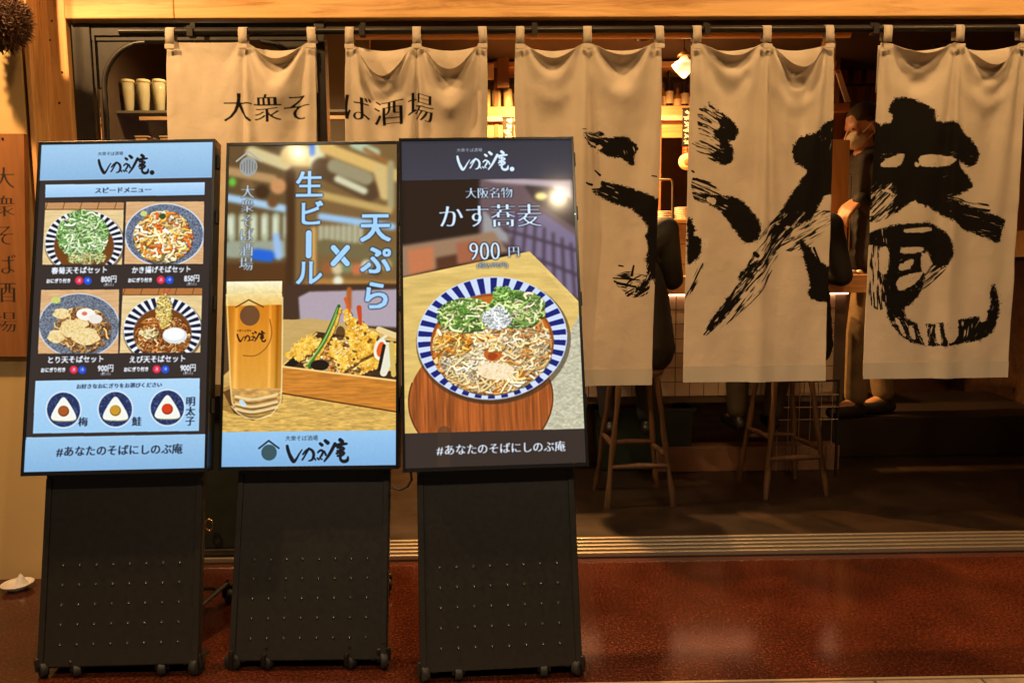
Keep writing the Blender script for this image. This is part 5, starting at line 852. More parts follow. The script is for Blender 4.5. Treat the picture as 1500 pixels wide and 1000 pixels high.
for i, (x, y) in enumerate(ARCADE):
    downlight(x, y, 3.3, 'arcade downlight over the street %s' % ['to the left', 'in the middle', 'to the right'][i], ARCADE_W[i], 'arcade downlights', 140, (1.0, .76, .48))
for i, (x, y) in enumerate(CEIL):
    downlight(x, y, 2.70, 'ceiling downlight over the %s' % ['inner side of the second curtain', 'left stool', 'right stool'][i], CEIL_W[i], 'ceiling downlights over the stools', 75)
for i, (x, y) in enumerate(KITCHEN):
    downlight(x, y, 2.70, 'kitchen ceiling downlight %s' % ['behind the arched window', 'behind the second curtain', 'by the pendant lamp', 'over the right end of the kitchen'][i], KITCHEN_W[i], 'kitchen downlights', 150, [(1, .76, .46), (1, .48, .14), (1, .50, .16), (1, .5, .2)][i])

# ------------------------------------------------------------------ sill rails
RUB0 = mat('sill_groove', (.006, .005, .004), .8)
sr = empty('sliding_door_sill', (.4, .05, 0), 'ribbed metal door sill running along the threshold', 'door sill')
MB().box((XL, -.026, .0005), (XR, .1835, .003)).build('base_strip', RUB0, sr)
for k in range(5):
    y = -.022+k*.043; MB().box((XL, y, .003), (XR, y+.016, .022)).build('rail', STEEL, sr, bevel=.002)

# ------------------------------------------------------------------ arched window / fixed door leaf
YF = .0
aw = empty('arched_door_leaf', (-1.1, YF, 0), 'black framed glazed door leaf with arched top corner, behind the left screens', 'door')
x0 = XL+.004; xs1 = tri_x(136, 120, YF); xm0, xm1 = tri_x(463, 120, YF), tri_x(478, 120, YF); zt = ZT-.004
MB().box((x0, YF, 0.024), (xs1, YF+.05, zt)).build('stile', BLACKF, aw, bevel=.003)
MB().box((xm0, YF-.01, 0.024), (xm1, YF+.05, zt)).build('stile', BLACKF, aw, bevel=.003)
ztr = FP(200, 60, YF)[2]
MB().box((xs1+.002, YF+.003, ztr), (xm0-.002, YF+.047, zt)).build('top_rail', BLACKF, aw, bevel=.003)
zlow = .95
MB().box((xs1+.002, YF+.003, .024), (xm0-.002, YF+.047, .05)).build('bottom_rail', BLACKF, aw, bevel=.003)
MB().box((xs1+.002, YF+.015, .052), (xm0-.002, YF+.035, .62)).build('lower_panel', PANELG, aw, bevel=.003)
MB().box((xs1+.002, YF+.003, .622), (xm0-.002, YF+.047, .70)).build('middle_rail', BLACKF, aw, bevel=.003)
# spandrel: square corner with a quarter circle cut away, and the moulding round it
ax = tri_x(152, 130, YF); az = FP(152, 128, YF)[2]; R_ = ztr-az-.006
for sx, xe in ((1, ax), (-1, xm0-(ax-xs1))):
    pl = [(xe-sx*(ax-xs1-.003), ztr-.002)]
    pl += [(xe+sx*R_, ztr-.002)]+[(xe+sx*R_-sx*R_*math.sin(t), az+R_*math.cos(t)) for t in np.linspace(0.06, PI/2, 14)]+[(xe-sx*(ax-xs1-.003), az)]
    MB().prism(pl, YF+.008, YF+.03, lambda a, b, d: (a, d, b)).build('spandrel', BLACKF, aw)
    MB().tube([(xe+sx*R_-sx*R_*math.sin(t), YF+.006, az+R_*math.cos(t)) for t in np.linspace(0, PI/2, 14)]+[(xe, YF+.006, .70)], .011, 8).build('arch_moulding', BLACKF, aw)
MB().box((xs1+.012, YF-.004, .72), (xs1+.018, YF+.003, ztr+.02)).box((xs1+.012, YF-.004, ztr+.02), (xm0-.02, YF+.003, ztr+.026)).build('inner_bead', BLACKF, aw)
MB().box((xs1+.003, YF+.034, .70), (xm0-.003, YF+.038, ztr)).build('pane', PANE, aw)
q = FP(308, 767, YF); MB().tube([(q[0]+.016*math.cos(t), YF-.012, q[2]+.024*math.sin(t)) for t in np.linspace(0, 2*PI, 16, endpoint=False)], .004, 6, True).build('handle', mat('brass', (.6,.4,.18), .3, 1), aw)
tr = empty('door_head_frame', (1.2, .08, ZT), 'dark frame under the pine beam, above the curtain pole', 'door frame')
MB().box((xm1+.003, .0, FP(900, 41, 0)[2]), (XR, .05, ZT-.004)).build('frame_board', mottled('brown_frame', (.05,.03,.016), (.075,.045,.025), 10, .5), tr, bevel=.003)

# ------------------------------------------------------------------ noren pole and curtains
YN = -.055
zp = FP(760, 45, YN)[2]
po = empty('curtain_pole', (.6, YN, zp), 'dark curtain pole carried on brackets under the beam', 'curtain pole')
MB().bar((tri_x(175, 46, YN), YN, zp), (XR-.02, YN, zp+.002), .0125, n=14).build('pole', DARKM, po)
for px in (280, 531, 783, 1035, 1281):
    x = tri_x(px, 45, YN); MB().box((x-.011, YN-.018, zp-.020), (x+.011, YN+.018, zp-.012)).box((x-.011, YN-.018, zp-.0115), (x+.011, YN-.0145, zp+.018)).box((x-.009, YN+.0145, zp-.0115), (x+.009, YN+.018, FP(px, 33.5, YN+.016)[2])).build('bracket', DARKM, po)
# the curtains' hanging shape: for each curtain and axis a short sum of (column profile x row profile) products
CL = np.zeros((5, 56, 45, 3))
for n_, rows_ in enumerate(CLOTH):
    for r_ in rows_: CL[n_//3, :, :, n_ % 3] += r_[0]*1e-6/9e4*np.outer(r_[1:57], r_[57:102])
VV = (np.arange(56)/55)**1.35
def cloth_mat(name, inkmask=None):
    m = mat(name, (.64,.56,.45), .95, Specular_IOR_Level=.12); b = m.node_tree.nodes['Principled BSDF']; co = coords(m)
    n = N(m, 'ShaderNodeTexNoise'); n.inputs['Scale'].default_value = 5; n.inputs['Detail'].default_value = 5; L(m, co, n.inputs['Vector'])
    base = ramp(m, n.outputs[0], [(.3, (.60,.525,.425)), (.7, (.69,.61,.50))])
    if inkmask is not None:
        im = image(name+'_ink', np.repeat((1-inkmask)[..., None], 3, 2)); im.colorspace_settings.name = 'Non-Color'
        t = img_node(m, im); x = N(m, 'ShaderNodeMixRGB'); L(m, t, x.inputs[0]); x.inputs[1].default_value = (.010,.009,.008,1); L(m, base, x.inputs[2]); base = x.outputs[0]
    L(m, base, b.inputs['Base Color'])
    # weave and fine creases
    w1 = N(m, 'ShaderNodeTexNoise'); w1.inputs['Scale'].default_value = 420; w1.inputs['Detail'].default_value = 2; L(m, co, w1.inputs['Vector'])
    w2 = N(m, 'ShaderNodeTexNoise'); w2.inputs['Scale'].default_value = 16; w2.inputs['Detail'].default_value = 7; w2.inputs['Roughness'].default_value = .6; L(m, co, w2.inputs['Vector'])
    ad = N(m, 'ShaderNodeMath', operation='MULTIPLY_ADD'); L(m, w1.outputs[0], ad.inputs[0]); ad.inputs[1].default_value = .07; L(m, w2.outputs[0], ad.inputs[2])
    bump(m, ad.outputs[0], .75, .006)
    # thin cloth lets some light through
    out = m.node_tree.nodes['Material Output']; tl = N(m, 'ShaderNodeBsdfTranslucent'); L(m, base, tl.inputs[0]); mxs = N(m, 'ShaderNodeMixShader'); mxs.inputs[0].default_value = .22
    L(m, b.outputs[0], mxs.inputs[1]); L(m, tl.outputs[0], mxs.inputs[2]); L(m, mxs.outputs[0], out.inputs[0])
    return m
CLOTHM = cloth_mat('noren_cloth'); HEMM = mottled('hem_cloth', (.47,.415,.335), (.54,.48,.39), 6, .95, .3)
NQ = [[(245,62),(461,62),(458,560),(256,560)], [(507,62),(713,62),(706,561),(514,561)], [(755,62),(969,62),(955,562),(765,562)], [(1014,62),(1221,62),(1208,556),(1000,556)], [(1290,62),(1503,62),(1475,552),(1263,550)]]
LOOPS = [(251,357,457), (513,611,707), (762,860,965), (1020,1122,1213), (1298,1403,1496)]
DROOP = [(.0,.035), (.10,.085), (.045,.03), (.03,.07), (.03,.065)]
SLKS = [(.035,.085),(.12,.12),(.09,.07),(.07,.13),(.05,.11)]
TG = [(-.29,.008,.287),(-.27,0,.27),(-.278,-.005,.287),(-.272,.012,.265),(-.277,.016,.28)]
NLAB = ['leftmost canvas curtain, printed with the first three small characters, above the left screen', 'second canvas curtain from the left, small characters on its left half', 'canvas curtain with two curved brush strokes, right of the screens',
        'canvas curtain with a big crossing brush stroke, fourth from the left', 'rightmost canvas curtain, covered by a massive round brush character']
for i in range(5):
    q = NQ[i]; A = [FP(*p, YN) for p in q]; zt_, zb_ = (A[0][2]+A[1][2])/2, (A[2][2]+A[3][2])/2; Hn = zt_-zb_
    xc_ = (A[0][0]+A[1][0])/2; wt = A[1][0]-A[0][0]; xcb = (A[2][0]+A[3][0])/2; wb = A[2][0]-A[3][0]
    t = empty('noren_curtain', (xc_, YN, zt_), NLAB[i], 'curtain', 'canvas curtains hanging from the pole')
    P = CL[i].copy(); s = SLKS[i]; tg = TG[i]; e = .018; b1 = (tg[1]-tg[0])*(1+s[0]); b2 = (tg[2]-tg[1])*(1+s[1]); W_ = 2*e+b1+b2; um = (e+b1)/W_
    verts = []; U = np.arange(45)/44.
    x0t, x1t = P[0, 0, 0], P[0, -1, 0]; x0b, x1b = P[-1, 0, 0], P[-1, -1, 0]
    wr_ = .016*(vnoise(56, 45, (9, 6), i+31, 3)-.5)*np.clip((VV[:, None]-.01)*14, 0, 1)*(1-.45*VV[:, None])
    for j in range(56):
        v = VV[j]; f = v*v*(3-2*v); kx = (wt/(x1t-x0t))*(1-f)+(wb/(x1b-x0b))*f; cx = ((x0t+x1t)/2)*(1-f)+((x0b+x1b)/2)*f; cc = xc_*(1-v)+xcb*v
        for k in range(45):
            u = U[k]
            bay = 0 if u < um else 1; r_ = (u-e/W_)/(um-e/W_) if bay == 0 else (u-um)/(1-e/W_-um)
            hmp = max(0, math.sin(PI*min(max(r_, 0), 1)))**1.4; dr = DROOP[i][bay]*hmp
            x = cc+(P[j, k, 0]-cx)*kx; y = P[j, k, 1]*(1.6-.9*f)+wr_[j, k]; z = P[j, k, 2]*Hn/1.4-Hn*v*1.0
            z -= dr*math.exp(-v*Hn/.16); y -= dr*.35*math.exp(-((v*Hn-.02)/.09)**2)
            # soft swag crease below the droop, and puckers along the side hems near the foot
            y -= .35*dr*math.exp(-((v*Hn-.13-.6*dr-.05*hmp)/.035)**2)*.6
            ed = math.exp(-min(u, 1-u)/.05); y += .0022*ed*math.sin(v*Hn*2*PI/.034+i)*(v > .45)
            if v > .955: y += .0016*math.sin(u*2*PI*18+i)*(v-.955)/.045
            verts.append((x, YN+y, zt_+z))
    faces = [(j*45+k, j*45+k+1, (j+1)*45+k+1, (j+1)*45+k) for j in range(55) for k in range(44)]
    mk = None
    if i >= 2:
        I = [INK3, INK4, INK5][i-2]; mk = ink(q, 210, 500, I['solids'], I['dry'], I['holes'], I['strokes'], i+3, thin=I['thin'])
    elif i == 0: mk = ink(q, 210, 500, [], [], [], [], 1, [('大', 346, 158, 45), ('衆', 391, 157.5, 45), ('そ', 433, 156.5, 44)])
    else: mk = ink(q, 210, 500, [], [], [], [], 1, [('ば', 525, 156, 44), ('酒', 569, 157, 45), ('場', 615.5, 156, 45)])
    mb = MB().add(verts, faces, True); o = mb.build('cloth', cloth_mat('noren_%s' % 'abcde'[i], mk), t)
    me = o.data; uvl = me.uv_layers.new(name='UVMap'); vi = np.zeros(len(me.loops), int); me.loops.foreach_get('vertex_index', vi)
    uu = (vi % 45)/44.; vv = VV[vi//45]; uvl.data.foreach_set('uv', np.stack([uu, 1-vv], 1).ravel())
    ss = o.modifiers.new('smooth', 'SUBSURF'); ss.levels = ss.render_levels = 2
    so = o.modifiers.new('thick', 'SOLIDIFY'); so.thickness = .0016
    # hem band along the foot
    hm = MB(); r0 = [verts[53*45+k] for k in range(45)]; r1 = [verts[55*45+k] for k in range(45)]
    hm.add([(a[0], a[1]-.0030, a[2]) for a in r0]+[(a[0], a[1]-.0030, a[2]-.001) for a in r1], [(k, k+1, 45+k+1, 45+k) for k in range(44)], True)
    o2 = hm.build('hem', HEMM, t)
    # back layer seen in the dips of the top edge
    bk = MB(); bv = []
    for j in range(5):
        for k in range(45):
            u = U[k]; r_ = (u-e/W_)/(um-e/W_) if u < um else (u-um)/(1-e/W_-um); hp = max(0, math.sin(PI*min(max(r_, 0), 1)))
            bv.append((A[0][0]+wt*u, YN+.020+.014*hp+.002*j, zt_-.006-.018*hp*(1-j/5)-j*.045))
    bk.add(bv, [(j*45+k, j*45+k+1, (j+1)*45+k+1, (j+1)*45+k) for j in range(4) for k in range(44)], True); ob = bk.build('back_layer', CLOTHM, t); so = ob.modifiers.new('thick', 'SOLIDIFY'); so.thickness = .0014
    for li, px in enumerate(LOOPS[i]):
        x = tri_x(px, 55, YN); tilt = [(-.001), .0, .003][li]; hw = .0165
        prof = [(-.0165, -.052), (-.0172, -.02), (-.0165, 0), (-.0125, .011), (0, .0165), (.0125, .011), (.0165, 0), (.0172, -.02), (.0165, -.04)]
        lv = [(x+s_*hw+tilt*(-z_*20), YN+y_, zp+z_) for y_, z_ in prof for s_ in (-1, 1)]
        lp = MB().add(lv, [(2*k, 2*k+1, 2*k+3, 2*k+2) for k in range(len(prof)-1)], True).build('loop', CLOTHM, t); so = lp.modifiers.new('thick', 'SOLIDIFY'); so.thickness = .0022
        MB().box((x-hw-.002, YN-.024, zt_-.030), (x+hw+.002, YN-.0195, zt_-.012)).build('loop_patch', CLOTHM, t, bevel=.002)
# ------------------------------------------------------------------ three display stands
def screen_mat(name, arr):
    m = mat(name, (.012, .012, .013), .1); b = m.node_tree.nodes['Principled BSDF']
    L(m, img_node(m, image(name, arr)), b.inputs['Emission Color']); b.inputs['Emission Strength'].default_value = 1.12
    b.inputs['Specular IOR Level'].default_value = .12
    return m
DOT = mat('hole_rim_glint', (.13, .125, .115), .35, .9)  # grey domes imitate the light on the lower edges of the perforations
DOTB = mat('hole_shade', (.004, .004, .004), .7)  # flat dark discs paint the shade inside the perforations
def castor(t, c, r, ang, M3=None):
    c = Vector(c); d = Vector((math.cos(ang), math.sin(ang), 0))
    cs = MB().lathe(c, [(.0, -.011), (r*.92, -.011), (r, -.007), (r, .007), (r*.92, .011), (0, .011)], 20, 'x', Matrix.Rotation(ang, 4, 'Z')).build('castor', RUBBER, t)
    f = MB()
    for s in (-1, 1):
        a = c+d*(.015*s); f.bar(a+Vector((0, 0, -.004)), a+Vector((0, 0, r+.006)), .006, .008, 8)
    f.bar(c-d*.019+Vector((0, 0, r+.006)), c+d*.019+Vector((0, 0, r+.006)), .006, .006, 8); f.bar(c+Vector((0, 0, r+.004)), c+Vector((0, 0, r+.03)), .006, .006, 8)
    f.build('fork', DARKM, cs)
def stand(B, yaw, lean, roll, arr, label, idx, off=0, kick=0):
    a_, l_, ro = rad(yaw), rad(lean), rad(roll)
    rt = Vector((math.cos(a_), math.sin(a_), 0)); bk = Vector((-math.sin(a_), math.cos(a_), 0)); up = Vector((0, 0, 1))*math.cos(l_)+bk*math.sin(l_)
    rt, up = rt*math.cos(ro)+up*math.sin(ro), up*math.cos(ro)-rt*math.sin(ro); nb = -(rt.cross(up))
    M = Matrix.Identity(4)
    for i in range(3): M[i][0] = rt[i]; M[i][1] = nb[i]; M[i][2] = up[i]; M[i][3] = B[i]
    W, H = .56, 1.05; foot = -(B[2])/up.z; P = lambda a, b, c: M @ Vector((a, c, b))
    base = P(0, foot, 0); base.z = 0
    t = empty('display_stand', base, label, 'digital sign', 'digital menu stands in a row')
    MB().box((-W/2, .004, 0), (W/2, .050, H), M).build('housing', BEZ, t, bevel=.002)
    bw, bt, bb = .0085, .010, .0125
    fr = MB().box((-W/2, -.003, 0), (-W/2+bw, .0035, H), M).box((W/2-bw, -.003, 0), (W/2, .0035, H), M).box((-W/2+bw+.0003, -.003, 0), (W/2-bw-.0003, .0035, bb), M).box((-W/2+bw+.0003, -.003, H-bt), (W/2-bw-.0003, .0035, H), M)
    fr.build('bezel', BEZ, t, bevel=.0008)
    d = MB().add([P(-W/2+bw, bb, .001), P(W/2-bw, bb, .001), P(W/2-bw, H-bt, .001), P(-W/2+bw, H-bt, .001)], [(0, 1, 2, 3)]).build('display', screen_mat('screen_%s' % 'abc'[idx], arr), t)
    uv = d.data.uv_layers.new(name='UVMap'); pos = {0: (0, 0), 1: (1, 0), 2: (1, 1), 3: (0, 1)}
    for lp in d.data.loops: uv.data[lp.index].uv = pos[lp.vertex_index]
    # clips at the sides of the housing
    for s in (-1, 1):
        for b in (.98, .80, .52, .2):
            MB().box((s*W/2, .012, b-.022), (s*(W/2+.006), .034, b+.022), M).build('side_clip', DARKM, t, bevel=.001)
    # lower front plate
    M = M @ Matrix.Rotation(-rad(kick), 4, 'X'); b0 = -(B[2]-.050)/M[2][2]; PWd = .243; c0 = .066
    MB().box((-PWd, c0, b0), (PWd, c0+.028, .30), M).build('front_plate', STANDM, t, bevel=.004)
    for s in (-1, 1): MB().box((s*(PWd-.020), c0-.004, b0+.004), (s*(PWd-.002), c0-.0005, -.012), M).build('side_strip', STANDM, t, bevel=.0015)
    dk, rm_ = MB(), MB(); fc = Matrix.Translation((0, 0, 0)); R3 = M.to_3x3().to_4x4()
    for r in range(5):
        for c in range(8):
            q = P(-.178+.0508*c, b0+.066+.0585*r, c0)
            dk.lathe(q, [(0, -.0008), (.0052, -.0008), (.0058, .0006)], 10, 'y', R3); rm_.lathe(q+Vector((.0005, 0, -.0012)), [(0, -.0028), (.0020, -.0022), (.0029, -.0009)], 8, 'y', R3)
    tag(dk.build('hole', DOTB, t), kind='stuff'); tag(rm_.build('hole_rim_glint', DOT, t), kind='stuff')
    # rear frame: two legs running back to the ground, cross bar, castors
    lf = Vector((0, 0, 0))
    for s in (-1, 1):
        top = P(s*.06, b0+.02, .10); ft = base+rt*(s*.15)+bk*.58; ft.z = .075
        MB().bar(top, ft, .009, .009, 10).build('rear_leg', RUBBER, t); castor(t, (ft.x, ft.y, .028), .028, a_+s*.6)
        MB().bar(P(s*.20, b0-.004, c0+.015), P(s*.20, b0+.10, c0+.03), .012, .012, 8).build('front_leg', DARKM, t)
    MB().bar(base+rt*-.13+bk*.52+Vector((0,0,.08)), base+rt*.13+bk*.52+Vector((0,0,.08)), .007).build('cross_bar', RUBBER, t)
    MB().box((-PWd+.01, c0+.03, b0), (PWd-.01, c0+.12, b0+.012), M).build('foot_plate', DARKM, t, bevel=.002)
    for s, r, an in ((-.232, .026, .5), (-.128, .021, .1), (.128, .021, -.1), (.232, .027, -.7)):
        q = P(s, b0, c0+.014); castor(t, (q.x, q.y, r), r, a_+an+off)
    return t, P
S1, P1 = stand((-1.17,-.839,.612), -.15, 12.55, .64, screen_one(), 'leftmost menu screen on a black stand, four noodle dishes and three rice balls', 0, .3)
S2, P2 = stand((-.598,-.785,.602), -1.04, 11.0, .15, screen_two(), 'middle menu screen on a black stand, glass of beer and a box of tempura', 1, 1.0, 5.0)
S3, P3 = stand((-.013,-.874,.62), 2.1, 14.17, .64, screen_three(), 'right menu screen on a black stand, large blue striped noodle bowl priced 900', 2)
q = P3(-.26, 0, .05); MB().tube([q, q+Vector((.0, .02, -.03)), q+Vector((-.015, .03, -.055)), q+Vector((-.04, .04, -.068)), q+Vector((-.07, .05, -.06))], .0035, 8).build('cable', RUBBER, S3)
q = P3(.274, .79, -.0035); MB().lathe(q, [(0, -.001), (.0022, -.001), (.0026, .001)], 10, 'y').build('status_light', mat('status_led', (.2,.5,.4), .4, emit=(.5,1,.8), estr=1.2), S3)

# ------------------------------------------------------------------ left wall: board, cedar ball, salt dish
def board_mat():
    c = Canvas([(-26,196),(35,196),(39,522),(-22,522)], 61, 326, 3, (1, 1, 1))
    for ch, y in zip('大衆そば酒場', (259, 300, 342, 385, 426, 470)): c.text(ch, 5.5+(y-259)*.01, y, 34, (0, 0, 0), 'serif')
    m = BOARD.copy(); m.name = 'sign_board_lettered'; b = m.node_tree.nodes['Principled BSDF']; im = image('board_lettering', c.a); im.colorspace_settings.name = 'Non-Color'
    base = b.inputs['Base Color'].links[0].from_socket; x = N(m, 'ShaderNodeMixRGB'); L(m, img_node(m, im), x.inputs[0]); x.inputs[1].default_value = (.012,.009,.007,1); L(m, base, x.inputs[2]); L(m, x.outputs[0], b.inputs['Base Color']); return m
YB = -.182
bq = [FP(-26,196,YB), FP(35,196,YB), FP(39,522,YB), FP(-22,522,YB)]
sb = empty('wooden_signboard', ((bq[0][0]+bq[1][0])/2, YB, bq[2][2]), 'brown wooden board with black vertical lettering on the cream wall', 'signboard')
v = [tuple(p) for p in bq]+[(p[0], YB+.026, p[2]) for p in bq]
o = MB().add(v, [(0,1,2,3),(7,6,5,4),(0,4,5,1),(1,5,6,2),(2,6,7,3),(3,7,4,0)]).build('board', board_mat(), sb)
uv = o.data.uv_layers.new(name='UVMap'); pos = {0:(0,1),1:(1,1),2:(1,0),3:(0,0),4:(0,1),5:(1,1),6:(1,0),7:(0,0)}
for lp in o.data.loops: uv.data[lp.index].uv = pos[lp.vertex_index]
q = FP(4, 203, YB); MB().lathe((q[0], YB, q[2]), [(0, -.003), (.004, -.003), (.004, .001)], 10, 'y').build('nail', DARKM, sb)
cb = FP(-6, 28, -.31); cbv = Vector(cb)
ct = empty('cedar_ball', cb, 'brown ball of dried cedar twigs hanging in the top left corner', 'cedar ball')
TW = [mottled('dry_twigs', (.05,.02,.012), (.12,.055,.03), 40, .8, .3), mottled('dry_twigs_light', (.14,.07,.035), (.24,.13,.07), 40, .8, .3)]
MB().lathe(cb, [(0,-.098)]+[(.098*math.sin(t), -.098*math.cos(t)) for t in np.linspace(.2, PI-.2, 10)]+[(0,.098)], 20).build('core', TW[0], ct)
rr = random.Random(4)
for mi in (0, 1):
    nb = MB()
    for k in range(1500 if mi == 0 else 800):
        u, a = rr.uniform(-1, 1), rr.uniform(0, 2*PI); d = Vector((math.sqrt(1-u*u)*math.cos(a), math.sqrt(1-u*u)*math.sin(a), u))
        tdir = (d+Vector((rr.gauss(0,.6), rr.gauss(0,.6), rr.gauss(0,.6)))).normalized(); s = cbv+d*rr.uniform(.088, .103)
        nb.bar(s, s+tdir*rr.uniform(.012, .03), rr.uniform(.0016, .003), .0008, 4, False, False)
    tag(nb.build('twigs', TW[mi], ct), kind='stuff')
MB().bar(cbv+Vector((0,0,.09)), (cb[0], cb[1], 2.95), .004).build('rope', mat('rope', (.3,.2,.1), .9), ct)
dc = FZ(26, 862, 0); PORC = mat('white_porcelain', (.72,.66,.6), .25)
sd = empty('salt_dish', (dc[0], dc[1], 0), 'small white dish with a cone of salt on the floor by the wall', 'dish')
MB().lathe((dc[0], dc[1], 0), [(0,.002),(.028,.002),(.031,.0),(.033,.004),(.052,.018),(.057,.024),(.055,.025),(.045,.017),(.03,.010),(0,.009)], 32).build('plate', PORC, sd)
MB().lathe((dc[0]+.012, dc[1]+.004, 0), [(.026,.010),(.022,.022),(.013,.040),(.006,.054),(0,.060)], 20).build('salt_cone', mottled('salt', (.7,.66,.62), (.8,.77,.74), 200, .9, .5), sd)

# ------------------------------------------------------------------ inside: counter with tiled front
XC0, XC1 = .18, 2.02; YT = 1.25
zt1, zt0 = FP(1000, 432, YT)[2], FP(1000, 590, YT)[2]
zl1, zl0 = FP(1000, 405, 1.12)[2], FP(1000, 431, 1.12)[2]
xl1 = FP(1310, 415, 1.12)[0]
cn = empty('bar_counter', (1.1, 1.3, 0), 'bar counter with square pale tiles on its front, behind the stools', 'counter')
MB().box((XC0, 1.12, zl0), (xl1, 1.50, zl1)).build('countertop', OAK, cn, bevel=.004)
MB().box((XC0, YT+.006, zt0), (XC1, YT+.05, zl0-.002)).build('tile_backing', GROUT, cn)
MB().box((XC0, 1.55, .004), (XC1, 1.60, zl0-.002)).box((XC0, YT+.052, zt0+.004), (XC1, 1.548, zt0+.03)).build('recess_board', DARKW, cn)
MB().box((.93, 1.27, .004), (XC1, 1.40, .15)).build('plinth', mottled('plinth_tile', (.16,.085,.05), (.24,.13,.08), 8, .5), cn, bevel=.003)
tm = MB().box((-.040, -.005, -.040), (.040, .006, .040)).mesh('tile'); tm.materials.append(TILE)
def tiles(parent, x0, x1, z0, z1, y, pitch, mesh, jit=.0006, sc=None):
    r = random.Random(3); off = rootloc(parent); nx = int((x1-x0)/pitch); nz = int((z1-z0)/pitch+.2)
    for i in range(nx):
        for j in range(nz):
            o = bpy.data.objects.new('tile', mesh); COL.objects.link(o); o.parent = parent
            o.location = Vector((x0+(i+.5)*pitch, y+r.uniform(-jit, jit), z1-(j+.5)*pitch))-off; o.rotation_euler = (r.uniform(-.006,.006), 0, r.uniform(-.01,.01))
            if sc: o.scale = (sc, 1, sc)
tiles(cn, XC0, XC1, zt0, zt1, YT, .0845, tm)
MB().box((XC0+.05, YT-.02, zl0-.012), (XC1, YT-.006, zl0-.002)).build('light_strip', mat('warm_light_strip', (.8,.5,.3), .5, emit=(1,.5,.26), estr=8), cn)
# wire rack under the counter
wr = empty('wire_rack', (1.85, 1.2, 0), 'dark wire rack standing under the right end of the counter', 'rack')
x0_, x1_ = FP(1130, 600, 1.18)[0], FP(1226, 600, 1.18)[0]; z0_, z1_ = .02, FP(1180, 556, 1.18)[2]
f = MB()
for x in (x0_, x1_): f.box((x-.006, 1.165, .004), (x+.006, 1.177, z1_))
f.box((x0_, 1.166, z1_-.012), (x1_, 1.176, z1_)).build('frame', DARKM, wr)
for k in range(6):
    x = x0_+(x1_-x0_)*(k+.5)/6; MB().bar((x, 1.171, .03), (x, 1.171, z1_-.01), .0022, n=6).build('wire', STEEL, wr)
for k in range(3):
    z = FP(1180, 602-k*18+12, 1.17)[2]; MB().bar((x0_, 1.165, z), (x1_, 1.165, z), .003, n=6).build('crossbar', STEEL, wr)

# stools
def stool(cx, cy, rot, label, zs=.695):
    t = empty('bar_stool', (cx, cy, 0), label, 'stool', 'rustic wooden stools at the counter')
    R = Matrix.Translation((cx, cy, 0)) @ Matrix.Rotation(rot, 4, 'Z')
    seat = MB(); seat.lathe((0,0,0), [(0, zs-.035), (.135, zs-.035), (.150, zs-.028), (.155, zs-.014), (.150, zs-.003), (.13, zs), (0, zs-.003)], 28); seat.v = [tuple(R @ Vector(q)) for q in seat.v]; seat.build('seat', LEGW, t)
    ft = {}; r = random.Random(int(cx*100))
    for sx in (-1, 1):
        for sy in (-1, 1):
            a = R @ Vector((sx*.095, sy*.095, zs-.03)); b = R @ Vector((sx*.172, sy*.165, .004)); ft[sx, sy] = (a, b); n = 9
            pts = [a.lerp(b, k/n)+Vector((r.uniform(-.0025,.0025), r.uniform(-.0025,.0025), 0))*(0 < k < n) for k in range(n+1)]
            MB().tube(pts, [.0145+.0028*math.sin(k*1.7+cx*9) for k in range(n+1)], 10).build('leg', LEGW, t)
    def rung(p, q, h, h2=None):
        a = ft[p][0].lerp(ft[p][1], 1-h/zs); b = ft[q][0].lerp(ft[q][1], 1-(h2 or h)/zs)
        MB().tube([a, a.lerp(b, .5)+Vector((0, 0, .004)), b], [.011, .016, .011], 8).build('rung', LEGW, t)
    rung((-1,-1), (1,-1), .215); rung((-1,1), (1,1), .28); rung((-1,-1), (-1,1), .33); rung((1,-1), (1,1), .26)
    return t
ST1 = stool(.70, .79, .05, 'rustic wooden bar stool nearest the right display screen')
ST2 = stool(1.535, .91, .12, 'rustic wooden bar stool under the crossing-stroke curtain')

# luggage tub and bag under the counter
tb = empty('green_tub', (.72, 1.3, 0), 'dark green tub on the floor behind the left stool', 'tub')
x0_, x1_ = FP(872, 640, 1.30)[0], FP(1016, 640, 1.30)[0]; GREEN = mottled('dark_green_plastic', (.012,.022,.010), (.02,.032,.016), 8, .5)
def wall4(x0, x1, y0, y1, z0, z1, th, ins=.02):
    m = MB()
    o = [(x0+ins, y0+ins, z0), (x1-ins, y0+ins, z0), (x1-ins, y1-ins, z0), (x0+ins, y1-ins, z0), (x0, y0, z1), (x1, y0, z1), (x1, y1, z1), (x0, y1, z1)]
    i = [(x0+th, y0+th, z1), (x1-th, y0+th, z1), (x1-th, y1-th, z1), (x0+th, y1-th, z1), (x0+ins+th, y0+ins+th, z0+th), (x1-ins-th, y0+ins+th, z0+th), (x1-ins-th, y1-ins-th, z0+th), (x0+ins+th, y1-ins-th, z0+th)]
    return m.add(o+i, [(3,2,1,0),(0,1,5,4),(1,2,6,5),(2,3,7,6),(3,0,4,7),(4,5,9,8),(5,6,10,9),(6,7,11,10),(7,4,8,11),(8,9,13,12),(9,10,14,13),(10,11,15,14),(11,8,12,15),(12,13,14,15)])
ztb = FP(950, 598, 1.30)[2]
wall4(x0_, x1_, 1.285, 1.52, .006, ztb, .008, .025).build('bin', GREEN, tb, bevel=.004)
MB().box((x0_-.008, 1.277, ztb-.02), (x1_+.008, 1.285, ztb+.003)).build('rim', GREEN, tb, bevel=.002)
bg_ = empty('brown_bag', (.82, 1.42, ztb), 'brown handbag with looped handles stuffed in the green tub', 'bag')
BAG = mottled('brown_leather', (.07,.032,.015), (.12,.055,.025), 14, .5, .3)

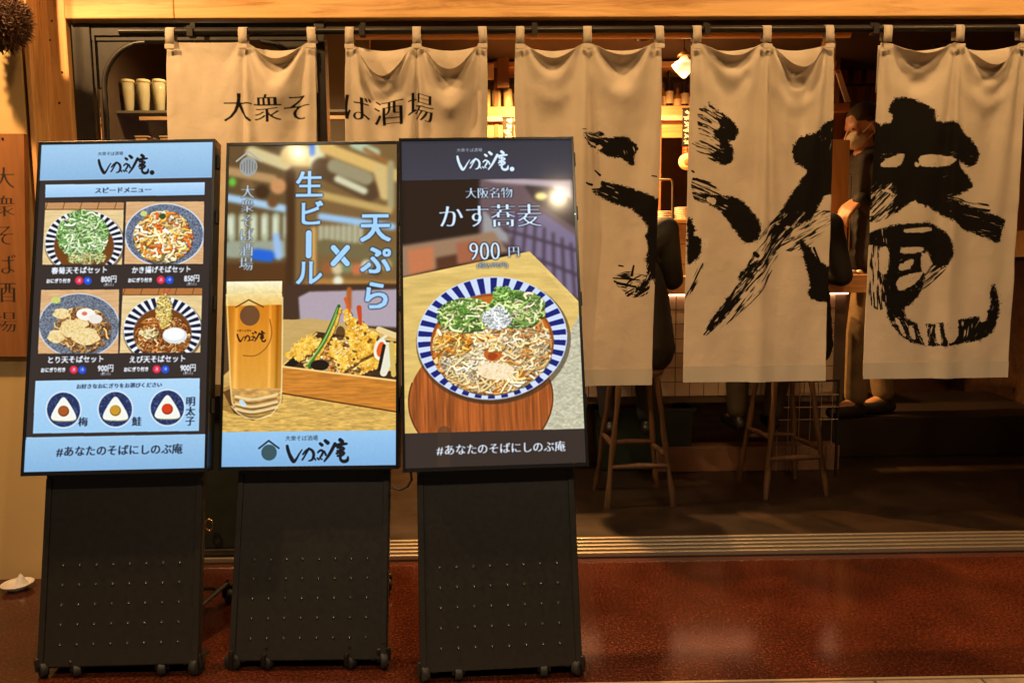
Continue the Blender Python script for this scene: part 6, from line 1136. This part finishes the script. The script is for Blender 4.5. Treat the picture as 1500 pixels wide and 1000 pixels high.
# ------------------------------------------------------------------ figures: one continuous skin, clothes as children
_b = bmesh.new(); bmesh.ops.create_icosphere(_b, subdivisions=2, radius=1); ICO = (np.array([v.co[:] for v in _b.verts]), np.array([[v.index for v in f.verts] for f in _b.faces])); _b.free()
def blob(segs, ells, voxel, name, m, parent, sm=3):
    vs, fs, n0 = [], [], 0
    def sph(c, r, M3=None):
        nonlocal n0
        v = ICO[0]*np.array(r)
        if M3 is not None: v = v @ np.array(M3.to_3x3()).T
        vs.append(v+np.array(c)); fs.append(ICO[1]+n0); n0 += len(v)
    for p, q, r0, r1 in segs:
        p, q = Vector(p), Vector(q); d = q-p; l = d.length
        n = max(2, int(l/max(min(r0, r1)*.35, .003))); n = min(n, 26)
        for k in range(n+1):
            t = k/n; r = r0+(r1-r0)*t; sph(p.lerp(q, t), (r, r, r))
    for e in ells: sph(Vector(e[0]), e[1], e[2] if len(e) > 2 else None)
    me = bpy.data.meshes.new(name); me.from_pydata(np.concatenate(vs).tolist(), [], np.concatenate(fs).tolist()); o = bpy.data.objects.new(name, me); COL.objects.link(o)
    r = o.modifiers.new('r', 'REMESH'); r.mode = 'VOXEL'; r.voxel_size = voxel; s = o.modifiers.new('s', 'SMOOTH'); s.iterations = sm; s.factor = .6
    dg = bpy.context.evaluated_depsgraph_get(); m2 = bpy.data.meshes.new_from_object(o.evaluated_get(dg)); o.modifiers.clear(); o.data = m2; m2.name = name; bpy.data.meshes.remove(me)
    m2.polygons.foreach_set('use_smooth', [True]*len(m2.polygons)); m2.materials.clear(); m2.materials.append(m)
    off = rootloc(parent) if parent is not None else Vector((0, 0, 0))
    if off.length: m2.transform(Matrix.Translation(-off))
    if parent is not None: o.parent = parent
    return o
SKIN = mottled('skin', (.34,.17,.09), (.40,.21,.12), 30, .5, .05)
JACK = mottled('black_jacket', (.006,.0055,.005), (.011,.010,.009), 22, .75, .4)
TRO_K = mottled('khaki_trousers', (.13,.085,.04), (.18,.12,.06), 18, .85, .4)
TRO_D = mottled('olive_trousers', (.035,.028,.015), (.055,.043,.024), 18, .85, .4)
HAIR = mottled('black_hair', (.010,.007,.005), (.02,.014,.01), 60, .5, .5, (1, 1, .2))
HAIRB = mottled('brown_cap', (.02,.011,.006), (.035,.02,.011), 60, .8, .3)
SHOE = mat('dark_shoe', (.012,.01,.009), .45); MASK = mottled('white_face_mask', (.62,.56,.47), (.70,.64,.55), 40, .85, .2); EYE = mat('eye', (.02,.012,.01), .1)
def hand(c, d, n, side, s=1.0):
    "segments of a hand: c wrist, d pointing direction, n palm normal"
    d, n = Vector(d).normalized(), Vector(n).normalized(); n = (n-d*n.dot(d)).normalized(); w_ = d.cross(n)*side; c = Vector(c); sg = []
    for k in range(4):
        o_ = (k-1.5)*.0205*s; b = c+d*.085*s+w_*o_; ln = [.072, .082, .078, .060][k]*s
        sg.append((c+d*.015*s+w_*o_*.6, b, .014*s, .0115*s)); m1 = b+d*ln*.45+n*.010*s; m2 = m1+d*ln*.28+n*.020*s; m3 = m2+d*ln*.12+n*.022*s
        sg += [(b, m1, .0098*s, .009*s), (m1, m2, .009*s, .0083*s), (m2, m3, .0083*s, .0075*s)]
    t0 = c+d*.03*s-w_*.03*s; t1 = t0+d*.035*s-w_*.025*s+n*.012*s; sg += [(c+d*.01*s, t0, .016*s, .014*s), (t0, t1, .013*s, .0105*s), (t1, t1+d*.03*s+n*.012*s, .0105*s, .009*s)]
    return sg
def head(c, f, up=(0, 0, 1), s=1.0):
    f = Vector(f).normalized(); up = Vector(up); up = (up-f*up.dot(f)).normalized(); r = f.cross(up); c = Vector(c)
    M3 = Matrix.Identity(4)
    for i in range(3): M3[i][0] = r[i]; M3[i][1] = f[i]; M3[i][2] = up[i]
    Q = lambda a, b, z: c+(r*a+f*b+up*z)*s
    el = [(Q(0, -.012, .025), (.074*s, .094*s, .088*s), M3), (Q(0, .020, -.035), (.058*s, .068*s, .070*s), M3), (Q(0, .045, -.078), (.032*s, .034*s, .030*s), M3), (Q(0, .055, .012), (.055*s, .030*s, .030*s), M3)]
    for a in (-1, 1): el += [(Q(a*.074, -.008, -.012), (.010*s, .018*s, .031*s), M3), (Q(a*.036, .064, -.028), (.020*s, .018*s, .02*s), M3)]
    sg = [(Q(0, .082, .008), Q(0, .103, -.032), .008*s, .013*s), (Q(-.02, .083, -.056), Q(.02, .083, -.056), .008*s, .008*s)]
    return sg, el, Q, M3
def person(name_lab, hip, torso, neck, hd, face, legs, arms, top, trousers, hairm, mask=False, s=1.0, vox=.0075):
    "legs/arms: (joint, joint, end, dir/normal)"
    H, T, NK, HD = map(Vector, (hip, torso, neck, hd)); sg, el, Q, M3 = head(HD, face, s=s)
    dz = (NK-H).normalized(); root = empty('person', (H.x, H.y, min(l[2][2] for l in legs)-.05), name_lab, 'person')
    sk = sg+[(HD+Vector((0, 0, -.06*s)), NK, .05*s, .056*s), (NK, T, .085*s, .12*s), (T, H, .12*s, .125*s)]; rtv = Vector(face).cross(Vector((0,0,1))).normalized(); J = [(NK+(H-NK)*.06+rtv*a*.03, T+rtv*a*.04, .10*s, .145*s) for a in (-1, 1)]+[(T+rtv*a*.04, H+rtv*a*.05, .145*s, .152*s) for a in (-1, 1)]; TR = [(H, H+(H-T).normalized()*.02, .135*s, .14*s)]; hands = []
    for sh, el_, wr_, dd, nn, sd in arms:
        sh, el_, wr_ = Vector(sh), Vector(el_), Vector(wr_)
        sk += [(NK+(T-NK)*.1, sh, .05*s, .048*s), (sh, el_, .046*s, .036*s), (el_, wr_, .036*s, .025*s)]+hand(wr_, dd, nn, sd, s)
        J += [(NK+(T-NK)*.22, sh, .085*s, .078*s), (sh, el_, .075*s, .062*s), (el_, el_.lerp(wr_, .97), .060*s, .042*s)]
    for hp, kn, an, td in legs:
        hp, kn, an = Vector(hp), Vector(kn), Vector(an); td = Vector(td).normalized()
        sk += [(H, hp, .10*s, .085*s), (hp, kn, .078*s, .050*s), (kn, an, .048*s, .032*s), (an, an+td*.13*s+Vector((0, 0, -.035*s)), .032*s, .024*s)]
        TR += [(H, hp, .125*s, .105*s), (hp, kn, .100*s, .074*s), (kn, an.lerp(kn, .10), .074*s, .060*s)]
    body = blob(sk, el, vox, 'body', SKIN, root, 4)
    blob(J, [], .012, 'jacket', top, root, 4); blob(TR, [], .012, 'trousers', trousers, root, 4)
    for hp, kn, an, td in legs:
        an, td = Vector(an), Vector(td).normalized(); fl = an+Vector((0, 0, -.045*s))
        blob([(fl-td*.035*s, fl+td*.07*s, .040*s, .042*s), (fl+td*.07*s, fl+td*.15*s, .042*s, .032*s), (fl, an+Vector((0,0,.03)), .038*s, .042*s)], [], .009, 'shoe', SHOE, root, 3)
    blob([], [(Q(0, -.022, .040), (.082*s, .096*s, .086*s), M3), (Q(0, -.050, -.020), (.072*s, .060*s, .075*s), M3)], .009, 'hair', hairm, root, 2)
    for a in (-1, 1): MB().lathe(Q(a*.031, .077, .004), [(0, -.006), (.006, -.003), (.006, .003), (0, .006)], 8).build('eye', EYE, root)
    if mask:
        mk = blob([], [(Q(0, .055, -.052), (.060*s, .060*s, .052*s), M3), (Q(0, .085, -.045), (.03*s, .03*s, .035*s), M3)], .007, 'face_mask', MASK, root, 2)
        for a in (-1, 1): MB().tube([Q(a*.058, .045, -.025), Q(a*.078, .01, .0), Q(a*.085, -.018, .016)], .0028, 6).build('ear_strap', MASK, root); MB().tube([Q(a*.052, .05, -.075), Q(a*.077, .0, -.045), Q(a*.085, -.018, -.02)], .0028, 6).build('ear_strap', MASK, root)
    return root
# two customers on the stools, backs to the street
person('customer in black on the left stool, back to the street', (.72,.80,.80), (.715,.86,1.05), (.70,.93,1.33), (.68,.99,1.46), (-.1,1,-.25),
    [((.80,.86,.76), (.83,1.14,.70), (.83,1.08,.36), (.1,1,0)), ((.62,.86,.76), (.60,1.14,.70), (.62,1.08,.36), (-.1,1,0))],
    [((.88,.90,1.41), (.945,1.00,1.15), (.80,1.23,1.19), (-.5,1,0), (0,0,-1), 1), ((.50,.92,1.38), (.42,1.02,1.12), (.56,1.24,1.19), (.5,1,0), (0,0,-1), -1)], JACK, mat('black_trousers', (.012,.010,.009), .8), HAIR)
person('customer in black on the right stool, elbow out beside the curtain', (1.60,.93,.80), (1.61,.97,1.05), (1.60,1.02,1.33), (1.58,1.07,1.46), (-.1,1,-.25),
    [((1.70,.99,.76), (1.64,1.22,.68), (1.57,1.17,.36), (.1,1,0)), ((1.50,.99,.76), (1.38,1.22,.68), (1.37,1.17,.36), (-.15,1,0))],
    [((1.79,.99,1.43), (1.90,1.06,1.16), (1.74,1.26,1.19), (-.6,1,0), (0,0,-1), 1), ((1.42,.99,1.35), (1.34,1.08,1.12), (1.46,1.27,1.19), (.5,1,0), (0,0,-1), -1)], JACK, TRO_D, HAIR)
# the member of staff behind the counter, in profile
YS = 1.66; hx = FP(1263, 186, YS); zf = FP(1300, 607, YS)[2]; s_ = 1.2
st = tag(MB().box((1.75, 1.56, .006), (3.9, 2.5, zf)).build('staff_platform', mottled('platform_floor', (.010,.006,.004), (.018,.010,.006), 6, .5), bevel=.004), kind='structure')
hz = hx[2]; X = hx[0]
pw = FP(1259, 292, YS-.20)
person('masked person with khaki trousers standing behind the counter', (X+.10, YS, zf+1.02), (X+.10, YS, zf+1.30), (X+.045, YS, hz-.20), (X, YS, hz), (-1, -.18, -.32),
    [((X+.08, YS-.06, zf+.95), (X+.00, YS-.08, zf+.55), (X-.02, YS-.08, zf+.10), (-1,-.3,0)), ((X+.12, YS+.08, zf+.95), (X+.17, YS+.06, zf+.55), (X+.23, YS+.05, zf+.10), (-1,-.3,0))],
    [((X+.08, YS-.18, hz-.29), (X+.13, YS-.22, hz-.64), (pw[0], pw[1], pw[2]), (-.7,-.05,-.62), (.3,.5,-1), 1), ((X+.08, YS+.18, hz-.29), (X+.10, YS+.22, hz-.60), (X-.16, YS+.06, pw[2]-.05), (-1,-.2,0), (0,0,-1), -1)], JACK, TRO_K, HAIRB, True, s_)
# handbag (needs blob)
o = blob([((.70,1.40,ztb+.02), (.98,1.40,ztb+.02), .07, .07), ((.72,1.42,ztb-.10), (.96,1.42,ztb-.10), .08, .08)], [], .012, 'bag_body', BAG, bg_, 4)
for dy in (-.05, .03): MB().tube([(.84+.09*math.cos(t)*1.0, 1.38+dy, ztb+.05+.085*math.sin(t)) for t in np.linspace(0, PI, 14)], .008, 8).build('handle', BAG, bg_)
# ------------------------------------------------------------------ kitchen behind the counter
def fbox(mb, px0, py0, px1, py1, Y, depth):
    a, b = FP(px0, py0, Y), FP(px1, py1, Y); return mb.box((a[0], Y, b[2]), (b[0], Y+depth, a[2]))
CREAMP = mottled('cream_panel', (.62,.45,.22), (.70,.52,.28), 6, .7, .05)
LOGW = wood('pale_rail_wood', (.48,.25,.09), (.64,.37,.15), (.72,.45,.20), 'x', .4)
BROWNB = wood('brown_board', (.12,.05,.02), (.20,.085,.03), (.26,.12,.045), 'z', .5)
# overhead rail
a = FP(482, 54, 1.1); b = FP(1248, 54, 1.1)
orl = empty('overhead_rail', (a[0], 1.1, a[2]), 'round pale wooden rail running overhead just inside the doorway', 'rail')
MB().bar((xm1-.1, 1.1, a[2]), (b[0]-.01, 1.1, a[2]), .017, n=16).build('rail', LOGW, orl)
for px in (560, 860, 1160):
    x = FP(px, 54, 1.1)[0]; MB().bar((x, 1.1, a[2]+.016), (x, 1.1, 2.70), .006).build('hanger', DARKM, orl)
# shelf unit on the kitchen side
YK = 2.45
su = empty('kitchen_shelves', (.6, YK, 1.2), 'wooden kitchen shelves behind the counter with glasses on the middle board', 'shelves')
for (y0, y1) in ((58, 66), (92, 97), (158, 171)):
    fbox(MB(), 440, y0, 1226, y1, YK, .30).build('shelf_board', OAK, su, bevel=.003)
fbox(MB(), 440, 172, 1226, 175, YK-.01, .02).build('shelf_edge', mat('pink_edge_strip', (.6,.33,.25), .5), su)
fbox(MB(), 440, 68, 712, 84, YK+.05, .02).build('back_panel', CREAMP, su)
fbox(MB(), 440, 176, 1226, 200, YK+.02, .03).build('lower_panel', OAK, su)
for px in (452, 728, 962, 1216):
    fbox(MB(), px-5, 58, px+5, 400, YK+.012, .26).build('upright', BROWNB if px > 500 else OAK, su, bevel=.002)
fbox(MB(), 728, 69, 746, 128, YK-.03, .02).build('brown_plate', BROWNB, su)
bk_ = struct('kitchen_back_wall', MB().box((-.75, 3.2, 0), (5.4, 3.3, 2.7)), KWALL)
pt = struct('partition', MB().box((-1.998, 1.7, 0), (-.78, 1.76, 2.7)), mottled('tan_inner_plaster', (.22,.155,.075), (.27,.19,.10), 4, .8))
def glass_mesh(r, h, handle=False):
    m = MB().lathe((0,0,0), [(0,.004),(r*.82,0),(r*.86,.004),(r,h),(r-.003,h),(r*.86-.003,.012),(0,.012)], 16)
    return m
gi = 0
gm = glass_mesh(.034, .125).mesh('drinking_glass'); gm.materials.append(CUPG)
zsh = FP(600, 158, YK)[2]; rg = random.Random(8)
x = FP(470, 140, YK)[0]
while x < FP(765, 140, YK)[0]:
    for dy in (.05, .14):
        o = bpy.data.objects.new('drinking_glass', gm); COL.objects.link(o); o.location = (x+rg.uniform(-.004,.004)+dy*.2, YK+dy, zsh+.001); o.scale = (1, 1, rg.uniform(.95, 1.08))
        tag(o, 'clear tumbler in the row on the kitchen shelf left of the wide gap', 'glass', 'tumblers on the kitchen shelf')
    x += .078
# mugs on the shelf behind the arched window
YM = 1.0; zm = FP(215, 162, YM)[2]
ws = empty('window_shelf', (-1.4, YM, zm), 'narrow wooden shelf holding beer mugs, behind the arched window', 'shelf')
for a_, b_ in ((205, 262), (205, 262)):
    break
xa_ = FP(165, 165, YM)[0]
MB().box((xa_, YM, zm-.012), (-.80, YM+.2, zm)).build('board', mat('grey_shelf', (.16,.12,.07), .6), ws); 
xe_ = FP(206, 165, YM)[0]
MB().box((xe_, YM-.02, FP(215,177,YM)[2]), (-.80, YM-.004, FP(215,172,YM)[2])).build('lit_edge', LOGW, ws)
mm = MB().lathe((0,0,0), [(0,.004),(.018,0),(.021,.006),(.026,.06),(.030,.10),(.032,.155),(.029,.155),(.026,.10),(.022,.06),(.018,.02),(0,.02)], 16)
mg = mm.mesh('beer_mug'); mg.materials.append(CUPG)
glint = MB().lathe((0,0,0), [(.029,.150),(.033,.150),(.035,.158),(.033,.166),(.029,.164)], 16).mesh('rim_glint'); glint.materials.append(mat('painted_rim_glint', (.85,.66,.30), .25))  # golden ring paints the lamplight caught on the glass edge
for k, px in enumerate((172, 183, 195, 206, 218, 229, 241, 252, 264)):
    o = bpy.data.objects.new('beer_mug', mg); COL.objects.link(o); o.location = (FP(px, 160, YM)[0], YM+(.05 if k % 2 else .12), zm+.001)
    tag(o, 'clear beer mug standing in the row behind the arched window', 'mug', 'beer mugs behind the arched window')
    c = bpy.data.objects.new('rim', glint); COL.objects.link(c); c.parent = o
# small wooden crates below the mugs
for k, px in enumerate((207, 243)):
    t = empty('wooden_box', (FP(px,205,YM)[0], YM, 1.7), ['left', 'right'][k]+' of two small wooden boxes on the ledge below the beer mugs', 'box')
    fbox(MB(), px-9, 201, px+9, 222, YM, .12).build('box_body', LOGW, t, bevel=.003); fbox(MB(), px-10, 199, px+10, 200.6, YM-.004, .13).build('lid', LOGW, t)
lg = empty('lower_ledge', (-1.4, YM, 1.6), 'dark ledge under the wooden boxes behind the arched window', 'ledge')
fbox(MB(), 150, 222.3, 300, 228, YM-.01, .2).build('board', DARKW, lg)
# bottles and flasks in the gap between the third and fourth curtains
BOT = mat('amber_bottle', (.35,.13,.03), .12, Transmission_Weight=.3); BOT2 = mat('dark_bottle', (.02,.012,.008), .12); LAB = mat('bottle_label', (.6,.42,.2), .7)
for k, (px, h, m, lb) in enumerate(((974, .19, BOT, 'short amber bottle left of the pendant lamp on the shelf'), (985, .27, BOT2, 'tall dark bottle below the pendant lamp on the shelf'), (997, .15, BOT, 'squat amber bottle in the middle of the doorway shelf'), (1008, .24, BOT2, 'dark bottle right of the pendant lamp on the shelf'), (1019, .18, BOT, 'amber bottle at the edge of the fourth curtain'))):
    x = FP(px, 150, YK)[0]; t = empty('bottle', (x, YK+.10, zsh), lb, 'bottle')
    MB().lathe((x, YK+.10, zsh), [(0,.001),(.028,.001),(.030,.006),(.030,h*.55),(.024,h*.68),(.011,h*.78),(.010,h*.97),(.013,h*.975),(.013,h),(0,h)], 16).build('flask', m, t)
    MB().lathe((x, YK+.10, zsh), [(.0306,h*.14),(.0306,h*.46)], 16).build('paper_label', LAB, t)
for k, (px, lb) in enumerate(((737, 'cream cup at the left end'), (748, 'cream cup at the right end'))): pass
for k, (px0, py0, px1, py1, m, lb) in enumerate(((712, 96, 723, 116, CREAMP, 'cream carton on the upper shelf beside the second curtain'), (716, 156, 733, 157.5, OAK, ''), (478, 176, 507, 204, OAK, ''))):
    if not lb: continue
    t = empty('carton', (FP(px0,py1,YK)[0], YK-.02, FP(px0,py1,YK)[2]), lb, 'carton'); fbox(MB(), px0, py0, px1, py1, YK-.04, .03).build('carton_body', m, t, bevel=.003); fbox(MB(), px0, py0-3, px1, py0-.4, YK-.042, .034).build('lid', LOGW, t)
# pale marks on dark hanging strips
def marks_mat(name, seed, w_, h_, bg, fg, n):
    a = np.zeros((h_, w_, 3))+C8(*bg); r = random.Random(seed); c = Canvas([(0,0),(w_,0),(w_,h_),(0,h_)], w_, h_, 1, C8(*bg))
    for k in range(n):
        y = h_*(k+.5)/n
        for q in range(4): c.line([(w_*r.uniform(.15,.8), y+h_/n*r.uniform(-.35,.35)), (w_*r.uniform(.3,.85), y+h_/n*r.uniform(-.35,.35))], w_*.07, C8(*fg))
    m = mat(name, (.1,.1,.1), .8); L(m, img_node(m, image(name, c.a)), m.node_tree.nodes['Principled BSDF'].inputs['Base Color']); return m
def strip(px0, py0, px1, py1, Y, label, m, cat='banner'):
    t = empty('hanging_strip', FP((px0+px1)/2, py1, Y), label, cat); o = fbox(MB(), px0, py0, px1, py1, Y, .006).build('cloth_strip', m, t); a, b = FP(px0, py0, Y), FP(px1, py1, Y)
    uv = o.data.uv_layers.new(name='UVMap'); off = rootloc(t)
    for lp in o.data.loops:
        c = o.data.vertices[lp.vertex_index].co+off; uv.data[lp.index].uv = ((c.x-a[0])/(b[0]-a[0]), (c.z-b[2])/(a[2]-b[2]))
    fbox(MB(), px0-1, py0-2, px1+1, py0-.2, Y-.004, .012).build('rod', DARKM, t); return t
strip(1000, 160, 1013, 212, 2.3, 'dark hanging strip with pale handwriting beside the fourth curtain', marks_mat('banner_marks', 5, 40, 170, (16,10,7), (220,200,170), 6))
strip(1000, 214, 1013, 226, 2.3, 'small orange tag hanging beneath the dark written strip', marks_mat('tag_marks', 9, 40, 34, (170,60,24), (210,120,60), 2), 'tag')
strip(736, 173, 753, 206, 2.3, 'dark hanging strip with pale round marks beside the third curtain', marks_mat('banner_marks_two', 15, 56, 110, (20,12,8), (226,196,150), 4))
lan = FP(1006, 237, 2.3); t = empty('round_ornament', lan, 'round cream wooden ornament hanging under the orange tag', 'ornament')
MB().lathe(lan, [(0,-.012),(.04,-.012),(.058,-.004),(.058,.008),(0,.012)], 20, 'y').build('disc', CREAMP, t); MB().lathe((lan[0], lan[1]-.013, lan[2]), [(0,-.003),(.022,-.003),(.026,.001)], 14, 'y').build('boss', OAK, t); MB().bar((lan[0], lan[1], lan[2]+.055), (lan[0], lan[1], lan[2]+.10), .003).build('cord', DARKM, t)
# pendant lamp
lc = FP(1002, 100, 1.95); t = empty('pendant_lamp', lc, 'glowing pendant lamp with a flared shade seen between two curtains', 'lamp')
SH = mat('lamp_shade_glow', (.8,.6,.35), .6, emit=(1, .62, .26), estr=1.15)
MB().lathe(lc, [(.020,.075),(.030,.055),(.075,.022),(.078,.018),(.060,-.01),(.028,-.045),(.012,-.06),(0,-.062)], 24).build('shade', SH, t)
MB().lathe(lc, [(0,.12),(.012,.115),(.045,.078),(.045,.074),(0,.074)], 20).build('cap', mat('lamp_cap_brass', (.6,.34,.12), .35, .8), t); MB().bar((lc[0], lc[1], lc[2]+.11), (lc[0], lc[1], 2.70), .003).build('cord', DARKM, t)
l = bpy.data.lights.new('pendant_bulb', 'POINT'); l.energy = 5; l.color = (1, .6, .28); l.shadow_soft_size = .05; o = bpy.data.objects.new('pendant_bulb', l); COL.objects.link(o); o.parent = t; o.location = (0, 0, -.09)
# tap, crockery and tiled kitchen front in the same gap
q = FP(970, 305, 1.62); tp = empty('kitchen_tap', (q[0], 1.62, zl1), 'steel arched tap behind the counter, in the gap right of the third curtain', 'tap')
w0, w1, wt_ = FP(968, 300, 1.62), FP(985, 300, 1.62), FP(975, 263, 1.62)[2]
MB().tube([(w0[0]-.04, 1.62, wt_-.002), (w0[0], 1.62, wt_), (w1[0]-.015, 1.62, wt_), (w1[0]-.003, 1.62, wt_-.012), (w1[0], 1.62, wt_-.03), (w1[0], 1.62, zl1-.03)], .006, 8).build('spout', STEEL, tp)
MB().lathe((w1[0], 1.62, zl1-.03), [(0,0),(.02,0),(.02,.02),(.008,.03),(0,.03)], 12).build('base', STEEL, tp)
kc = empty('kitchen_worktop', (.9, 2.0, 0), 'orange-lit tiled kitchen worktop seen past the third curtain', 'worktop')
z1k = FP(990, 328, 2.0)[2]; MB().box((.2, 2.006, 0.0), (1.9, 2.4, z1k)).build('body', GROUT, kc); MB().box((.19, 1.985, z1k+.002), (1.91, 2.41, z1k+.03)).build('top', LOGW, kc, bevel=.003)
tm2 = MB().box((-.065, -.004, -.065), (.065, .005, .065)).mesh('tile'); tm2.materials.append(mottled('warm_tile', (.5,.33,.18), (.58,.40,.22), 6, .35))
tiles(kc, .80, 1.36, z1k-.42, z1k, 2.0, .135, tm2)
for k, (px, r, n) in enumerate(((972, .055, 5), (1000, .06, 7))):
    x = FP(px, 320, 2.1)[0]; t = empty('plate_stack', (x, 2.1, z1k+.03), ['left', 'right'][k]+' stack of plates on the tiled kitchen worktop', 'plates')
    for j in range(n): MB().lathe((x, 2.1, z1k+.031+j*.012), [(0,.001),(r*.6,0),(r,.010),(r*.97,.012),(r*.55,.004),(0,.004)], 20).build('plate', PORC, t)
t = empty('tissue_box', (FP(985,322,1.3)[0], 1.3, zl1), 'orange cardboard box on the counter beside the tap', 'box')
x = FP(975, 320, 1.32)[0]; MB().box((x-.05, 1.30, zl1+.001), (x+.04, 1.40, zl1+.075)).build('box_body', mat('orange_card', (.45,.16,.05), .7), t, bevel=.003); MB().box((x-.035, 1.32, zl1+.0755), (x+.025, 1.38, zl1+.079)).build('opening', CREAMP, t)
# gap between the fourth and fifth curtains: post, pale partition, rod, shelf with a leaning card, wooden plates
YW = 1.95
t = empty('shelf_post', FP(1216, 150, YW), 'upright orange wooden post at the right edge of the fourth curtain', 'post'); fbox(MB(), 1208, 58, 1222, 150, YW, .05).build('post_board', LOGW, t, bevel=.003)
t = empty('corner_shelf', FP(1228, 160, YW), 'small wooden corner shelf holding the leaning card', 'shelf'); fbox(MB(), 1205, 151, 1245, 163, YW-.06, .16).build('board', OAK, t, bevel=.003); fbox(MB(), 1212, 164, 1236, 204, YW, .05).build('support', BROWNB, t)
t = empty('leaning_card', FP(1240, 150, YW-.03), 'white and pink card leaning on the corner shelf', 'card'); a, b = FP(1224, 103, YW-.03), FP(1242, 150, YW-.03)
MB().add([(a[0],YW-.03,a[2]),(a[0]+.03,YW-.03,a[2]+.004),(b[0]+.02,YW-.03,b[2]+.003),(b[0]-.015,YW-.03,b[2]+.003)]+[(a[0],YW-.015,a[2]),(a[0]+.03,YW-.015,a[2]+.004),(b[0]+.02,YW-.015,b[2]+.003),(b[0]-.015,YW-.015,b[2]+.003)], [(0,1,2,3),(7,6,5,4),(0,4,5,1),(1,5,6,2),(2,6,7,3),(3,7,4,0)]).build('card_sheet', mat('card_paper', (.75,.6,.48), .6), t)
MB().box((a[0]-.004, YW-.034, a[2]-.02), (a[0]+.026, YW-.031, a[2]-.001)).build('pink_edge', mat('pink_print', (.6,.2,.2), .6), t)
t = empty('pale_partition', FP(1228, 400, 1.56), 'pale wooden partition board on the counter, left of the masked person', 'partition'); q0, q1 = FP(1206, 205, 1.56), FP(1240, 400, 1.56)
MB().box((q0[0], 1.56, zl1+.002), (q1[0]-.005, 1.585, q0[2])).build('board', wood('pale_board', (.50,.30,.12), (.62,.40,.18), (.68,.46,.22), 'z', .5), t, bevel=.003)
MB().bar((q1[0]+.004, 1.55, zl1+.002), (q1[0]+.004, 1.55, FP(1241,255,1.55)[2]), .004).build('rod', STEEL, t)
n = 0
for r_, (y0, y1) in enumerate(((80, 122), (127, 148))):
    for c in range(5):
        px = 1233+c*19+(r_*5); t = empty('menu_plate', FP(px+5, y1, 2.8), 'reddish wooden menu plate hanging in rows on the kitchen wall', 'menu plate', 'wooden menu plates on the kitchen wall')
        fbox(MB(), px, y0, px+9.5, y1, 2.8, .012).build('plate_board', wood('red_plate', (.16,.05,.02), (.24,.08,.03), (.30,.11,.05), 'z', .5) if n == 0 else bpy.data.materials['red_plate'], t, bevel=.002)
        fbox(MB(), px+3, y0-3, px+6, y0-.3, 2.802, .008).build('hook', DARKM, t); n += 1
mr = empty('plate_rail', FP(1240, 75, 2.82), 'dark rails that the wooden menu plates hang from', 'rail'); fbox(MB(), 1225, 74, 1340, 77, 2.815, .02).build('rail', DARKM, mr); fbox(MB(), 1225, 123, 1340, 124.5, 2.815, .02).build('rail', DARKM, mr)
# things on the counter in front of the masked person
x = FP(1236, 398, 1.25)[0]; t = empty('napkin_pile', (x, 1.25, zl1), 'crumpled pale napkins on the counter beside the dark elbow', 'napkins')
for k, (dx, r_) in enumerate(((0, .028), (.05, .034), (.10, .022))): MB().lathe((x+dx, 1.25+.01*k, zl1+.001), [(0,0),(r_,.004),(r_*.9,.018),(r_*.5,.026),(0,.028)], 9).build('napkin', PORC if k != 1 else mat('lilac_paper', (.45,.36,.40), .7), t)
# right end: side counter with a lit top, wooden partition
e0, e1 = FZ(1370, 590), FZ(1500, 650); d = (e1-e0); d /= np.linalg.norm(d); nrm = np.array([-d[1], d[0], 0]); 
if nrm[0] < 0: nrm = -nrm
E0, E1 = e0-d*.6, e1+d*.9; t = empty('side_counter', e1, 'dark side counter along the right wall with a lit wooden ledge', 'side counter')
def slab(z0, z1, w0, w1, m, name):
    v = [E0+nrm*w0, E1+nrm*w0, E1+nrm*w1, E0+nrm*w1]; MB().add([(p[0], p[1], z0) for p in v]+[(p[0], p[1], z1) for p in v], [(0,3,2,1),(4,5,6,7),(0,1,5,4),(1,2,6,5),(2,3,7,6),(3,0,4,7)]).build(name, m, t)
slab(.005, .05, 0, .6, mottled('kick_strip', (.05,.032,.016), (.07,.045,.022), 9, .5), 'kick_strip'); slab(.052, 1.26, .04, .6, DARKW, 'carcass'); slab(1.262, 1.44, -.02, .62, LOGW, 'ledge'); slab(1.45, 2.6, .30, .34, BROWNB, 'back_board')
